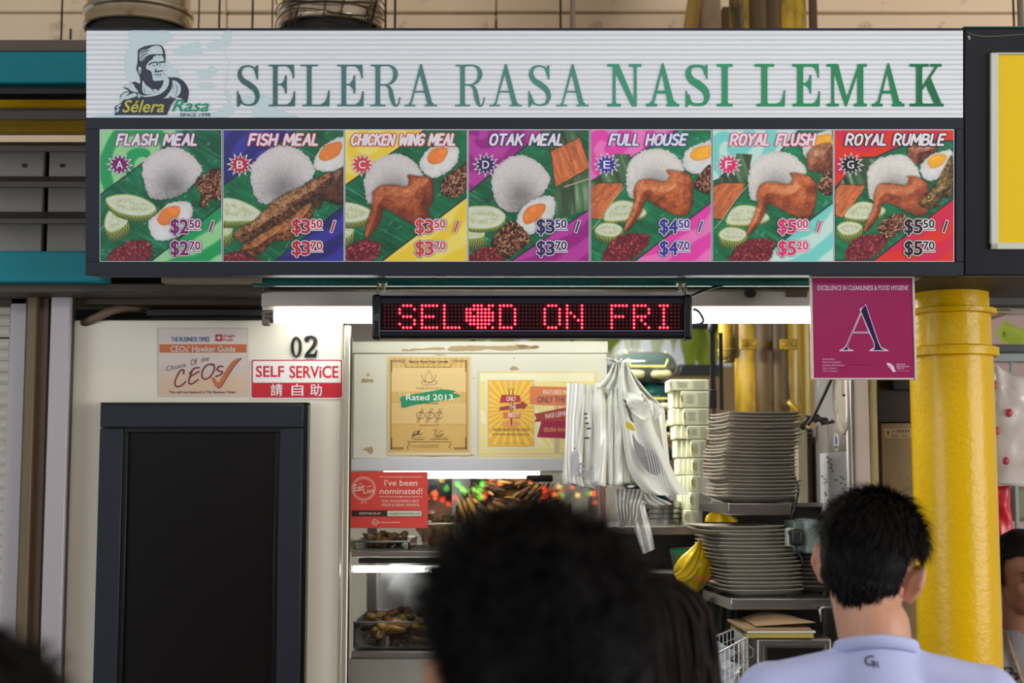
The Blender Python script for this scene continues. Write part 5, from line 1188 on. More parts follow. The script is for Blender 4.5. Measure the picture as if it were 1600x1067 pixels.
rag(B7([(0,60),(140,58),(300,60),(420,52),(430,45),(500,48),(560,60),(600,52),(632,62),(620,80),(540,90),(470,92),(420,98),(340,100),(200,90),(100,98),(0,100)])); rag(B7([(440,55),(500,50),(540,66),(500,82),(460,80)]), (120, 98, 66), 1); rag(B7([(550,65),(610,58),(625,70),(570,84)]), (120, 98, 66), 1)
ik.build('peeled_tape', cb); ik2.build('glue_patch', cb)
# ---- certificate
t, f = card('certificate', 'laminated gold certificate reading Rated 2013 on the off white cabinet', 'certificate', 605.5, 556, 735.5, 711.5, YC, mat('laminate_clear', (222, 206, 168), .12, coat=.6), .002, 1)
ik = Ink(f); zz = lambda x, y: f7(x, y, 540, 530, 5.615); zc = lambda p: [zz(*q) for q in p]
ik.rect(607.5, 558.5, 733, 706.5, (204, 166, 96), 0)
for k in range(14):
    x = 609 + k * 8.9; ik.poly([(x, 558.6), (x + 4, 558.6), (x + 6 - (k - 7) * 2.5, 640), (x + 2 - (k - 7) * 2.5, 640)], mixc((204, 166, 96), (228, 200, 142), .35), 1)
ik.rect(611, 575, 729, 612, (220, 190, 132), 2); ik.rect(611, 630, 729, 662, (214, 180, 118), 2)
D_ = (60, 42, 34)
for x in (611.2, 728.6): ik.rect(x, 563, x + .6, 702, D_, 3)
for p in ([(498,175),(525,185),(505,210),(530,225),(520,245),(930,245),(925,225),(950,210),(935,185),(960,175)], [(552,970),(540,945),(560,925),(545,900),(920,900),(925,925),(905,940),(925,965)]): ik.stroke(zc(p), .7, D_, 3, False)
for cx, cy, sx, sy in ((400,190,1,1),(1060,190,-1,1),(400,960,1,-1),(1060,960,-1,-1)):
    for k in range(7): ik.curve(zc([(cx + sx * (k * 16), cy - sy * 8), (cx + sx * (k * 16 + 12), cy + sy * 6), (cx + sx * (k * 16 + 4), cy + sy * 10)]), .8, D_, 3, 3); ik.curve(zc([(cx, cy + sy * (k * 14)), (cx + sx * 10, cy + sy * (k * 14 + 8)), (cx - sx * 2, cy + sy * (k * 14 + 12))]), .7, D_, 3, 3)
ik.text('Selera Rasa Nasi Lemak', *zz(556, 185), *zz(903, 207), (44, 36, 30), 4, .03); ik.text('A Makan Sutra Street Food Guide', *zz(608, 218), *zz(850, 225), (70, 56, 40), 4)
# seated figure mark
ik.ring(*zz(732, 285), 1.9, .5, D_, 4)
ik.curve(zc([(715,300),(700,330),(705,350),(690,370),(720,380),(745,378),(770,370),(755,350),(760,330),(748,300)]), .6, (120, 90, 60), 4, 4)
ik.curve(zc([(660,380),(690,365),(735,385),(780,365),(806,380),(770,400),(700,402),(664,385)]), .6, D_, 4, 4); ik.curve(zc([(668,310),(675,340),(700,370)]), .6, D_, 4, 4); ik.curve(zc([(795,310),(785,340),(765,370)]), .6, D_, 4, 4)
ik.text('makansutra', *zz(618, 415), *zz(848, 440), (150, 116, 84), 4)
ik.blob(zc([(482,510),(560,490),(700,465),(760,455),(860,440),(970,455),(940,470),(1010,492),(960,515),(800,545),(620,575),(500,602),(488,560)]), (30, 134, 92), 4, 3)
ik.text('Rated 2013', *zz(532, 484), *zz(940, 535), (226, 228, 216), 5, .03); ik.text('For Nasi Lemak', *zz(648, 553), *zz(815, 570), (60, 46, 34), 5, .01)
for k in range(3):
    cx, cy = zz(658 + k * 80, 668); ik.curve([(cx + 6.5 * cos(a), cy + 5.2 * sin(a)) for a in np.linspace(.3, 6.0, 12)], .7, D_, 5, 2)
    for d in (-3, 0): ik.stroke([(cx + d - 3, cy + 12), (cx + d + 5, cy - 11)], .6, D_, 5, False)
ik.text('die die must try!', *zz(650, 748), *zz(820, 762), (90, 66, 44), 5)
ik.curve(zc([(585,870),(600,820),(640,810),(600,850),(590,840),(640,830),(650,795),(640,840),(675,825)]), .8, (20, 20, 26), 5, 4); ik.curve(zc([(770,800),(800,795),(780,835),(810,860),(860,830),(800,850),(830,810),(858,800)]), .6, (20, 20, 26), 5, 4)
ik.rect(*zz(590, 862), *zz(708, 864), D_, 5); ik.rect(*zz(765, 860), *zz(905, 862), D_, 5); ik.rect(*zz(592, 875), *zz(685, 881), (120, 96, 66), 5); ik.rect(*zz(745, 873), *zz(900, 879), (120, 96, 66), 5)
for k, (tx, x0, x1) in enumerate((('as listed in makansutra 2013', 632, 820), ('Singapore street & food guidebook', 576, 822), ('Taste. Eat. Makan & People. Say', 614, 820))): ik.text(tx, *zz(x0, 922 + k * 13), *zz(x1, 929 + k * 13), D_, 5, .01)
ik.build('certificate_print', t)
t = None
# ---- poster only the best
t, f = card('food_guide_poster', 'laminated yellow poster reading ONLY THE BEST half hidden by the carrier bags', 'poster', 747, 580, 934, 716, YC, mat('poster_pale', (226, 214, 166), .14, coat=.6), .002, 1)
ik = Ink(f); zz = lambda x, y: f7(x, y, 730, 530, 5.615); zc = lambda p: [zz(*q) for q in p]
ik.rect(750, 583, 928, 708, (232, 212, 142), 0); ik.rect(750, 583, 928, 596, (228, 222, 188), 1)
for k in range(13):
    a0 = -pi + .25 * k; cx, cy = 872, 742
    ik.poly([(x_, y_) for x_, y_ in ((max(751, min(927, cx + 30 * cos(a0))), 700), (max(751, min(927, cx + 150 * cos(a0))), 640 if k % 2 else 660), (max(751, min(927, cx + 150 * cos(a0 + .1))), 640), (max(751, min(927, cx + 30 * cos(a0 + .1))), 700))], (240, 226, 172), 1)
ik.rect(759, 592, 838, 701, (214, 214, 206), 2); ik.rect(762, 594, 835, 698, (228, 176, 62), 3)
for k in range(28):
    a = k * 2 * pi / 28; cx, cy = 798.5, 640; L_ = min(36 / max(abs(cos(a)), .01), (46 if sin(a) < 0 else 57) / max(abs(sin(a)), .01)) * .97
    ik.poly([(cx, cy), (cx + L_ * cos(a - .045), cy + L_ * sin(a - .045)), (cx + L_ * cos(a + .045), cy + L_ * sin(a + .045))], (238, 196, 96), 4)
ik.ellipse(*zz(385, 745), 14, 6, (226, 150, 84), 5)
for x in (366, 402): ik.stroke(zc([(x, 450), (x + (22 if x < 380 else -14), 760)]), 1.2, (50, 44, 60), 5); ik.stroke(zc([(x - 14, 432), (x, 452), (x + 12, 432)]), .9, (90, 110, 70), 5)
ik.poly(zc([(300,487),(460,492),(472,550),(285,560)]), (176, 52, 58), 6); ik.poly(zc([(272,600),(470,560),(480,540),(532,578),(490,622),(485,605),(275,628),(290,612)]), (160, 62, 52), 6); ik.poly(zc([(315,640),(470,642),(466,698),(315,692)]), (214, 116, 66), 6)
Wt = (232, 220, 206)
ik.text('ONLY', *zz(345, 502), *zz(428, 543), Wt, 7, .03); ik.text('THE', *zz(368, 578), *zz(428, 612), Wt, 7, .03); ik.text('BEST!', *zz(362, 645), *zz(455, 684), Wt, 7, .03)
ik.text('BY LESLIE TAY', *zz(315, 380), *zz(452, 400), (200, 196, 160), 7)
ik.text('THE IEAT·ISHOOT·IPOST GUIDE', *zz(225, 782), *zz(543, 806), (96, 70, 60), 7, .01, 0, 0); ik.text("TO SINGAPORE'S SHIOKEST HAWKER FOOD", *zz(220, 826), *zz(546, 842), (96, 70, 60), 7, .01)
ik.text('and the very best places to discover yummy', *zz(278, 905), *zz(498, 915), (130, 96, 50), 7)
for x in (766, 785): ik.rect(zz(x, 0)[0], 632, zz(x, 0)[0] + 3.6, 708, (196, 184, 142), 4)
ik.poly(zc([(548,430),(560,412),(900,420),(1010,424),(1010,585),(900,588),(560,570),(548,550)]), (214, 122, 78), 5); ik.poly(zc([(585,655),(890,592),(1010,566),(1010,700),(890,708),(590,724),(608,690)]), (158, 58, 56), 6); ik.poly(zc([(650,722),(860,712),(1000,706),(1000,876),(880,870),(612,858)]), (156, 34, 66), 5)
ik.text('FEATURED IN', *zz(668, 446), *zz(878, 484), (230, 222, 200), 7, .02); ik.text('ONLY THE BEST', *zz(616, 502), *zz(985, 555), (74, 60, 92), 7, .03)
ik.text('NASI LEMAK', *zz(690, 655), *zz(900, 697), (230, 214, 206), 7, .02, 0, radians(9)); ik.text('SELERA RASA NASI', *zz(672, 775), *zz(960, 810), (226, 170, 100), 7, .015)
ik.build('poster_print', t)
# ---- red nomination sticker on the glass
t, f = card('nomination_sticker', 'red square sticker reading I’ve been nominated on the showcase glass', 'sticker', 547, 737, 668.5, 825, YC, mat('sticker_red', (206, 62, 54), .3, coat=.4, var=.03), .0025, 1)
ik = Ink(f); zz = lambda x, y: f7(x, y, 540, 700, 5.335); zc = lambda p: [zz(*q) for q in p]; Wt = (236, 208, 190)
ik.rect(547.5, 737.5, 668, 824.5, (208, 66, 56), 0)
c = zz(152, 338); ik.ring(*c, 18, 1., Wt, 2); ik.ring(*c, 15.5, .6, Wt, 2)
ik.text('Eat', *zz(70, 308), *zz(160, 362), Wt, 3, .03, .1, radians(8)); ik.text('THE', *zz(108, 292), *zz(135, 304), Wt, 3, .01); ik.text('List', *zz(150, 345), *zz(240, 380), Wt, 3, .02, .1, radians(8)); ik.curve(zc([(175,325),(215,315)]), .8, Wt, 3); ik.text('· 2013 ·', *zz(115, 444), *zz(190, 460), Wt, 3, .01)
ik.rect(*zz(283, 239), *zz(645, 243), Wt, 3); ik.rect(*zz(283, 403), *zz(640, 407), Wt, 3); ik.ellipse(*zz(462, 241), 1.2, 1.2, Wt, 3); ik.ellipse(*zz(462, 405), 1.2, 1.2, Wt, 3)
ik.text("I've been", *zz(325, 263), *zz(598, 314), Wt, 3, .02); ik.text('nominated!', *zz(287, 335), *zz(640, 383), Wt, 3, .02)
ik.text("FOR SINGAPORE'S BEST", *zz(305, 430), *zz(615, 452), Wt, 3); ik.text('FOOD & DRINK AWARDS', *zz(305, 463), *zz(615, 485), Wt, 3)
ik.rect(*zz(52, 518), *zz(346, 570), (46, 34, 34), 2); ik.rect(*zz(346, 518), *zz(640, 572), (46, 34, 34), 2); ik.rect(*zz(350, 523), *zz(635, 567), (204, 206, 182), 3)
ik.text('VOTE FOR ME AT', *zz(110, 536), *zz(293, 554), Wt, 3, .01); ik.text('HUNGRYGOWHERE.COM', *zz(366, 537), *zz(626, 556), (46, 50, 44), 4, .01)
ik.ring(*zz(246, 618), 4.3, .9, Wt, 3); ik.text('h', *zz(238, 606), *zz(254, 630), Wt, 4, .02); ik.text('hungrygowhere', *zz(272, 610), *zz(452, 628), Wt, 3, .02)
ik.build('sticker_print', t)
# ---- food inside the showcase
M_glz = mat('tray_glassy', (150, 146, 140), .12, metal=.6)
def tray(px0, px1, py0, py1, Y0, Y1, label, food, cols, n, seed, zz_=.02):
    random.seed(seed); a = P(px0, py1, Y0); b_ = P(px1, py0, Y0)
    t = thing('food_tray', label, 'tray', ((a.x + b_.x) / 2, (Y0 + Y1) / 2, a.z))
    h = b_.z - a.z
    m = MB(); m.box((a.x, Y0, a.z), (b_.x, Y0 + .004, b_.z)); m.box((a.x, Y1 - .004, a.z), (b_.x, Y1, b_.z)); m.box((a.x, Y0, a.z), (a.x + .004, Y1, b_.z)); m.box((b_.x - .004, Y0, a.z), (b_.x, Y1, b_.z)); m.build('tray_side', M_glass, t)
    MB().box((a.x, Y0, a.z - .002), (b_.x, Y1, a.z + .002)).build('tray_base', M_glz, t)
    m = MB(); m.tube([(a.x, Y0, b_.z), (b_.x, Y0, b_.z), (b_.x, Y1, b_.z), (a.x, Y1, b_.z), (a.x, Y0, b_.z)], .003, 6); m.build('tray_rim', M_ss, t)
    for mi in range(len(cols)):
        m = MB()
        for k in range(n):
            c = Vector((random.uniform(a.x + .03, b_.x - .03), random.uniform(Y0 + .03, Y1 - .03), a.z + .01 + random.uniform(0, h * 1.0)))
            m.ell(c, (random.uniform(.012, .03), random.uniform(.008, .016), random.uniform(.006, .012)), 8, 5, Euler((random.uniform(-.6, .6), random.uniform(-.6, .6), random.uniform(0, 3))).to_matrix())
        o = m.build(food, cols[mi], t, smooth=True); o['kind'] = 'stuff'
M_f1 = mat('fried_gold', (206, 156, 82), .5, var=.4, vs=40, bump=.3); M_f2 = mat('fried_brown', (140, 92, 50), .5, var=.5, vs=40, bump=.3); M_f3 = mat('fried_dark', (82, 54, 34), .5, var=.5, vs=40)
tray(552, 740, 972, 1012, YC + .04, YC + .4, 'glass tray of brown fried food on the lower showcase shelf', 'fried_pieces', (M_f1, M_f2, M_f3), 45, 2)
tray(553, 640, 846, 859, YC + .06, YC + .38, 'shallow tray of dark cooked food on the upper showcase shelf', 'cooked_pieces', (M_f2, M_f3), 20, 6)
tray(660, 716, 818, 858, YC + .22, YC + .42, 'tray of leafy fried pieces behind the glass right of the red sticker', 'fried_pieces', (M_f2, M_f1, mat('leafy_green', (110, 118, 62), .6, var=.4)), 40, 8)
# the mound of fried fish and crackers
hp = thing('fried_food_heap', 'golden brown heap of crisp fried food inside the showcase behind the nearest head', 'food', P(800, 858, YC + .2)); random.seed(9)
cx = P(800, 800, YC + .22); ms = []
for mi, M_ in enumerate((M_f1, M_f2, M_f3)):
    m = MB()
    for k in range(150):
        a = random.uniform(0, pi); r = sqrt(random.random()); x = cx.x + .165 * r * cos(a) ; z = P(0, 812, YC + .22).z + .118 * r * sin(a) * (1 - .15 * abs(cos(a))); y = cx.y + random.uniform(-.1, .06)
        m.ell((x, y, z), (random.uniform(.012, .034), random.uniform(.004, .01), random.uniform(.004, .009)), 7, 5, Euler((random.uniform(-.8, .8), a - pi / 2 + random.uniform(-.6, .6) if a < pi / 2 else a - pi / 2, random.uniform(-.7, .7))).to_matrix())
    o = m.build('crisp_pieces', M_, hp, smooth=True); o['kind'] = 'stuff'
b = MB(); b.ell((cx.x, cx.y - .01, P(0, 815, YC + .22).z), (.15, .09, .105), 24, 14); b.build('heap_core', M_f2, hp, smooth=True)
for pts in ([(765, 772), (782, 757), (781, 748)], [(815, 768), (827, 757), (838, 768)]):
    MB().tube([tuple(P(x, y, YC + .16)) for x, y in pts], [.004, .005, .003], 6).build('crisp_tail', M_f1, hp, smooth=True)
tag(MB().ell(P(548, 852, YC + .12), (.022, .02, .02), 14, 10).build('dumpling', mat('dumpling_pale', (150, 140, 104), .6), smooth=True), 'small pale dumpling at the left end of the upper showcase shelf', 'food')

# ================================================================== kitchen goods, right half
def shelf(name, label, x0, x1, y0, y1, Y0, Y1):
    t = thing(name, label, 'shelf', P((x0 + x1) / 2, y1, Y0)); a = P(x0, y1, Y0); b_ = P(x1, y0, Y0)
    MB().box((a.x, Y0, a.z), (b_.x, Y0 + .012, b_.z)).build('front_lip', M_sst, t, bevel=.003); MB().box((a.x, Y0 + .01, b_.z - .006), (b_.x, Y1, b_.z)).build('shelf_plate', M_sst, t)
    MB().box((a.x, Y0 + .01, a.z), (a.x + .01, Y1, b_.z)).build('side_lip', M_sst, t, bevel=.002)
    return t
shelf('upper_shelf', 'stainless wall shelf carrying the upper stack of plates', 1138, 1236, 786, 805, 4.22, 4.55)
t = bpy.data.objects['upper_shelf']
a0, a1 = P(1093, 785, 4.45), P(1138, 796, 4.22)
m = MB(); m.add([(a0.x, 4.45, a0.z), (a1.x, 4.22, P(0, 786, 4.22).z), (a1.x, 4.22, P(0, 804, 4.22).z), (a0.x, 4.45, a0.z - .025), (a0.x, 4.46, a0.z), (a1.x, 4.23, P(0, 786, 4.22).z), (a1.x, 4.23, P(0, 804, 4.22).z), (a0.x, 4.46, a0.z - .025)],
    [(0,1,2,3), (7,6,5,4), (0,4,5,1), (1,5,6,2), (2,6,7,3), (3,7,4,0)]); m.build('angled_lip', M_sst, t, bevel=.002)
shelf('lower_shelf', 'stainless shelf carrying the lower stack of plates', 1142, 1300, 935, 953, 4.12, 4.55)
t = bpy.data.objects['lower_shelf']
a0, a1 = P(1098, 912, 4.45), P(1142, 940, 4.12); 
m = MB(); zt_ = P(0, 935, 4.12).z; m.add([(a0.x, 4.45, zt_), (a1.x, 4.12, zt_), (a1.x, 4.12, P(0, 953, 4.12).z), (a0.x, 4.45, zt_ - .03), (a0.x, 4.46, zt_), (a1.x, 4.13, zt_), (a1.x, 4.13, P(0, 953, 4.12).z), (a0.x, 4.46, zt_ - .03)],
    [(0,1,2,3), (7,6,5,4), (0,4,5,1), (1,5,6,2), (2,6,7,3), (3,7,4,0)]); m.build('angled_lip', M_sst, t, bevel=.002)
shelf('back_shelf', 'stainless shelf under the perforated pot behind the hanging bags', 945, 1092, 822, 836, 4.5, 4.95)
# ---- plates
M_pl = mat('melamine_plate', (158, 150, 138), .5, var=.06)
def plate_proto(w=.226, d=.226):
    """square melamine plate with a sunken well and upturned, slightly bowed rim"""
    def ringv(s, z, bow=0, n=7):
        out = []
        cs = [(-1, -1), (1, -1), (1, 1), (-1, 1)]
        for i in range(4):
            (x0, y0), (x1, y1) = cs[i], cs[(i + 1) % 4]
            for k in range(n):
                t_ = k / n; x = x0 + (x1 - x0) * t_; y = y0 + (y1 - y0) * t_; m_ = 1 - (2 * t_ - 1) ** 2
                nx, ny = (0, -1) if i == 0 else (1, 0) if i == 1 else (0, 1) if i == 2 else (-1, 0)
                out.append(Vector(((x * w / 2 * s) - nx * bow * m_, (y * d / 2 * s) - ny * bow * m_, z - .0025 * m_ * (s > .9))))
        return out
    rows = [ringv(.52, .0), ringv(.60, .0), ringv(.66, .003), ringv(.98, .0195, .004), ringv(1.0, .0212, .004), ringv(.994, .0232, .004), ringv(.66, .0065), ringv(.56, .004)]
    m = MB(); m.grid(rows, closed=True); n = len(m.v); k = 28
    m.f.append(tuple(range(k - 1, -1, -1))); m.m.append(0); m.f.append(tuple(range(n - k, n))); m.m.append(0)
    return m
pl_me = None
def stack(n, x, y, z, step, label, group, slots=None, rz=.0, jx=.004, drift=(0, 0)):
    global pl_me
    names = ['bottom', 'second', 'third', 'fourth', 'fifth', 'sixth', 'seventh', 'eighth', 'ninth', 'tenth', 'eleventh', 'twelfth', 'thirteenth', 'fourteenth', 'fifteenth', 'sixteenth', 'seventeenth', 'eighteenth', 'nineteenth', 'twentieth', 'twenty-first', 'twenty-second', 'twenty-third', 'twenty-fourth', 'twenty-fifth', 'twenty-sixth']
    for k in range(n):
        if pl_me is None:
            o = plate_proto().build('square_plate', M_pl, smooth='auto'); pl_me = o.data
            o.location = (0, 0, 0)
        else: o = bpy.data.objects.new('square_plate', pl_me); COL.objects.link(o)
        dx, dy = (drift(k) if callable(drift) else drift)
        o.location = (x + random.uniform(-jx, jx) + dx, y + random.uniform(-jx, jx) + dy, z + step * k); o.rotation_euler = (random.uniform(-.008, .008), random.uniform(-.008, .008), rz + random.uniform(-.03, .03))
        lab = (names[k] + ' square grey plate from the bottom of ' + label) if 0 < k < n - 1 else (('lowest' if k == 0 else 'topmost') + ' square grey plate of ' + label)
        tag(o, lab, 'plate', group)
random.seed(21)
# the proto's mesh origin was re-based at build(); plate base sits at local z 0 after offset
zsh = P(0, 786, 4.22).z
c = P(1173, 780, 4.36); hgt = P(0, 640, 4.3).z - zsh
stack(24, c.x - .0, 4.36, zsh + .001, (hgt - .02) / 24, 'the upper stack', 'plates in the upper stack', rz=.14, drift=lambda k: (.006 * sin(k * .5) - (.02 if 4 < k < 20 else .0) * .4 + .0009 * k, -.003 * sin(k * .4)))
zsh = P(0, 935, 4.12).z; c = P(1176, 930, 4.27); hgt = P(0, 816, 4.2).z - zsh
stack(17, c.x, 4.27, zsh + .001, (hgt - .02) / 17, 'the lower stack', 'plates in the lower stack', rz=.2, drift=lambda k: (-.001 * k - (.012 if k > 7 else 0) - (.02 if k > 14 else 0), 0))
c = P(1284, 930, 4.40)
stack(11, c.x + .02, 4.42, P(0, 935, 4.12).z + .001, .0125, 'the shaded stack behind the man', 'plates in the shaded stack', rz=.05)
c = P(1236, 785, 4.6)
sh3 = MB().box((c.x - .02, 4.52, c.z - .012), (Xs - .003, 4.9, c.z)); tag(sh3.build('rear_shelf', M_sst), 'dull steel shelf in the shade behind the upper plates', 'shelf')
stack(16, c.x + .12, 4.78, c.z + .001, .0145, 'the dark stack behind the plug cable', 'plates in the dark stack', rz=.05)
# ---- boxes of tissue / food cartons
M_ct = mat('carton_cream', (214, 216, 186), .45, var=.06, vs=8)
M_wrap = mat('clear_wrap', (236, 240, 232), .12, alpha=.07, coat=.15, bump=.6, bs=20)
def carton(x0, y0, x1, y1, Y, d, label, k):
    a = P(x0, y1, Y); b_ = P(x1, y0, Y)
    t = thing('carton', label, 'carton', (a.x + (b_.x - a.x) / 2, Y, a.z), 'cream cartons in the tall stack')
    hx, hz = (b_.x - a.x) / 2, (b_.z - a.z)
    MB().box((a.x, Y, a.z), (b_.x, Y + d, b_.z - .001)).build('box', M_ct, t, bevel=.0025)
    q = lambda x, y, off=0.: Vector((a.x + (b_.x - a.x) * x, Y - off, a.z + hz * (1 - y)))
    i_ = Ink(q); random.seed(k)
    for j in range(6):
        w_ = random.uniform(.1, .16); i_.poly([(.32 - w_, .25 + j * .09), (.32 + w_, .25 + j * .09), (.32 + w_, .29 + j * .09), (.32 - w_, .29 + j * .09)], (150, 152, 130), 0)
    i_.poly([(.58, .1), (.9, .1), (.9, .9), (.58, .9)], (196, 200, 174), 0)
    for j in range(7): i_.poly([(.6, .16 + j * .1), (.88, .16 + j * .1), (.88, .19 + j * .1), (.6, .19 + j * .1)], (168, 170, 148), 1)
    i_.build('carton_print', t)
    m = MB(); m.box((a.x - .001, Y + .004, a.z), (a.x + .0005, Y + .02, a.z + hz * .3)); m.box((a.x, Y - .0015, a.z + hz * .35), (a.x + .005, Y, a.z + hz * .75)); m.build('flap_mark', mat('mark_ochre', (150, 130, 60), .5), t)
rowsC = [(1046, 592, 1108), (1064, 610, 1108), (1068, 637, 1108), (1074, 664, 1108), (1080, 686, 1104), (1082, 715, 1100), (1080, 742, 1096), (1078, 768, 1092), (1070, 796, 1090)]
ords = ['top', 'second', 'third', 'fourth', 'fifth', 'sixth', 'seventh', 'eighth', 'bottom']
for r_, (x0, y0, x1) in enumerate(rowsC):
    y1 = rowsC[r_ + 1][1] if r_ < 8 else 823
    carton(x0, y0 + .5, x1, y1, 4.62, .13, 'front cream carton in the ' + ords[r_] + ' row of the tall carton stack', r_)
for r_, (x0, y0, x1) in enumerate(rowsC):
    if r_ == 0: continue
    y1 = rowsC[r_ + 1][1] if r_ < 8 else 823
    n = (1, 2, 2, 2, 3, 3, 3, 3, 3)[r_]; xs0 = (1048, 1050, 1050, 1054, 1057, 1060, 1062, 1064, 1064)[r_]
    for k in range(n):
        xa = xs0 + (x0 - xs0) * k / n
        a = P(xa, y1, 4.63 + .015 * (n - k)); b_ = P(xa + (x0 - xs0) / n - .8, y0 + .5, 4.63 + .015 * (n - k))
        Yk = a.y; m = MB(); m.box((a.x, Yk, a.z), (b_.x, Yk + .12, b_.z - .001)); o = m.build('carton', M_ct, bevel=.003)
        tag(o, ('leftmost', 'second', 'third')[k] + ' narrow carton end beside the front carton of the ' + ords[r_] + ' row', 'carton', 'cream cartons in the tall stack')
struct(MB().box((P(1098, 800, 4.56).x, 4.565, .0), (Xs - .001, 4.58, P(0, 791, 4.56).z)), 'wall_rack_back', mat('rack_dark', (64, 60, 56), .5, metal=.3, var=.3))
# ---- glossy dark green packets
M_gp = mat('packet_green', (4, 50, 48), .16, var=.5, vs=14, coat=.8, bump=.7, bs=26); M_gold = mat('packet_gold', (214, 196, 96), .3, metal=.4); M_bei = mat('packet_beige', (176, 168, 122), .4, var=.25, vs=20, bump=.3)
def pillow(c, hx, hy, hz, nu=28, nv=14, seed=0):
    rows = []
    for j in range(nv + 1):
        ph = pi * j / nv; row = []
        for i in range(nu):
            t_ = 2 * pi * i / nu; ex = .45
            cx_ = math.copysign(abs(cos(t_)) ** ex, cos(t_)); cy_ = math.copysign(abs(sin(t_)) ** ex, sin(t_)); s_ = sin(ph) ** .6
            p = Vector((cx_ * s_ * hx, cy_ * s_ * hy, cos(ph) * hz)); nn = mnoise.noise(p * 18 + Vector((seed, 0, 0))); p *= 1 + .05 * nn; p.z += .004 * mnoise.noise(p * 40 + Vector((seed, 3, 0))); row.append(Vector(c) + p)
        rows.append(row)
    return MB().grid(rows, closed=True)
gy = 4.95
stk = [(552, 598, 957, 1056, 'topmost'), (600, 648, 968, 1064, 'second'), (650, 690, 966, 1054, 'third'), (692, 730, 965, 1050, 'fourth'), (732, 770, 966, 1050, 'fifth'), (772, 800, 966, 1050, 'sixth'), (801, 821, 966, 1050, 'lowest')]
for k, (y0, y1, x0, x1, w_) in enumerate(stk):
    a = P(x0, y1 + 1, gy); b_ = P(x1, y0 - 1, gy); c = (a + b_) / 2; hx = (b_.x - a.x) / 2; hz = (b_.z - a.z) / 2
    t = thing('rice_packet', w_ + ' glossy dark green packet in the pile behind the carrier bags', 'packet', (c.x, gy, a.z), 'dark green packets in the pile')
    pillow((c.x, gy, c.z), hx, .14, hz, seed=k).build('packet', M_gp, t, smooth=True)
    if k < 4:
        yf = gy - .138; zt_, zb_ = c.z + hz * .95, c.z - hz * .1
        pts = [(c.x - hx * .62, yf + .06, zt_), (c.x - hx * .58, yf + .005, zb_ + .02), (c.x - hx * .52, yf - .001, zb_), (c.x + hx * .52, yf - .001, zb_), (c.x + hx * .6, yf + .005, zb_ + .02), (c.x + hx * .6, yf + .06, zt_)]
        MB().tube(pts, .0045, 6).build('gold_line', M_gold, t)
        m = pillow((c.x - hx * .42, yf + .03, c.z - hz * .55), hx * .36, .034, hz * .3, seed=k + 30); m.build('beige_label', M_bei, t, smooth=True)
        m = pillow((c.x + hx * .42, yf + .03, c.z - hz * .55), hx * .34, .034, hz * .3, seed=k + 40); m.build('beige_label', M_bei, t, smooth=True)
a = P(950, 600, gy); b_ = P(1064, 531, gy)
tag(pillow(((a.x + b_.x) / 2, gy, (a.z + b_.z) / 2), (b_.x - a.x) / 2, .17, (b_.z - a.z) / 2 + .01, seed=20).build('clear_plastic_bag', M_wrap, smooth=True), 'clear plastic bag wrapped over the topmost green packet', 'bag')
# pot
def pot(px, y0, y1, w, Y, label):
    a = P(px, y1, Y); z0 = P(0, 822, 4.5).z + .001; z1 = P(0, y0, Y - .05).z; r = w / 2 / F * Y
    t = thing('perforated_pot', label, 'pot', (a.x, Y, z0))
    MB().lathe((a.x, Y, 0), [(r * .96, z0), (r, z0 + .01), (r, z1), (r * .96, z1)], 36, cap=False).build('pot_wall', M_sst, t, smooth='auto')
    m = MB()
    for k in range(26):
        for j in range(3):
            t_ = pi + pi * (k + .5) / 26; m.ell((a.x + (r + .0003) * cos(t_), Y + (r + .0003) * sin(t_), z0 + (z1 - z0) * (.25 + .22 * j)), (.0028, .0028, .0028), 6, 4)
    o = m.build('holes', mat('hole_dark', (24, 22, 20), .8), t); o['kind'] = 'stuff'
pot(1038, 783, 820, 50, 4.68, 'perforated stainless pot on the shelf below the carrier bags'); pot(990, 788, 820, 40, 4.75, 'stainless pot half hidden behind the hanging bags')
# green lidded tub
t = thing('lidded_tub', 'plastic tub with a green lid beside the yellow bag', 'tub', P(1068, 890, 4.55)); c = P(1068, 875, 4.55)
MB().lathe((c.x, 4.55, 0), [(.034, P(0, 895, 4.5).z), (.04, P(0, 866, 4.5).z)], 28).build('tub', mat('tub_green', (110, 150, 120), .3, alpha=.8), t, smooth='auto')
MB().lathe((c.x, 4.55, 0), [(.043, P(0, 866, 4.5).z), (.043, P(0, 859, 4.5).z), (.038, P(0, 857, 4.5).z)], 28).build('lid', mat('lid_green', (40, 150, 96), .4), t, smooth='auto')
z_ = P(0, 895, 4.5).z
tag(MB().box((P(940, 900, 4.5).x, 4.48, z_ - .02), (P(1100, 900, 4.5).x, 4.95, z_ - .001)).build('low_shelf', mat('shelf_dark', (60, 56, 52), .4, metal=.5)), 'dark low shelf under the green lidded tub', 'shelf')
# dark back panel and counter mass below the shelves
struct(MB().box((P(955, 900, 5.0).x, 5.12, 0), (Xs, 5.16, P(0, 826, 5.0).z)), 'wall_splashback', mat('splash_dark', (66, 62, 58), .45, metal=.3, var=.3))
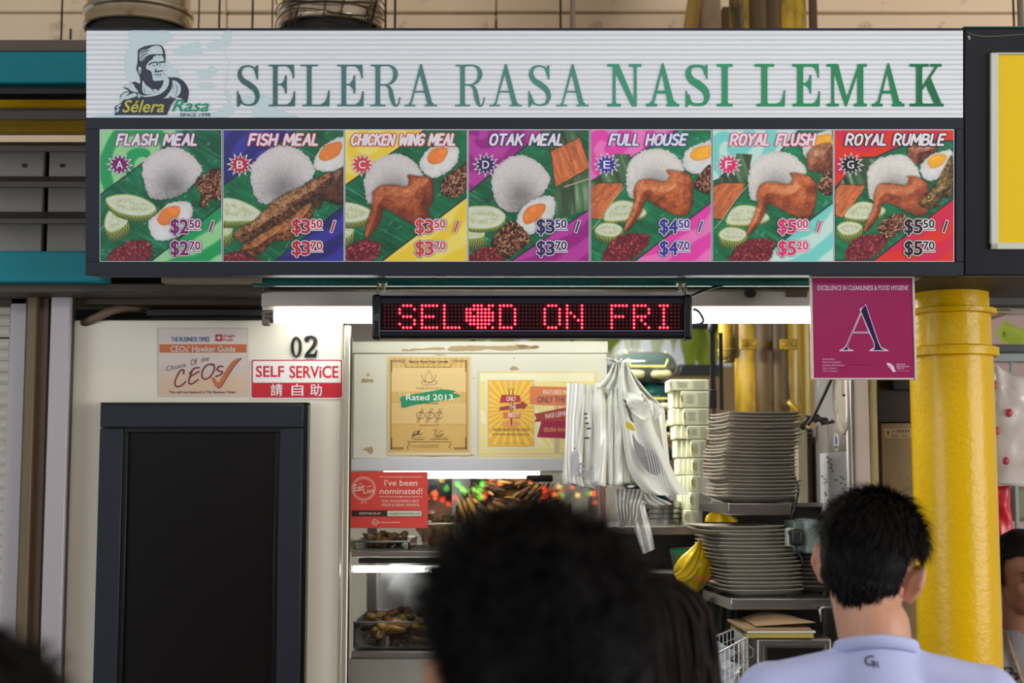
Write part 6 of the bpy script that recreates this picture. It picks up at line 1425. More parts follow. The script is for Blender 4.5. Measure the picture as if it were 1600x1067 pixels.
# ---- plastic sheets (bags)
M_bag = mat('bag_plastic', (226, 226, 214), .28, var=.05, coat=.25, bump=.12, bs=30); M_bagc = mat('bag_translucent', (224, 222, 216), .2, var=.06, coat=.4, alpha=.82, bump=.25, bs=26)
def sheet(left, right, Y, nu=26, nv=34, amp=.012, freq=5, seed=0, th=.0006, depth=None):
    L_ = spline(left, 12, False); R_ = spline(right, 12, False)
    pick = lambda S, v: tuple(np.interp(v * (len(S) - 1), range(len(S)), [q[a] for q in S]) for a in (0, 1))
    rows = []
    for j in range(nv + 1):
        v = j / nv; l = pick(L_, v); r = pick(R_, v); row = []
        for i in range(nu + 1):
            u = i / nu; x = l[0] + (r[0] - l[0]) * u; y = l[1] + (r[1] - l[1]) * u
            d = amp * (sin(freq * 2 * pi * u + seed + 1.4 * v) + .6 * mnoise.noise(Vector((u * 6 + seed, v * 4, seed)))) + (depth(u, v) if depth else 0)
            row.append(P(x, y, Y + d))
        rows.append(row)
    return MB().grid(rows)
YB = 3.86
cbg = thing('carrier_bag_wad', 'wad of folded white carrier bags hanging in front of the cabinet corner', 'bags', P(935, 765, YB))
def fold(x0, x1, yt, yb, Yd, k, lean=0):
    """one folded bag: a U of plastic with a rolled top, thin and slightly wavy"""
    rows = []; random.seed(k * 7 + 1); n = 22
    ph = random.uniform(0, 6)
    for j in range(31):
        v = j / 30; y = yt + (yb - yt) * v; roll = .25 + .75 * min(1, v * 5)
        wx = (x1 - x0) * 1.25 * (roll if v < .2 else 1 - .12 * sin(v * 3)); xc = (x0 + x1) / 2 + 2.2 * sin(v * 4 + ph) + lean * v; row = []
        for i in range(n):
            a = 2 * pi * i / n; dx = cos(a); dy = sin(a)
            px = xc + wx / 2 * dx * (1 + .08 * sin(3 * a + v * 5)); dd = .028 * dy * (.4 + .6 * min(1, v * 4)) + .003 * sin(5 * a + 9 * v + k)
            row.append(P(px, y + 2.5 * sin(a * 2 + k) * (1 if v > .95 else .2), Yd + dd))
        rows.append(row)
    m = MB(); m.grid(rows, closed=True); m.f.append(tuple(range(n - 1, -1, -1))); m.m.append(0); m.f.append(tuple(30 * n + i for i in range(n))); m.m.append(0); return m
for k, q in enumerate(((884, 903, 599, 757, YB + .02), (899, 914, 599, 752, YB - .002), (911, 931, 601, 762, YB + .0), (925, 945, 598, 758, YB - .02), (937, 952, 603, 759, YB + .01), (946, 960, 602, 757, YB - .012), (955, 969, 604, 757, YB - .02), (963, 977, 610, 755, YB - .006), (972, 988, 622, 753, YB + .004))):
    fold(*q, k, lean=(0, -2, -1, 2, 3, 4, 6, 8, 9)[k]).build('folded_bag', M_bag, cbg, smooth=True)
sheet([(930, 604), (944, 592), (954, 576), (960, 566)], [(986, 612), (984, 600), (978, 585), (972, 564)], YB - .03, 20, 20, .008, 4, 2).build('gathered_top', M_bag, cbg, smooth=True)
q = [(884, 600), (887, 598), (883, 680), (882, 752), (890, 757), (905, 762)]
sheet([(886, 600), (884, 660), (884, 720), (888, 757)], [(976, 602), (980, 660), (984, 720), (988, 752)], YB + .035, 30, 12, .006, 6, 1).build('back_wrap', M_bag, cbg, smooth=True)
sheet([(886, 598), (884, 660), (883, 720), (884, 752)], [(910, 600), (905, 660), (905, 720), (912, 760)], YB - .035, 8, 20, .003, 2, 5).build('outer_wrap', M_bagc, cbg, smooth=True)
ik = Ink(flat(YB - .045)); ik.curve([(911, 724), (905, 726), (903, 735), (912, 743), (921, 738), (925, 728)], 3, (150, 154, 160), 0); ik.curve([(906, 731), (915, 734), (924, 748)], 2.4, (160, 162, 168), 0)
for k, (x, y, w_) in enumerate(((912, 646, 7), (914, 653, 5), (914, 661, 8), (916, 669, 9), (912, 684, 12), (897, 700, 3))): ik.blob([(x, y), (x + w_ * .6, y - 1), (x + w_ * .8, y + 1.2), (x + w_ * .4, y + 1.8), (x, y + 1.2)], (40, 40, 44), 1, 3)
ik.blob([(899, 705), (905, 712), (903, 742), (897, 744), (896, 720)], (176, 178, 184), 0); ik.build('bag_print', cbg)
# two flaring bags
b1 = thing('carrier_bag', 'open white carrier bag flaring to the right with black and yellow print', 'bag', P(1020, 780, YB))
sheet([(972, 564), (966, 595), (967, 640), (975, 700), (985, 740), (1004, 766), (1022, 774)], [(980, 566), (990, 592), (1003, 618), (1020, 664), (1040, 710), (1058, 748), (1077, 773)], YB - .05, 34, 44, .008, 1.7, 1.5).build('front_sheet', M_bag, b1, smooth=True)
sheet([(978, 570), (990, 600), (1006, 620), (1012, 660), (1022, 700), (1030, 730)], [(985, 578), (1012, 612), (1036, 636), (1040, 662), (1045, 710), (1048, 742)], YB - .015, 24, 30, .008, 1.4, 4).build('back_sheet', M_bag, b1, smooth=True)
sheet([(972, 622), (985, 612), (1000, 620)], [(990, 646), (1008, 656), (1018, 640)], YB - .075, 14, 14, .006, 1.5, 7).build('folded_flap', M_bag, b1, smooth=True)
sheet([(1003, 618), (1016, 640), (1020, 656)], [(1036, 636), (1030, 650), (1021, 658)], YB - .07, 14, 12, .004, 1.5, 9).build('folded_flap', M_bag, b1, smooth=True)
ik = Ink(flat(YB - .078)); random.seed(31)
for k in range(16): x = 977 + k * .7 + random.uniform(-1, 1); y = 624 + k * 2.2; ik.curve([(x - 2, y), (x + 1.5, y + 1.5), (x + 1, y + 3)], 1.4, (26, 26, 28), 1, 3)
ik.blob([(978, 658), (986, 662), (992, 670), (990, 673), (979, 668)], (200, 180, 30), 1, 3)
ik.blob([(988, 678), (996, 690), (1008, 700), (1020, 704), (1030, 722), (1030, 742), (1014, 738), (1000, 722), (992, 704)], (140, 140, 140), 0, 4)
for k in range(9): ik.stroke([(1002 + k * 1.6, 716 + 3 * k), (1024 + k, 712 + 3.2 * k)], .9, (90, 92, 92), 1, False)
for k in range(6): ik.curve([(1008 + 4 * k, 700), (1014 + 4 * k, 725), (1020 + 4.5 * k, 762)], .7, (232, 232, 236), 2, 4)
ik.build('bag_print', b1)
b2 = thing('carrier_bag', 'translucent white bags drooping below the folded wad', 'bag', P(990, 860, YB))
sheet([(960, 764), (962, 790), (966, 812), (966, 826)], [(1010, 764), (1000, 790), (998, 808), (992, 822)], YB + .02, 30, 20, .012, 7, 3).build('droopy_sheet', M_bagc, b2, smooth=True)
sheet([(972, 770), (980, 800), (992, 830), (1004, 866)], [(1004, 780), (1012, 806), (1018, 830), (1023, 858)], YB + .05, 14, 20, .006, 2, 8).build('droopy_sheet', M_bagc, b2, smooth=True)
sheet([(1000, 760), (1000, 775), (1008, 786), (1020, 790)], [(1020, 772), (1030, 778), (1044, 784), (1050, 788)], YB + .04, 14, 12, .006, 3, 6).build('droopy_sheet', M_bagc, b2, smooth=True)
hk = MB(); hk.tube([P(948, 560, 3.99), P(955, 563, 3.86), P(968, 566, 3.84), P(972, 560, 3.84)], .003, 6); tag(hk.build('bag_hook', M_ss, smooth=True), 'small steel hook holding the carrier bags', 'hook')
# yellow bags
M_yb = mat('yellow_bag_plastic', (222, 190, 8), .22, var=.15, vs=8, coat=.4, bump=.5, bs=22)
t = thing('yellow_bag', 'yellow plastic bag hanging left of the lower plate stack', 'bag', P(1082, 925, 4.3))
rows = []
for j in range(21):
    v = j / 20; y = 846 + (925 - 846) * v; w_ = [4, 10, 18, 27, 33, 36, 36, 33, 26, 14, 4]; ww = np.interp(v * 10, range(11), w_); xc = np.interp(v, [0, .3, .6, 1], [1094, 1088, 1084, 1086])
    rows.append([P(xc + ww * .85 * cos(a) * (1 + .08 * sin(7 * a + 5 * v)), y + 2 * sin(3 * a), 4.32 + .045 * ww / 36 * sin(a) * (1 + .1 * sin(9 * a))) for a in np.linspace(0, 2 * pi, 33)[:-1]])
MB().grid(rows, closed=True).build('bag_body', M_yb, t, smooth=True)
sheet([(1054, 897), (1062, 892), (1080, 870), (1094, 846)], [(1058, 908), (1076, 905), (1090, 890), (1098, 850)], 4.27, 14, 16, .004, 2, 3).build('bag_tail', M_yb, t, smooth=True)
ik = Ink(flat(4.262)); ik.text('handz', 1084, 898, 1110, 907, (196, 66, 40), 1, .02, .15); ik.build('bag_print', t)
t = thing('yellow_bag', 'crumpled yellow bag tucked under the upper shelf', 'bag', P(1125, 818, 4.34))
sheet([(1101, 815), (1104, 806), (1112, 800)], [(1154, 816), (1150, 808), (1140, 806)], 4.34, 20, 10, .01, 2.5, 3).build('bag_body', M_yb, t, smooth=True)
# black straps and yellow fitting
for x0, x1, y0, y1, lb in ((1110, 1117, 505, 634, 'left black webbing strap hanging in front of the cartons'), (1124, 1130, 520, 640, 'right black webbing strap under the yellow pipe fitting')):
    t = thing('hanging_strap', lb, 'strap', P((x0 + x1) / 2, y1, 4.5)); MB().pbox(x0, y0, x1, y1, 4.5, 4.506).build('webbing', mat('strap_black', (20, 22, 26), .6), t)
    if x0 < 1115: MB().pbox(x0 - 2, y1 - 26, x1 + 3, y1 + 4, 4.495, 4.51).build('buckle', mat('strap_black', (20, 22, 26), .6), t, bevel=.004); MB().ell(P(1113, 512, 4.5), (.016, .016, .022), 12, 8).build('knob', mat('strap_black', (20, 22, 26), .6), t, smooth=True)
c = P(1138, 500, 4.6); t = thing('pipe_fitting', 'yellow pipe fitting hanging left of the old yellow column', 'pipe', (c.x, 4.6, P(0, 566, 4.6).z)); zf = lambda y: P(0, y, 4.6).z
MB().lathe((c.x, 4.6, 0), [(.014, zf(567)), (.02, zf(565)), (.02, zf(560)), (.03, zf(560)), (.034, zf(556)), (.034, zf(550)), (.036, zf(549)), (.036, zf(546)), (.033, zf(545)), (.033, 2.62)], 28).build('elbow', M_yel_old, t, smooth='auto')
MB().tube([P(1124, 532, 4.6), P(1138, 528, 4.6)], .02, 14).build('side_branch', M_yel_old, t, smooth='auto')
# mesh apron / cloths hanging below
M_mesh = mat('mesh_cloth', (58, 58, 54), .8, var=.5, vs=120)
for q, lb in (((1090, 950, 1122, 1010, 4.4), 'left dark mesh cloth hanging under the lower shelf'), ((1116, 955, 1152, 1012, 4.34), 'right dark mesh cloth hanging under the lower shelf')):
    x0, y0, x1, y1, Y = q; o = sheet([(x0, y0 - 20), (x0 - 3, y1)], [(x1, y0), (x1 - 4, y1 + 30)], Y, 14, 10, .008, 3, x0).build('mesh_cloth', M_mesh, smooth=True); tag(o, lb, 'cloth')
m = MB(); 
for k in range(9): m.tube([P(1086 + k * 3, 862 - 12 * k + 40, 4.5), P(1094 + k * 2, 770 + k, 4.5)], .0012, 4)
o = tag(m.build('wire_mesh_panel', M_rod), 'dark wire mesh strip beside the cartons and the plates', 'mesh'); o['kind'] = 'stuff'; del o['category']
o['label'] = 'dark wire mesh strip beside the cartons and the plates'
# ---- wire basket with paper
bs = thing('wire_basket', 'chrome wire basket full of white paper at the bottom beside the dark haired woman', 'basket', P(1145, 1067, 3.9)); YK = 3.9
A = P(1106, 1008, YK); B = P(1180, 985, YK + .02); zb2 = A.z - .22
pA_, pB_, pC_, pD_ = P(1104, 1030, YK), P(1168, 996, YK), P(1148, 982, YK + .16), P(1094, 1005, YK + .16)
cor = [pA_, pB_, pC_, pD_]
MB().tube(cor + [pA_], .0028, 8).build('rim_wire', M_ss, bs)
m = MB()
for i in range(4):
    a, b_ = cor[i], cor[(i + 1) % 4]
    for k in range(9 if i % 2 == 0 else 8):
        q = a + (b_ - a) * k / (9 if i % 2 == 0 else 8); m.tube([q, (q.x, q.y, zb2)], .0012, 5)
    for j in range(1, 9): m.tube([a + Vector((0, 0, -.027 * j)), b_ + Vector((0, 0, -.027 * j))], .0012, 5)
o = m.build('wire_grid', M_ss, bs); o['kind'] = 'stuff'
MB().tube([pB_ + Vector((0, 0, -.02)), pB_ + Vector((.014, -.01, -.03)), pB_ + Vector((.012, -.01, -.05)), pB_ + Vector((0, 0, -.055))], .002, 6).build('clip', M_ss, bs)
random.seed(8); M_pap = mat('white_paper', (214, 216, 222), .6, var=.05)
for k in range(9):
    c = Vector((random.uniform(pA_.x + .02, pB_.x - .02), random.uniform(YK + .03, YK + .13), A.z - .035 - .014 * k)); R_ = Euler((random.uniform(-.7, .7), random.uniform(-.7, .7), random.uniform(0, 3))).to_matrix()
    m = MB(); rows = [[c + R_ @ Vector(((u - .5) * .10, (v - .5) * .09, .008 * sin(u * 5 + k) + .006 * cos(v * 4))) for u in np.linspace(0, 1, 6)] for v in np.linspace(0, 1, 6)]; m.grid(rows)
    o = m.build('paper_sheet', M_pap, smooth=True); tag(o, 'crumpled white paper in the wire basket', 'paper', 'papers in the wire basket')
# ---- steel box (toaster / microwave) and folders
mw = thing('steel_cooker', 'stainless boxed appliance behind the white T-shirt shoulder', 'appliance', P(1225, 1067, 3.95)); Ym = 3.96
a = P(1182, 997, Ym); MB().box((a.x, Ym, a.z - .3), (P(1300, 997, Ym).x, Ym + .3, a.z)).build('body', M_sst, mw, bevel=.006)
b_ = P(1192, 1006, Ym - .004); MB().box((b_.x, Ym - .006, b_.z - .25), (P(1290, 1006, Ym).x, Ym + .002, b_.z)).build('door_frame', mat('steel_dark', (104, 100, 98), .3, metal=.9), mw, bevel=.003)
b_ = P(1199, 1012, Ym - .004); MB().box((b_.x, Ym - .009, b_.z - .2), (P(1284, 1006, Ym).x, Ym - .005, b_.z)).build('door_window', mat('win_black', (24, 20, 20), .12, coat=.5), mw)
zt_ = a.z + .001; random.seed(12)
for k, (x0, x1, h, m_, lb, nm) in enumerate(((1160, 1268, .012, mat('folder_yellow', (168, 150, 66), .6, var=.2), 'yellow edged folder at the bottom of the paper pile', 'folder'), (1163, 1270, .007, mat('page_white', (196, 192, 180), .6), 'thick white notebook in the middle of the paper pile', 'notebook'), (1156, 1262, .008, mat('folder_kraft', (150, 120, 84), .6, var=.2), 'brown paper folder lying under the curled top folder', 'folder'))):
    xa, xb = P(x0, 980, 3.98).x, P(x1, 980, 3.98).x
    o = MB().box((xa, 3.95, zt_), (xb, 4.2, zt_ + h), rz=random.uniform(-.06, .06)).build(nm, m_, bevel=.002); tag(o, lb, nm); zt_ += h + .0008
xa, xb = P(1178, 975, 3.98).x, P(1272, 975, 3.98).x
rows = [[Vector((xa + (xb - xa) * u, 3.95 + .24 * v, zt_ + .003 + .018 * v * sin(u * pi) + .01 * u * (1 - v))) for u in np.linspace(0, 1, 12)] for v in np.linspace(0, 1, 8)]
tag(MB().grid(rows).build('folder', mat('folder_kraft2', (160, 130, 94), .6, var=.2), smooth=True), 'curled brown folder on top of the paper pile', 'folder')
struct(MB().box((P(1085, 1060, 3.9).x, 3.88, 0), (Xs - .002, 4.5, a.z - .302)), 'trim_6', mat('counter_steel', (120, 118, 114), .35, metal=.8))
tag(MB().tube([P(1280, 957, 4.1), P(1280, 950, 4.08), P(1302, 948, 4.08)] and [P(1283, 972, 4.08), P(1281, 952, 4.08), P(1284, 949, 4.08), P(1304, 948, 4.09)], .004, 8).build('rail_hook', M_ss, smooth=True), 'bent chrome rail hook just left of the white T-shirt man', 'hook')

# ================================================================== beyond the yellow column, right edge
Yr = 5.6
rl = thing('railing', 'dark steel railing behind the yellow column at the right edge', 'railing', P(1580, 1067, Yr))
for y0, y1 in ((538, 551), (551, 566)): MB().pbox(1535, y0, 1760, y1, Yr, Yr + .03).build('rail', mat('rail_dark', (44, 48, 52), .4) if y0 < 545 else mat('rail_grey', (120, 128, 126), .4, metal=.4), rl, bevel=.004)
for px in (1558, 1592, 1626, 1660): MB().pbox(px, 566, px + 5, 1300, Yr, Yr + .02).build('baluster', mat('rail_grey', (120, 128, 126), .4, metal=.4), rl)
tag(MB().pbox(1540, 460, 1760, 478, 4.9, 5.0).build('steel_truss', mat('truss_dark', (64, 58, 54), .5, var=.3), bevel=.004), 'dark steel beam behind the column under the right signs', 'beam')
tag(MB().pbox(1550, 480, 1760, 492, 4.95, 4.97).build('clear_awning', mat('awning_clear', (170, 164, 158), .15, alpha=.6), bevel=.004), 'pale clear plastic strip under the dark steel beam', 'awning')
struct(MB().box((1.5, 7.6, 0), (4.6, 7.7, P(0, 540, 7.6).z + .22)), 'wall_right_outside', M_pink)
m = thing('leafy_plant', 'yellow green leaves behind the railing at the right edge', 'plant', P(1590, 538, 6.4)); random.seed(2)
for k in range(7):
    x = 1568 + k * 7; a = P(x, 540, 6.4); h = random.uniform(.06, .12); MB().add([a, a + Vector((.03, -.02, h * .5)), a + Vector((-.02 * k, -.03, h)), a + Vector((-.04, -.01, h * .5))], [(0, 1, 2, 3)]).build('leaf', M_gr, m, fix=False)
# white bag with red dots, red bag
wb = thing('spotted_bag', 'white plastic bag with red spots hanging behind the yellow column', 'bag', P(1580, 765, 4.5))
def bag3(pts_l, pts_r, Y, d, m_, name, par, seed):
    L_ = spline(pts_l, 10, False); R_ = spline(pts_r, 10, False); rows = []; N_ = 26
    for j in range(31):
        v = j / 30; l, r = [tuple(np.interp(v * (len(S) - 1), range(len(S)), [q[a] for q in S]) for a in (0, 1)) for S in (L_, R_)]; row = []
        for i in range(N_):
            a = 2 * pi * i / N_; u = .5 - .5 * cos(a); x = l[0] + (r[0] - l[0]) * u; y = l[1] + (r[1] - l[1]) * u
            q = P(x, y, Y - d * sin(a) * (.3 + .7 * sin(pi * min(1, .1 + v * .85)))); q.y += .009 * mnoise.noise(Vector((x * .06, y * .04, seed))) * 1.6; row.append(q)
        rows.append(row)
    m = MB(); m.grid(rows, closed=True); m.f.append(tuple(range(N_ - 1, -1, -1))); m.m.append(0); m.f.append(tuple(30 * N_ + i for i in range(N_))); m.m.append(0)
    return m.build(name, m_, par, smooth=True)
bag3([(1548, 560), (1546, 620), (1550, 700), (1558, 756)], [(1556, 572), (1600, 590), (1640, 610), (1650, 640), (1652, 766)], 4.5, .06, mat('bag_white2', (214, 206, 200), .3, coat=.3, var=.05, bump=.5, bs=18), 'bag_body', wb, 3)
for k, (x, y) in enumerate(((1553, 602), (1577, 645), (1557, 673), (1572, 720), (1612, 660), (1620, 722))):
    q = P(x, y, 4.44); MB().ell(q, (.011, .003, .013), 12, 8).build('red_spot', mat('spot_red', (176, 26, 44), .4, var=.3, vs=60), wb, smooth=True)
rb = thing('red_bag', 'red plastic bag hanging under the spotted white bag', 'bag', P(1572, 845, 4.55))
bag3([(1552, 760), (1555, 800), (1560, 845)], [(1578, 758), (1580, 800), (1585, 845)], 4.55, .02, mat('bag_red', (206, 36, 52), .35, var=.1, bump=.5, bs=20, coat=.2), 'bag_body', rb, 5)
tag(MB().pbox(1582, 760, 1680, 815, 6.2, 6.5).build('planter', mat('planter_olive', (150, 150, 120), .7, var=.3, vs=5), bevel=.02), 'mottled olive panel far behind the young woman', 'panel')

# string of coloured bulbs on the far side of the lane, behind the camera, seen only as a reflection in the showcase glass
sl = thing('string_light', 'string of small coloured bulbs across the lane, mirrored in the showcase glass', 'lights', (.4, -2.3, 1.5)); random.seed(77)
cols_ = [((255, 60, 30), 'red'), ((255, 190, 60), 'amber'), ((255, 110, 60), 'orange'), ((90, 220, 60), 'green')]
MB().tube([(-1.0, -2.3, 1.72), (0, -2.3, 1.62), (1.2, -2.3, 1.7), (2.2, -2.3, 1.62)], .004, 6).build('cable', M_rod, sl)
for x_ in (-1.0, 2.2): MB().tube([(x_, -2.3, 0), (x_, -2.3, 1.75)], .02, 10).build('pole', M_rod, sl)
for k in range(80):
    ci = random.choice((0, 0, 0, 1, 2, 2, 3)); x = random.uniform(-.75, 1.3); z = 1.60 + random.gauss(0, .045); r = random.uniform(.010, .02)
    MB().ell((x, -2.3, z), (r, r, r), 8, 6).build('bulb', mat('bulb_' + cols_[ci][1], cols_[ci][0], .4, emis=cols_[ci][0], es=26.), sl, smooth=True)
# ================================================================== people
def remesh(prims, voxel, mtx, smooth_it=6, cut=None):
    m = MB()
    for p in prims:
        if p[0] == 'c':                      # tapered capsule  ('c', a, ra, b, rb, flatten_y)
            _, a, ra, b_, rb = p[:5]; a = Vector(a); b_ = Vector(b_); fl = p[5] if len(p) > 5 else 1.
            d = (b_ - a); L_ = d.length or 1e-6; z = d / L_; x = z.cross(Vector((0, 1, 0)));
            if x.length < .1: x = z.cross(Vector((1, 0, 0)))
            x.normalize(); y = z.cross(x).normalized(); rows = []
            for (h, r) in [(-ra * cos(t_), ra * sin(t_)) for t_ in np.linspace(.15, pi / 2, 6)] + [(L_ + rb * sin(t_), rb * cos(t_)) for t_ in np.linspace(0, pi / 2 - .15, 6)]:
                rows.append([a + z * h + (x * cos(k * pi / 10) + y * sin(k * pi / 10) * fl) * r for k in range(20)])
            m.grid(rows, closed=True); n = len(m.v); m.f.append(tuple(n - 20 + k for k in range(20))); m.m.append(0); m.f.append(tuple(n - 240 + 19 - k for k in range(20))); m.m.append(0)
        else:                                # ellipsoid ('e', c, (rx,ry,rz), (rot))
            R_ = Euler(p[3]).to_matrix() if len(p) > 3 else None
            m.ell(p[1], p[2], 24, 16, R_)
    me = bpy.data.meshes.new('tmp'); me.from_pydata([tuple(mtx @ Vector(v)) for v in m.v], [], m.f)
    bm = bmesh.new(); bm.from_mesh(me); bmesh.ops.remove_doubles(bm, verts=bm.verts, dist=1e-6); bmesh.ops.recalc_face_normals(bm, faces=bm.faces); bm.to_mesh(me); bm.free()
    o = bpy.data.objects.new('tmp', me); COL.objects.link(o)
    r = o.modifiers.new('r', 'REMESH'); r.mode = 'VOXEL'; r.voxel_size = voxel
    s_ = o.modifiers.new('s', 'SMOOTH'); s_.iterations = smooth_it; s_.factor = .5
    out = bpy.data.meshes.new_from_object(o.evaluated_get(bpy.context.evaluated_depsgraph_get()))
    bpy.data.objects.remove(o); bpy.data.meshes.remove(me)
    if cut:                                  # drop faces whose centre fails the test
        bm = bmesh.new(); bm.from_mesh(out); inv = mtx.inverted()
        bad = [f for f in bm.faces if not cut(inv @ f.calc_center_median())]
        bmesh.ops.delete(bm, geom=bad, context='FACES'); bm.to_mesh(out); bm.free()
    return out
def place(me, name, m, par):
    o0 = wloc(par); me.transform(Matrix.Translation(-o0)); me.materials.clear(); me.materials.append(m); me.shade_smooth(); me.name = name
    return link(bpy.data.objects.new(name, me), par)
def skin_mat(name, c, c2): 
    m = mat(name, c, .5, var=.2, vs=14, col2=c2, bump=.08, bs=120)
    b = m.node_tree.nodes['Principled BSDF']; b.inputs['Subsurface Weight'].default_value = .12; b.inputs['Subsurface Radius'].default_value = (.02, .008, .004); b.inputs['Subsurface Scale'].default_value = .5
    return m
HEAD = [('e', (0, -.012, .03), (.074, .092, .088)), ('e', (0, .03, -.03), (.060, .066, .082)), ('e', (0, .055, -.07), (.042, .042, .038)), ('e', (0, -.03, -.02), (.062, .06, .07)),
        ('c', (0, .09, .012), .010, (0, .108, -.022), .0135), ('e', (-.011, .1, -.026), (.009, .011, .008)), ('e', (.011, .1, -.026), (.009, .011, .008)),
        ('e', (0, .083, .028), (.052, .018, .012)), ('e', (0, .09, -.054), (.023, .011, .006)), ('e', (0, .087, -.065), (.019, .012, .007)), ('e', (-.034, .063, -.024), (.022, .022, .026)), ('e', (.034, .063, -.024), (.022, .022, .026))]
def ear(s_): return [(e_[0],) + tuple((p_[0] * 1.04, p_[1], p_[2] - .009) if isinstance(p_, tuple) and i_ != 1 - (e_[0] == 'c') * 9 and len(p_) == 3 and not (e_[0] == 'e' and i_ > 0) else p_ for i_, p_ in enumerate(e_[1:])) for e_ in ear_(s_)]
def ear_(s_): return [('e', (s_ * .081, -.006, -.004), (.0085, .020, .037), (0, s_ * .3, s_ * -.55)), ('c', (s_ * .078, .0, .028), .0055, (s_ * .094, -.018, .026), .0055), ('c', (s_ * .094, -.018, .026), .0055, (s_ * .093, -.02, -.006), .0055), ('c', (s_ * .093, -.02, -.006), .005, (s_ * .077, -.002, -.032), .006), ('e', (s_ * .074, .004, -.030), (.007, .008, .009))]
def person(name, label, x, y, H, yaw, skin, hair_m, shirt_m, pants_m, roll=0., pitch=0., hyaw=0., hair='short', vox=.0065, slim=1., hair_n=4000, hair_len=.028, hair_seed=1, shoulder_dz=0., curly=0., female=False, neck=.175, side=.16, nrad=None):
    t = thing(name, label, 'person', (x, y, 0))
    body_m = Matrix.Translation((x, y, 0)) @ Matrix.Rotation(yaw, 4, 'Z')
    k = H / 1.7; hz = H - .118                                       # head centre height
    headR = Euler((pitch, roll, hyaw)).to_matrix().to_4x4()
    hc = Vector((0, .035 - .0, hz))
    hm = body_m @ Matrix.Translation(hc) @ headR
    # body in metres, facing +Y locally
    sw = .185 * slim * k; P_ = []
    HL = lambda q: tuple(hc + (headR @ Vector(q)))
    nk = hz - neck
    for p in HEAD + ear(1) + ear(-1):
        if p[0] == 'c': P_.append(('c', HL(p[1]), p[2], HL(p[3]), p[4]))
        else:
            e0 = Euler(p[3]).to_matrix() if len(p) > 3 else Matrix.Identity(3); P_.append(('e', HL(p[1]), p[2], (headR.to_3x3() @ e0).to_euler()))
    nr = nrad or (.055 if not female else .046)
    P_ += [('c', HL((0, -.028, -.035)), nr, (0, -.01, nk), nr * 1.03), ('c', (0, -.01, nk + .01), nr * .98, (0, -.02, nk - .06), .075), ('c', (0, -.012, nk + .04), nr * 1.03, (0, -.015, nk - .02), nr * 1.1)]
    sh = nk - .035 + shoulder_dz
    for s_ in (-1, 1):
        P_ += [('c', (s_ * .048, -.018, nk - .03), .036, (s_ * sw * .85, -.02, sh - .02), .04), ('c', (s_ * sw, -.015, sh - .035), .05 * slim, (s_ * (sw + .045), -.01, sh - .31 * k), .038 * slim), ('c', (s_ * (sw + .045), -.01, sh - .31 * k), .037 * slim, (s_ * (sw + .04), .05, sh - .55 * k), .026),
               ('e', (s_ * (sw + .04), .065, sh - .6 * k), (.017, .034, .042))]
        for f_ in range(4): P_.append(('c', (s_ * (sw + .038), .045 + .014 * f_, sh - .63 * k), .0085, (s_ * (sw + .03), .05 + .014 * f_, sh - (.685, .70, .695, .675)[f_] * k), .007))
        P_.append(('c', (s_ * (sw + .03), .09, sh - .59 * k), .009, (s_ * (sw + .018), .108, sh - .635 * k), .0075))
        hp_ = H * .5; P_ += [('c', (s_ * .085, 0, hp_), .085 * slim, (s_ * .1, .01, H * .28), .055 * slim), ('c', (s_ * .1, .01, H * .28), .052, (s_ * .105, -.01, .09), .036), ('c', (s_ * .105, -.02, .045), .036, (s_ * .125, .15, .032), .03)]
    P_ += [('c', (0, -.005, sh - .12), .135 * slim, (0, 0, H * .6), .12 * slim, .78), ('c', (0, 0, H * .6), .12 * slim, (0, 0, H * .51), .14 * slim, .8), ('c', (-sw * .6, -.005, sh - .075), .075, (sw * .6, -.005, sh - .075), .075)]
    place(remesh(P_, vox, body_m, 5), 'body', skin, t)
    # shirt
    g = .012; S_ = []
    for s_ in (-1, 1):
        S_ += [('c', (s_ * .07, -.02, nk - .042), .034 + g, (s_ * sw * .85, -.02, sh - .02), .04 + g), ('c', (s_ * sw, -.015, sh - .035), .052 * slim + g, (s_ * (sw + .035), -.012, sh - .2 * k), .06 * slim)]
    S_ += [('c', (0, -.005, sh - .12), .14 * slim + g, (0, 0, H * .6), .13 * slim + g, .8), ('c', (0, 0, H * .6), .13 * slim + g, (0, 0, H * .49), .15 * slim + g, .82), ('c', (-sw * .6, -.005, sh - .075), .078 + g, (sw * .6, -.005, sh - .075), .078 + g), ('c', (0, -.015, nk - .0), nr + .010, (0, -.015, nk - .06), .09)]
    neck_r = nr + .006
    def cutf(q): return q.z > H * .47 and not (math.hypot(q.x, (q.y + .012)) < neck_r and q.z > nk - .03) 
    so = place(remesh(S_, .008, body_m, 8, cutf), 'shirt', shirt_m, t)
    sol = so.modifiers.new('thick', 'SOLIDIFY'); sol.thickness = .003
    # collar band
    m = MB(); rows = []
    for k_ in range(41):
        a = 2 * pi * k_ / 40; cx_, cy_ = (nr + .012) * cos(a), -.014 + (nr + .009) * sin(a); zc_ = nk + .006 - .018 * (cy_ + .014) / (nr + .009) - .003 * abs(cos(a)); row = []
        for b_ in np.linspace(0, 2 * pi, 9)[:-1]: row.append(body_m @ Vector((cx_ * (1 + .05 * cos(b_)) , cy_ * (1 + .05 * cos(b_)), zc_ + .012 * sin(b_))))
        rows.append(row)
    m.grid(rows, closed=True); m.build('collar', shirt_m, t, smooth=True)
    PN = []
    for s_ in (-1, 1): PN += [('c', (s_ * .085, 0, H * .5), .098 * slim, (s_ * .1, .01, H * .28), .066 * slim), ('c', (s_ * .1, .01, H * .28), .066 * slim, (s_ * .105, -.01, .1), .052)]
    PN += [('c', (0, 0, H * .56), .13 * slim, (0, 0, H * .5), .15 * slim, .8)]
    place(remesh(PN, .014, body_m, 6), 'trousers', pants_m, t)
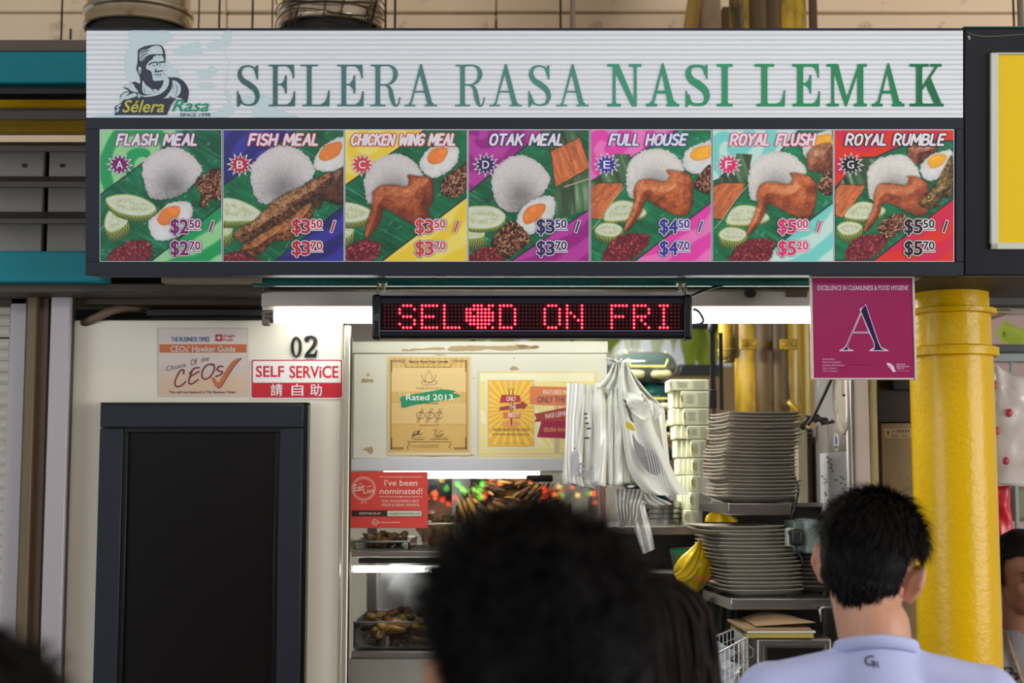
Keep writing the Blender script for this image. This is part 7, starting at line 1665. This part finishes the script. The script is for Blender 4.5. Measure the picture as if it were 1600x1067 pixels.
    for s_ in (-1, 1):
        place(remesh([('c', (s_ * .105, -.03, .045), .045, (s_ * .125, .15, .036), .04), ('c', (s_ * .105, -.03, .02), .02, (s_ * .125, .16, .02), .02)], .01, body_m, 4), 'shoe', mat('shoe_dark', (40, 36, 34), .5), t)
    # eyes and brows
    for s_ in (-1, 1):
        m = MB(); c = hm @ Vector((s_ * .031, .078, .012)); m.ell(c, (.0125, .0125, .0125), 14, 10); m.build('eye', mat('eye_white', (220, 214, 206), .2, coat=.5), t, smooth=True)
        m = MB(); m.ell(hm @ Vector((s_ * .031, .087, .010)), (.006, .0045, .006), 10, 8); m.build('iris', mat('iris_dark', (26, 18, 14), .15), t, smooth=True)
        m = MB(); m.tube([hm @ Vector((s_ * .014, .098, .033)), hm @ Vector((s_ * .03, .094, .037)), hm @ Vector((s_ * .05, .080, .031))], [.0022, .0028, .0012], 6); m.build('eyebrow', hair_m, t, smooth=True)
        # upper lids (looking down)
        m = MB(); m.ell(hm @ Vector((s_ * .031, .0785, .0135 if female else .0165)), (.0148, .0138, .0125 if female else .0105), 14, 8); m.build('eyelid', skin, t, smooth=True)
    m = MB(); m.ell(hm @ Vector((0, .098, -.059)), (.021, .006, .0045), 16, 8); m.build('lips', mat('lips', (142, 84, 78), .4), t, smooth=True)
    # hair shell + strands
    rnd = random.Random(hair_seed); nr_ = np.random.RandomState(hair_seed)
    def keep(q):                              # q on unit sphere of cranium in head space
        x_, y_, z_ = q
        if y_ > .55 and z_ < .35 - .0: return False
        if female:
            if y_ > .3: return z_ > .12 + .85 * (y_ - .3) + .15 * abs(x_)
            if y_ > -.35: return z_ > side
            return z_ > -.8
        if y_ > .15: return z_ > -.05 + .55 * (y_ - .15)
        if abs(x_) > .6 and y_ > -.42: return z_ > side
        return z_ > -.88 - .1 * y_ + .5 * abs(x_)
    ctr = Vector((0, -.012, .022)); rad = Vector((.079, .098, .098)); 
    def pt(q, e=0.): return Vector((ctr.x + q[0] * (rad.x + e), ctr.y + q[1] * (rad.y + e), ctr.z + q[2] * (rad.z + e) - (.012 if q[2] < -.3 and q[1] < 0 else 0)))
    m = MB(); nu, nv = 56, 36; idx = {}; th0 = hair_len * .45
    for j in range(nv + 1):
        for i in range(nu):
            a = 2 * pi * i / nu; ph = pi * j / nv; q = (sin(ph) * cos(a), sin(ph) * sin(a), cos(ph)); idx[i, j] = len(m.v)
            nn = mnoise.noise(Vector(q) * 5 + Vector((hair_seed, 0, 0))); m.v.append(tuple(hm @ pt(q, th0 * (1 + .35 * nn) * (1 if q[2] > -.3 else .45) * (1 - .5 * max(0, abs(q[0]) - .6) / .4 * (q[2] < .4)))))
    for j in range(nv):
        for i in range(nu):
            a = 2 * pi * (i + .5) / nu; ph = pi * (j + .5) / nv; q = (sin(ph) * cos(a), sin(ph) * sin(a), cos(ph))
            if keep(q): m.f.append((idx[i, j], idx[i, j + 1], idx[(i + 1) % nu, j + 1], idx[(i + 1) % nu, j])); m.m.append(0)
    m.build('hair_base', hair_m, t, smooth=True)
    V_ = []; Fc = []
    cnt = 0
    while cnt < hair_n:
        q = nr_.normal(size=3); q /= np.linalg.norm(q)
        if not keep(tuple(q)): continue
        cnt += 1; p0 = pt(q, th0 * .4); n_ = Vector(q); 
        down = Vector((0, -.25, -1)) if q[1] < .2 else Vector((0, .6, -.8))
        if female and q[2] > -.1: down = Vector((0, -1, -.35))
        tg = (down - n_ * down.dot(n_)); tg.normalize() if tg.length > 1e-3 else None
        cl = mnoise.noise(Vector(q) * 7 + Vector((0, hair_seed, 0)))
        lift = .55 + .3 * cl if q[2] > 0 else .22
        if curly: lift = .7
        if female: lift = .06
        d = (n_ * lift + tg * (1 - lift * .5) + Vector(nr_.normal(size=3)) * (.06 if female else .22 + curly)).normalized()
        ln = hair_len * (.7 + .6 * rnd.random()) * (1.25 if q[2] > .3 else .8 if abs(q[0]) < .6 else .45); w = .0009 + .0006 * rnd.random()
        s1 = d.cross(n_); s1 = s1.normalized() if s1.length > 1e-4 else Vector((1, 0, 0)); mid = p0 + d * ln * .55; tip = p0 + (d * .8 + tg * .45 + Vector(nr_.normal(size=3)) * curly).normalized() * ln
        i0 = len(V_)
        for q_, w_ in ((p0, w), (mid, w * .8), (tip, w * .12)): V_.append(tuple(hm @ (q_ - s1 * w_))); V_.append(tuple(hm @ (q_ + s1 * w_)))
        Fc += [(i0, i0 + 1, i0 + 3, i0 + 2), (i0 + 2, i0 + 3, i0 + 5, i0 + 4)]
    mm = MB(); mm.v = V_; mm.f = Fc; mm.m = [0] * len(Fc); o = mm.build('hair', hair_m, t, fix=False); o['kind'] = 'stuff'
    return t, hm, body_m, nk, sh
M_hair = mat('black_hair', (12, 10, 11), .62, var=.3, spec=.16); M_hair2 = mat('dark_brown_hair', (11, 8, 7), .6, col2=(30, 16, 14), vs=2.2, spec=.15)
S1 = skin_mat('skin_light', (206, 158, 130), (188, 132, 106)); S2 = skin_mat('skin_tan', (150, 106, 84), (128, 84, 66))
M_tee = mat('tshirt_lilac_white', (180, 188, 232), .75, var=.05, vs=4, bump=.1, bs=300); M_jean = mat('trousers_dark', (44, 48, 62), .8)
# man in the white T-shirt at the counter
YM = 2.55; hc = P(1374, 872, YM)
Hm = hc.z + .100
t, hm, bm_, nk, shz = person('person', 'man seen from behind in a white T-shirt with short spiky black hair at the counter', P(1362, 1000, YM).x, YM - .02, Hm, -.10, S1, M_hair, M_tee, M_jean,
        roll=.20, pitch=-.18, hyaw=-.40, nrad=.058, hair_n=14000, hair_len=.030, vox=.0045, hair_seed=4, shoulder_dz=-.012, neck=.140)
# GR mark on the shirt
def shirt_map(px, py, off=0.): return P(px, py, 2.392 + (py - 1030) * -.0009 - off)
# other figures
person('person', 'person whose black haired head fills the bottom centre of the picture', P(832, 900, 1.19).x, 1.19, P(0, 782, 1.19).z - .03, 0, S1, M_hair, mat('tee_dark', (40, 40, 48), .8), M_jean, hair_n=9000, hair_len=.034, vox=.009, hair_seed=8, curly=.35, hyaw=.35, side=-.62)
t2, hm2, b2_, nk2, _ = person('person', 'woman with long dark brown hair between the nearest head and the wire basket', P(994, 1000, 2.0).x, 2.0, P(0, 900, 2.0).z - .012, 0, S1, M_hair2, mat('tee_plum', (70, 40, 60), .8), M_jean, hair_n=3000, hair_len=.03, vox=.009, hair_seed=12, side=-.3, female=True, slim=.88)
# her long hair: many slightly wavy locks falling down the back
random.seed(14); m = MB()
for k in range(620):
    a = pi + pi * random.random(); rr_ = .080 + random.uniform(0, .026); st_ = Vector((rr_ * cos(a) * 1.0, -.012 + rr_ * 1.15 * sin(a), .05 + random.uniform(-.03, .035))); top = Vector((st_.x * .45, st_.y * .45 - .01, .128)); sp = 1 + random.uniform(.0, .25)
    pts = [top, st_, Vector((st_.x * sp * .97, st_.y * 1.08, -.06)), Vector((st_.x * sp + random.uniform(-.01, .01), st_.y * 1.1 - .005, -.18)), Vector((st_.x * sp + random.uniform(-.015, .015), st_.y * 1.1 - .02, -.32 - random.uniform(0, .06)))]
    pts = [hm2 @ Vector(p) for p in spline([tuple(p) for p in pts], 3, False)]; n = len(pts); m.tube(pts, [.0035 * (1 - .6 * i / n) for i in range(n)], 4, cap=False)
o = m.build('long_hair', M_hair2, t2, smooth=True); o['kind'] = 'stuff'
person('person', 'person partly cut off at the bottom left corner with dark hair', P(-75, 1000, 1.0).x, 1.0, P(0, 975, 1.0).z - .018, .2, S1, M_hair, mat('tee_dark', (40, 40, 48), .8), M_jean, hair_n=3000, hair_len=.03, vox=.010, hair_seed=15, side=-.3)
# young woman behind the column, looking down to the right
t3, hm3, b3, nk3, _ = person('person', 'young woman in a grey T-shirt with a lanyard at the right edge behind the column', P(1592, 900, 4.3).x, 4.3, P(0, 833, 4.3).z, pi + .0, S2, M_hair, mat('tee_grey', (128, 128, 134), .8, var=.08), M_jean, hair_n=7000, hair_len=.022, vox=.005, hair_seed=17, side=-.5, female=True, slim=.88, pitch=-.28, hyaw=.15)
M_lan = mat('lanyard_stripe', (190, 160, 120), .6, col2=(90, 50, 80), vs=60)
fl3 = lambda x, y, z: b3 @ Vector((x, y, z))
MB().tube([fl3(-.05, .02, nk3 + .0), fl3(-.055, .075, nk3 - .05), fl3(-.04, .115, nk3 - .13), fl3(-.005, .135, nk3 - .24)], .006, 6).build('lanyard', M_lan, t3, smooth=True)
MB().tube([fl3(.05, .02, nk3 + .0), fl3(.055, .075, nk3 - .05), fl3(.04, .115, nk3 - .13), fl3(.005, .135, nk3 - .24)], .006, 6).build('lanyard', M_lan, t3, smooth=True)
# stall worker bending behind the showcase
person('person', 'stall worker with black hair bending behind the showcase glass', P(690, 800, 4.85).x, 4.85, P(0, 742, 4.85).z, pi - .5, S2, M_hair, mat('tee_white', (196, 196, 200), .8), M_jean, hair_n=3000, hair_len=.02, vox=.008, hair_seed=19, female=True, pitch=-.5)
# ---- print on the T-shirts : found by casting onto the shirt mesh
dg = bpy.context.evaluated_depsgraph_get()
def onto(obj_, px, py, lift=.0012):
    mw_ = obj_.matrix_world if obj_.parent is None else Matrix.Translation(wloc(obj_)); o_ = mw_.inverted() @ Vector((0, 0, CZ)); d_ = (P(px, py, 3.) - Vector((0, 0, CZ))).normalized()
    ok, loc, nor, _ = obj_.ray_cast(o_, d_, depsgraph=dg)
    return (mw_ @ loc) - d_ * lift if ok else None
def draped(txts, obj_, name, par, colr):
    bpy.context.view_layer.update()
    i_ = Ink(lambda x, y, off=0.: (onto(obj_, x, y, .002) or P(x, y, 2.4)))
    for a in txts: i_.text(*a[:5], colr, 0, *a[5:])
    i_.build(name, par)
bpy.context.view_layer.update(); dg = bpy.context.evaluated_depsgraph_get()
sh1 = [c for c in t.children if c.name.startswith('shirt')][0]
draped([('G', 1350.5, 1024, 1366, 1040, .02), ('R', 1364.5, 1033, 1375, 1043, .0)], sh1, 'shirt_mark', t, (34, 36, 44))
sh3_ = [c for c in t3.children if c.name.startswith('shirt')][0]
try: draped([('B', 1579, 1041, 1597, 1066, .05, -.3, radians(20))], sh3_, 'shirt_letter', t3, (36, 34, 40))
except Exception as e: print('letter', e)
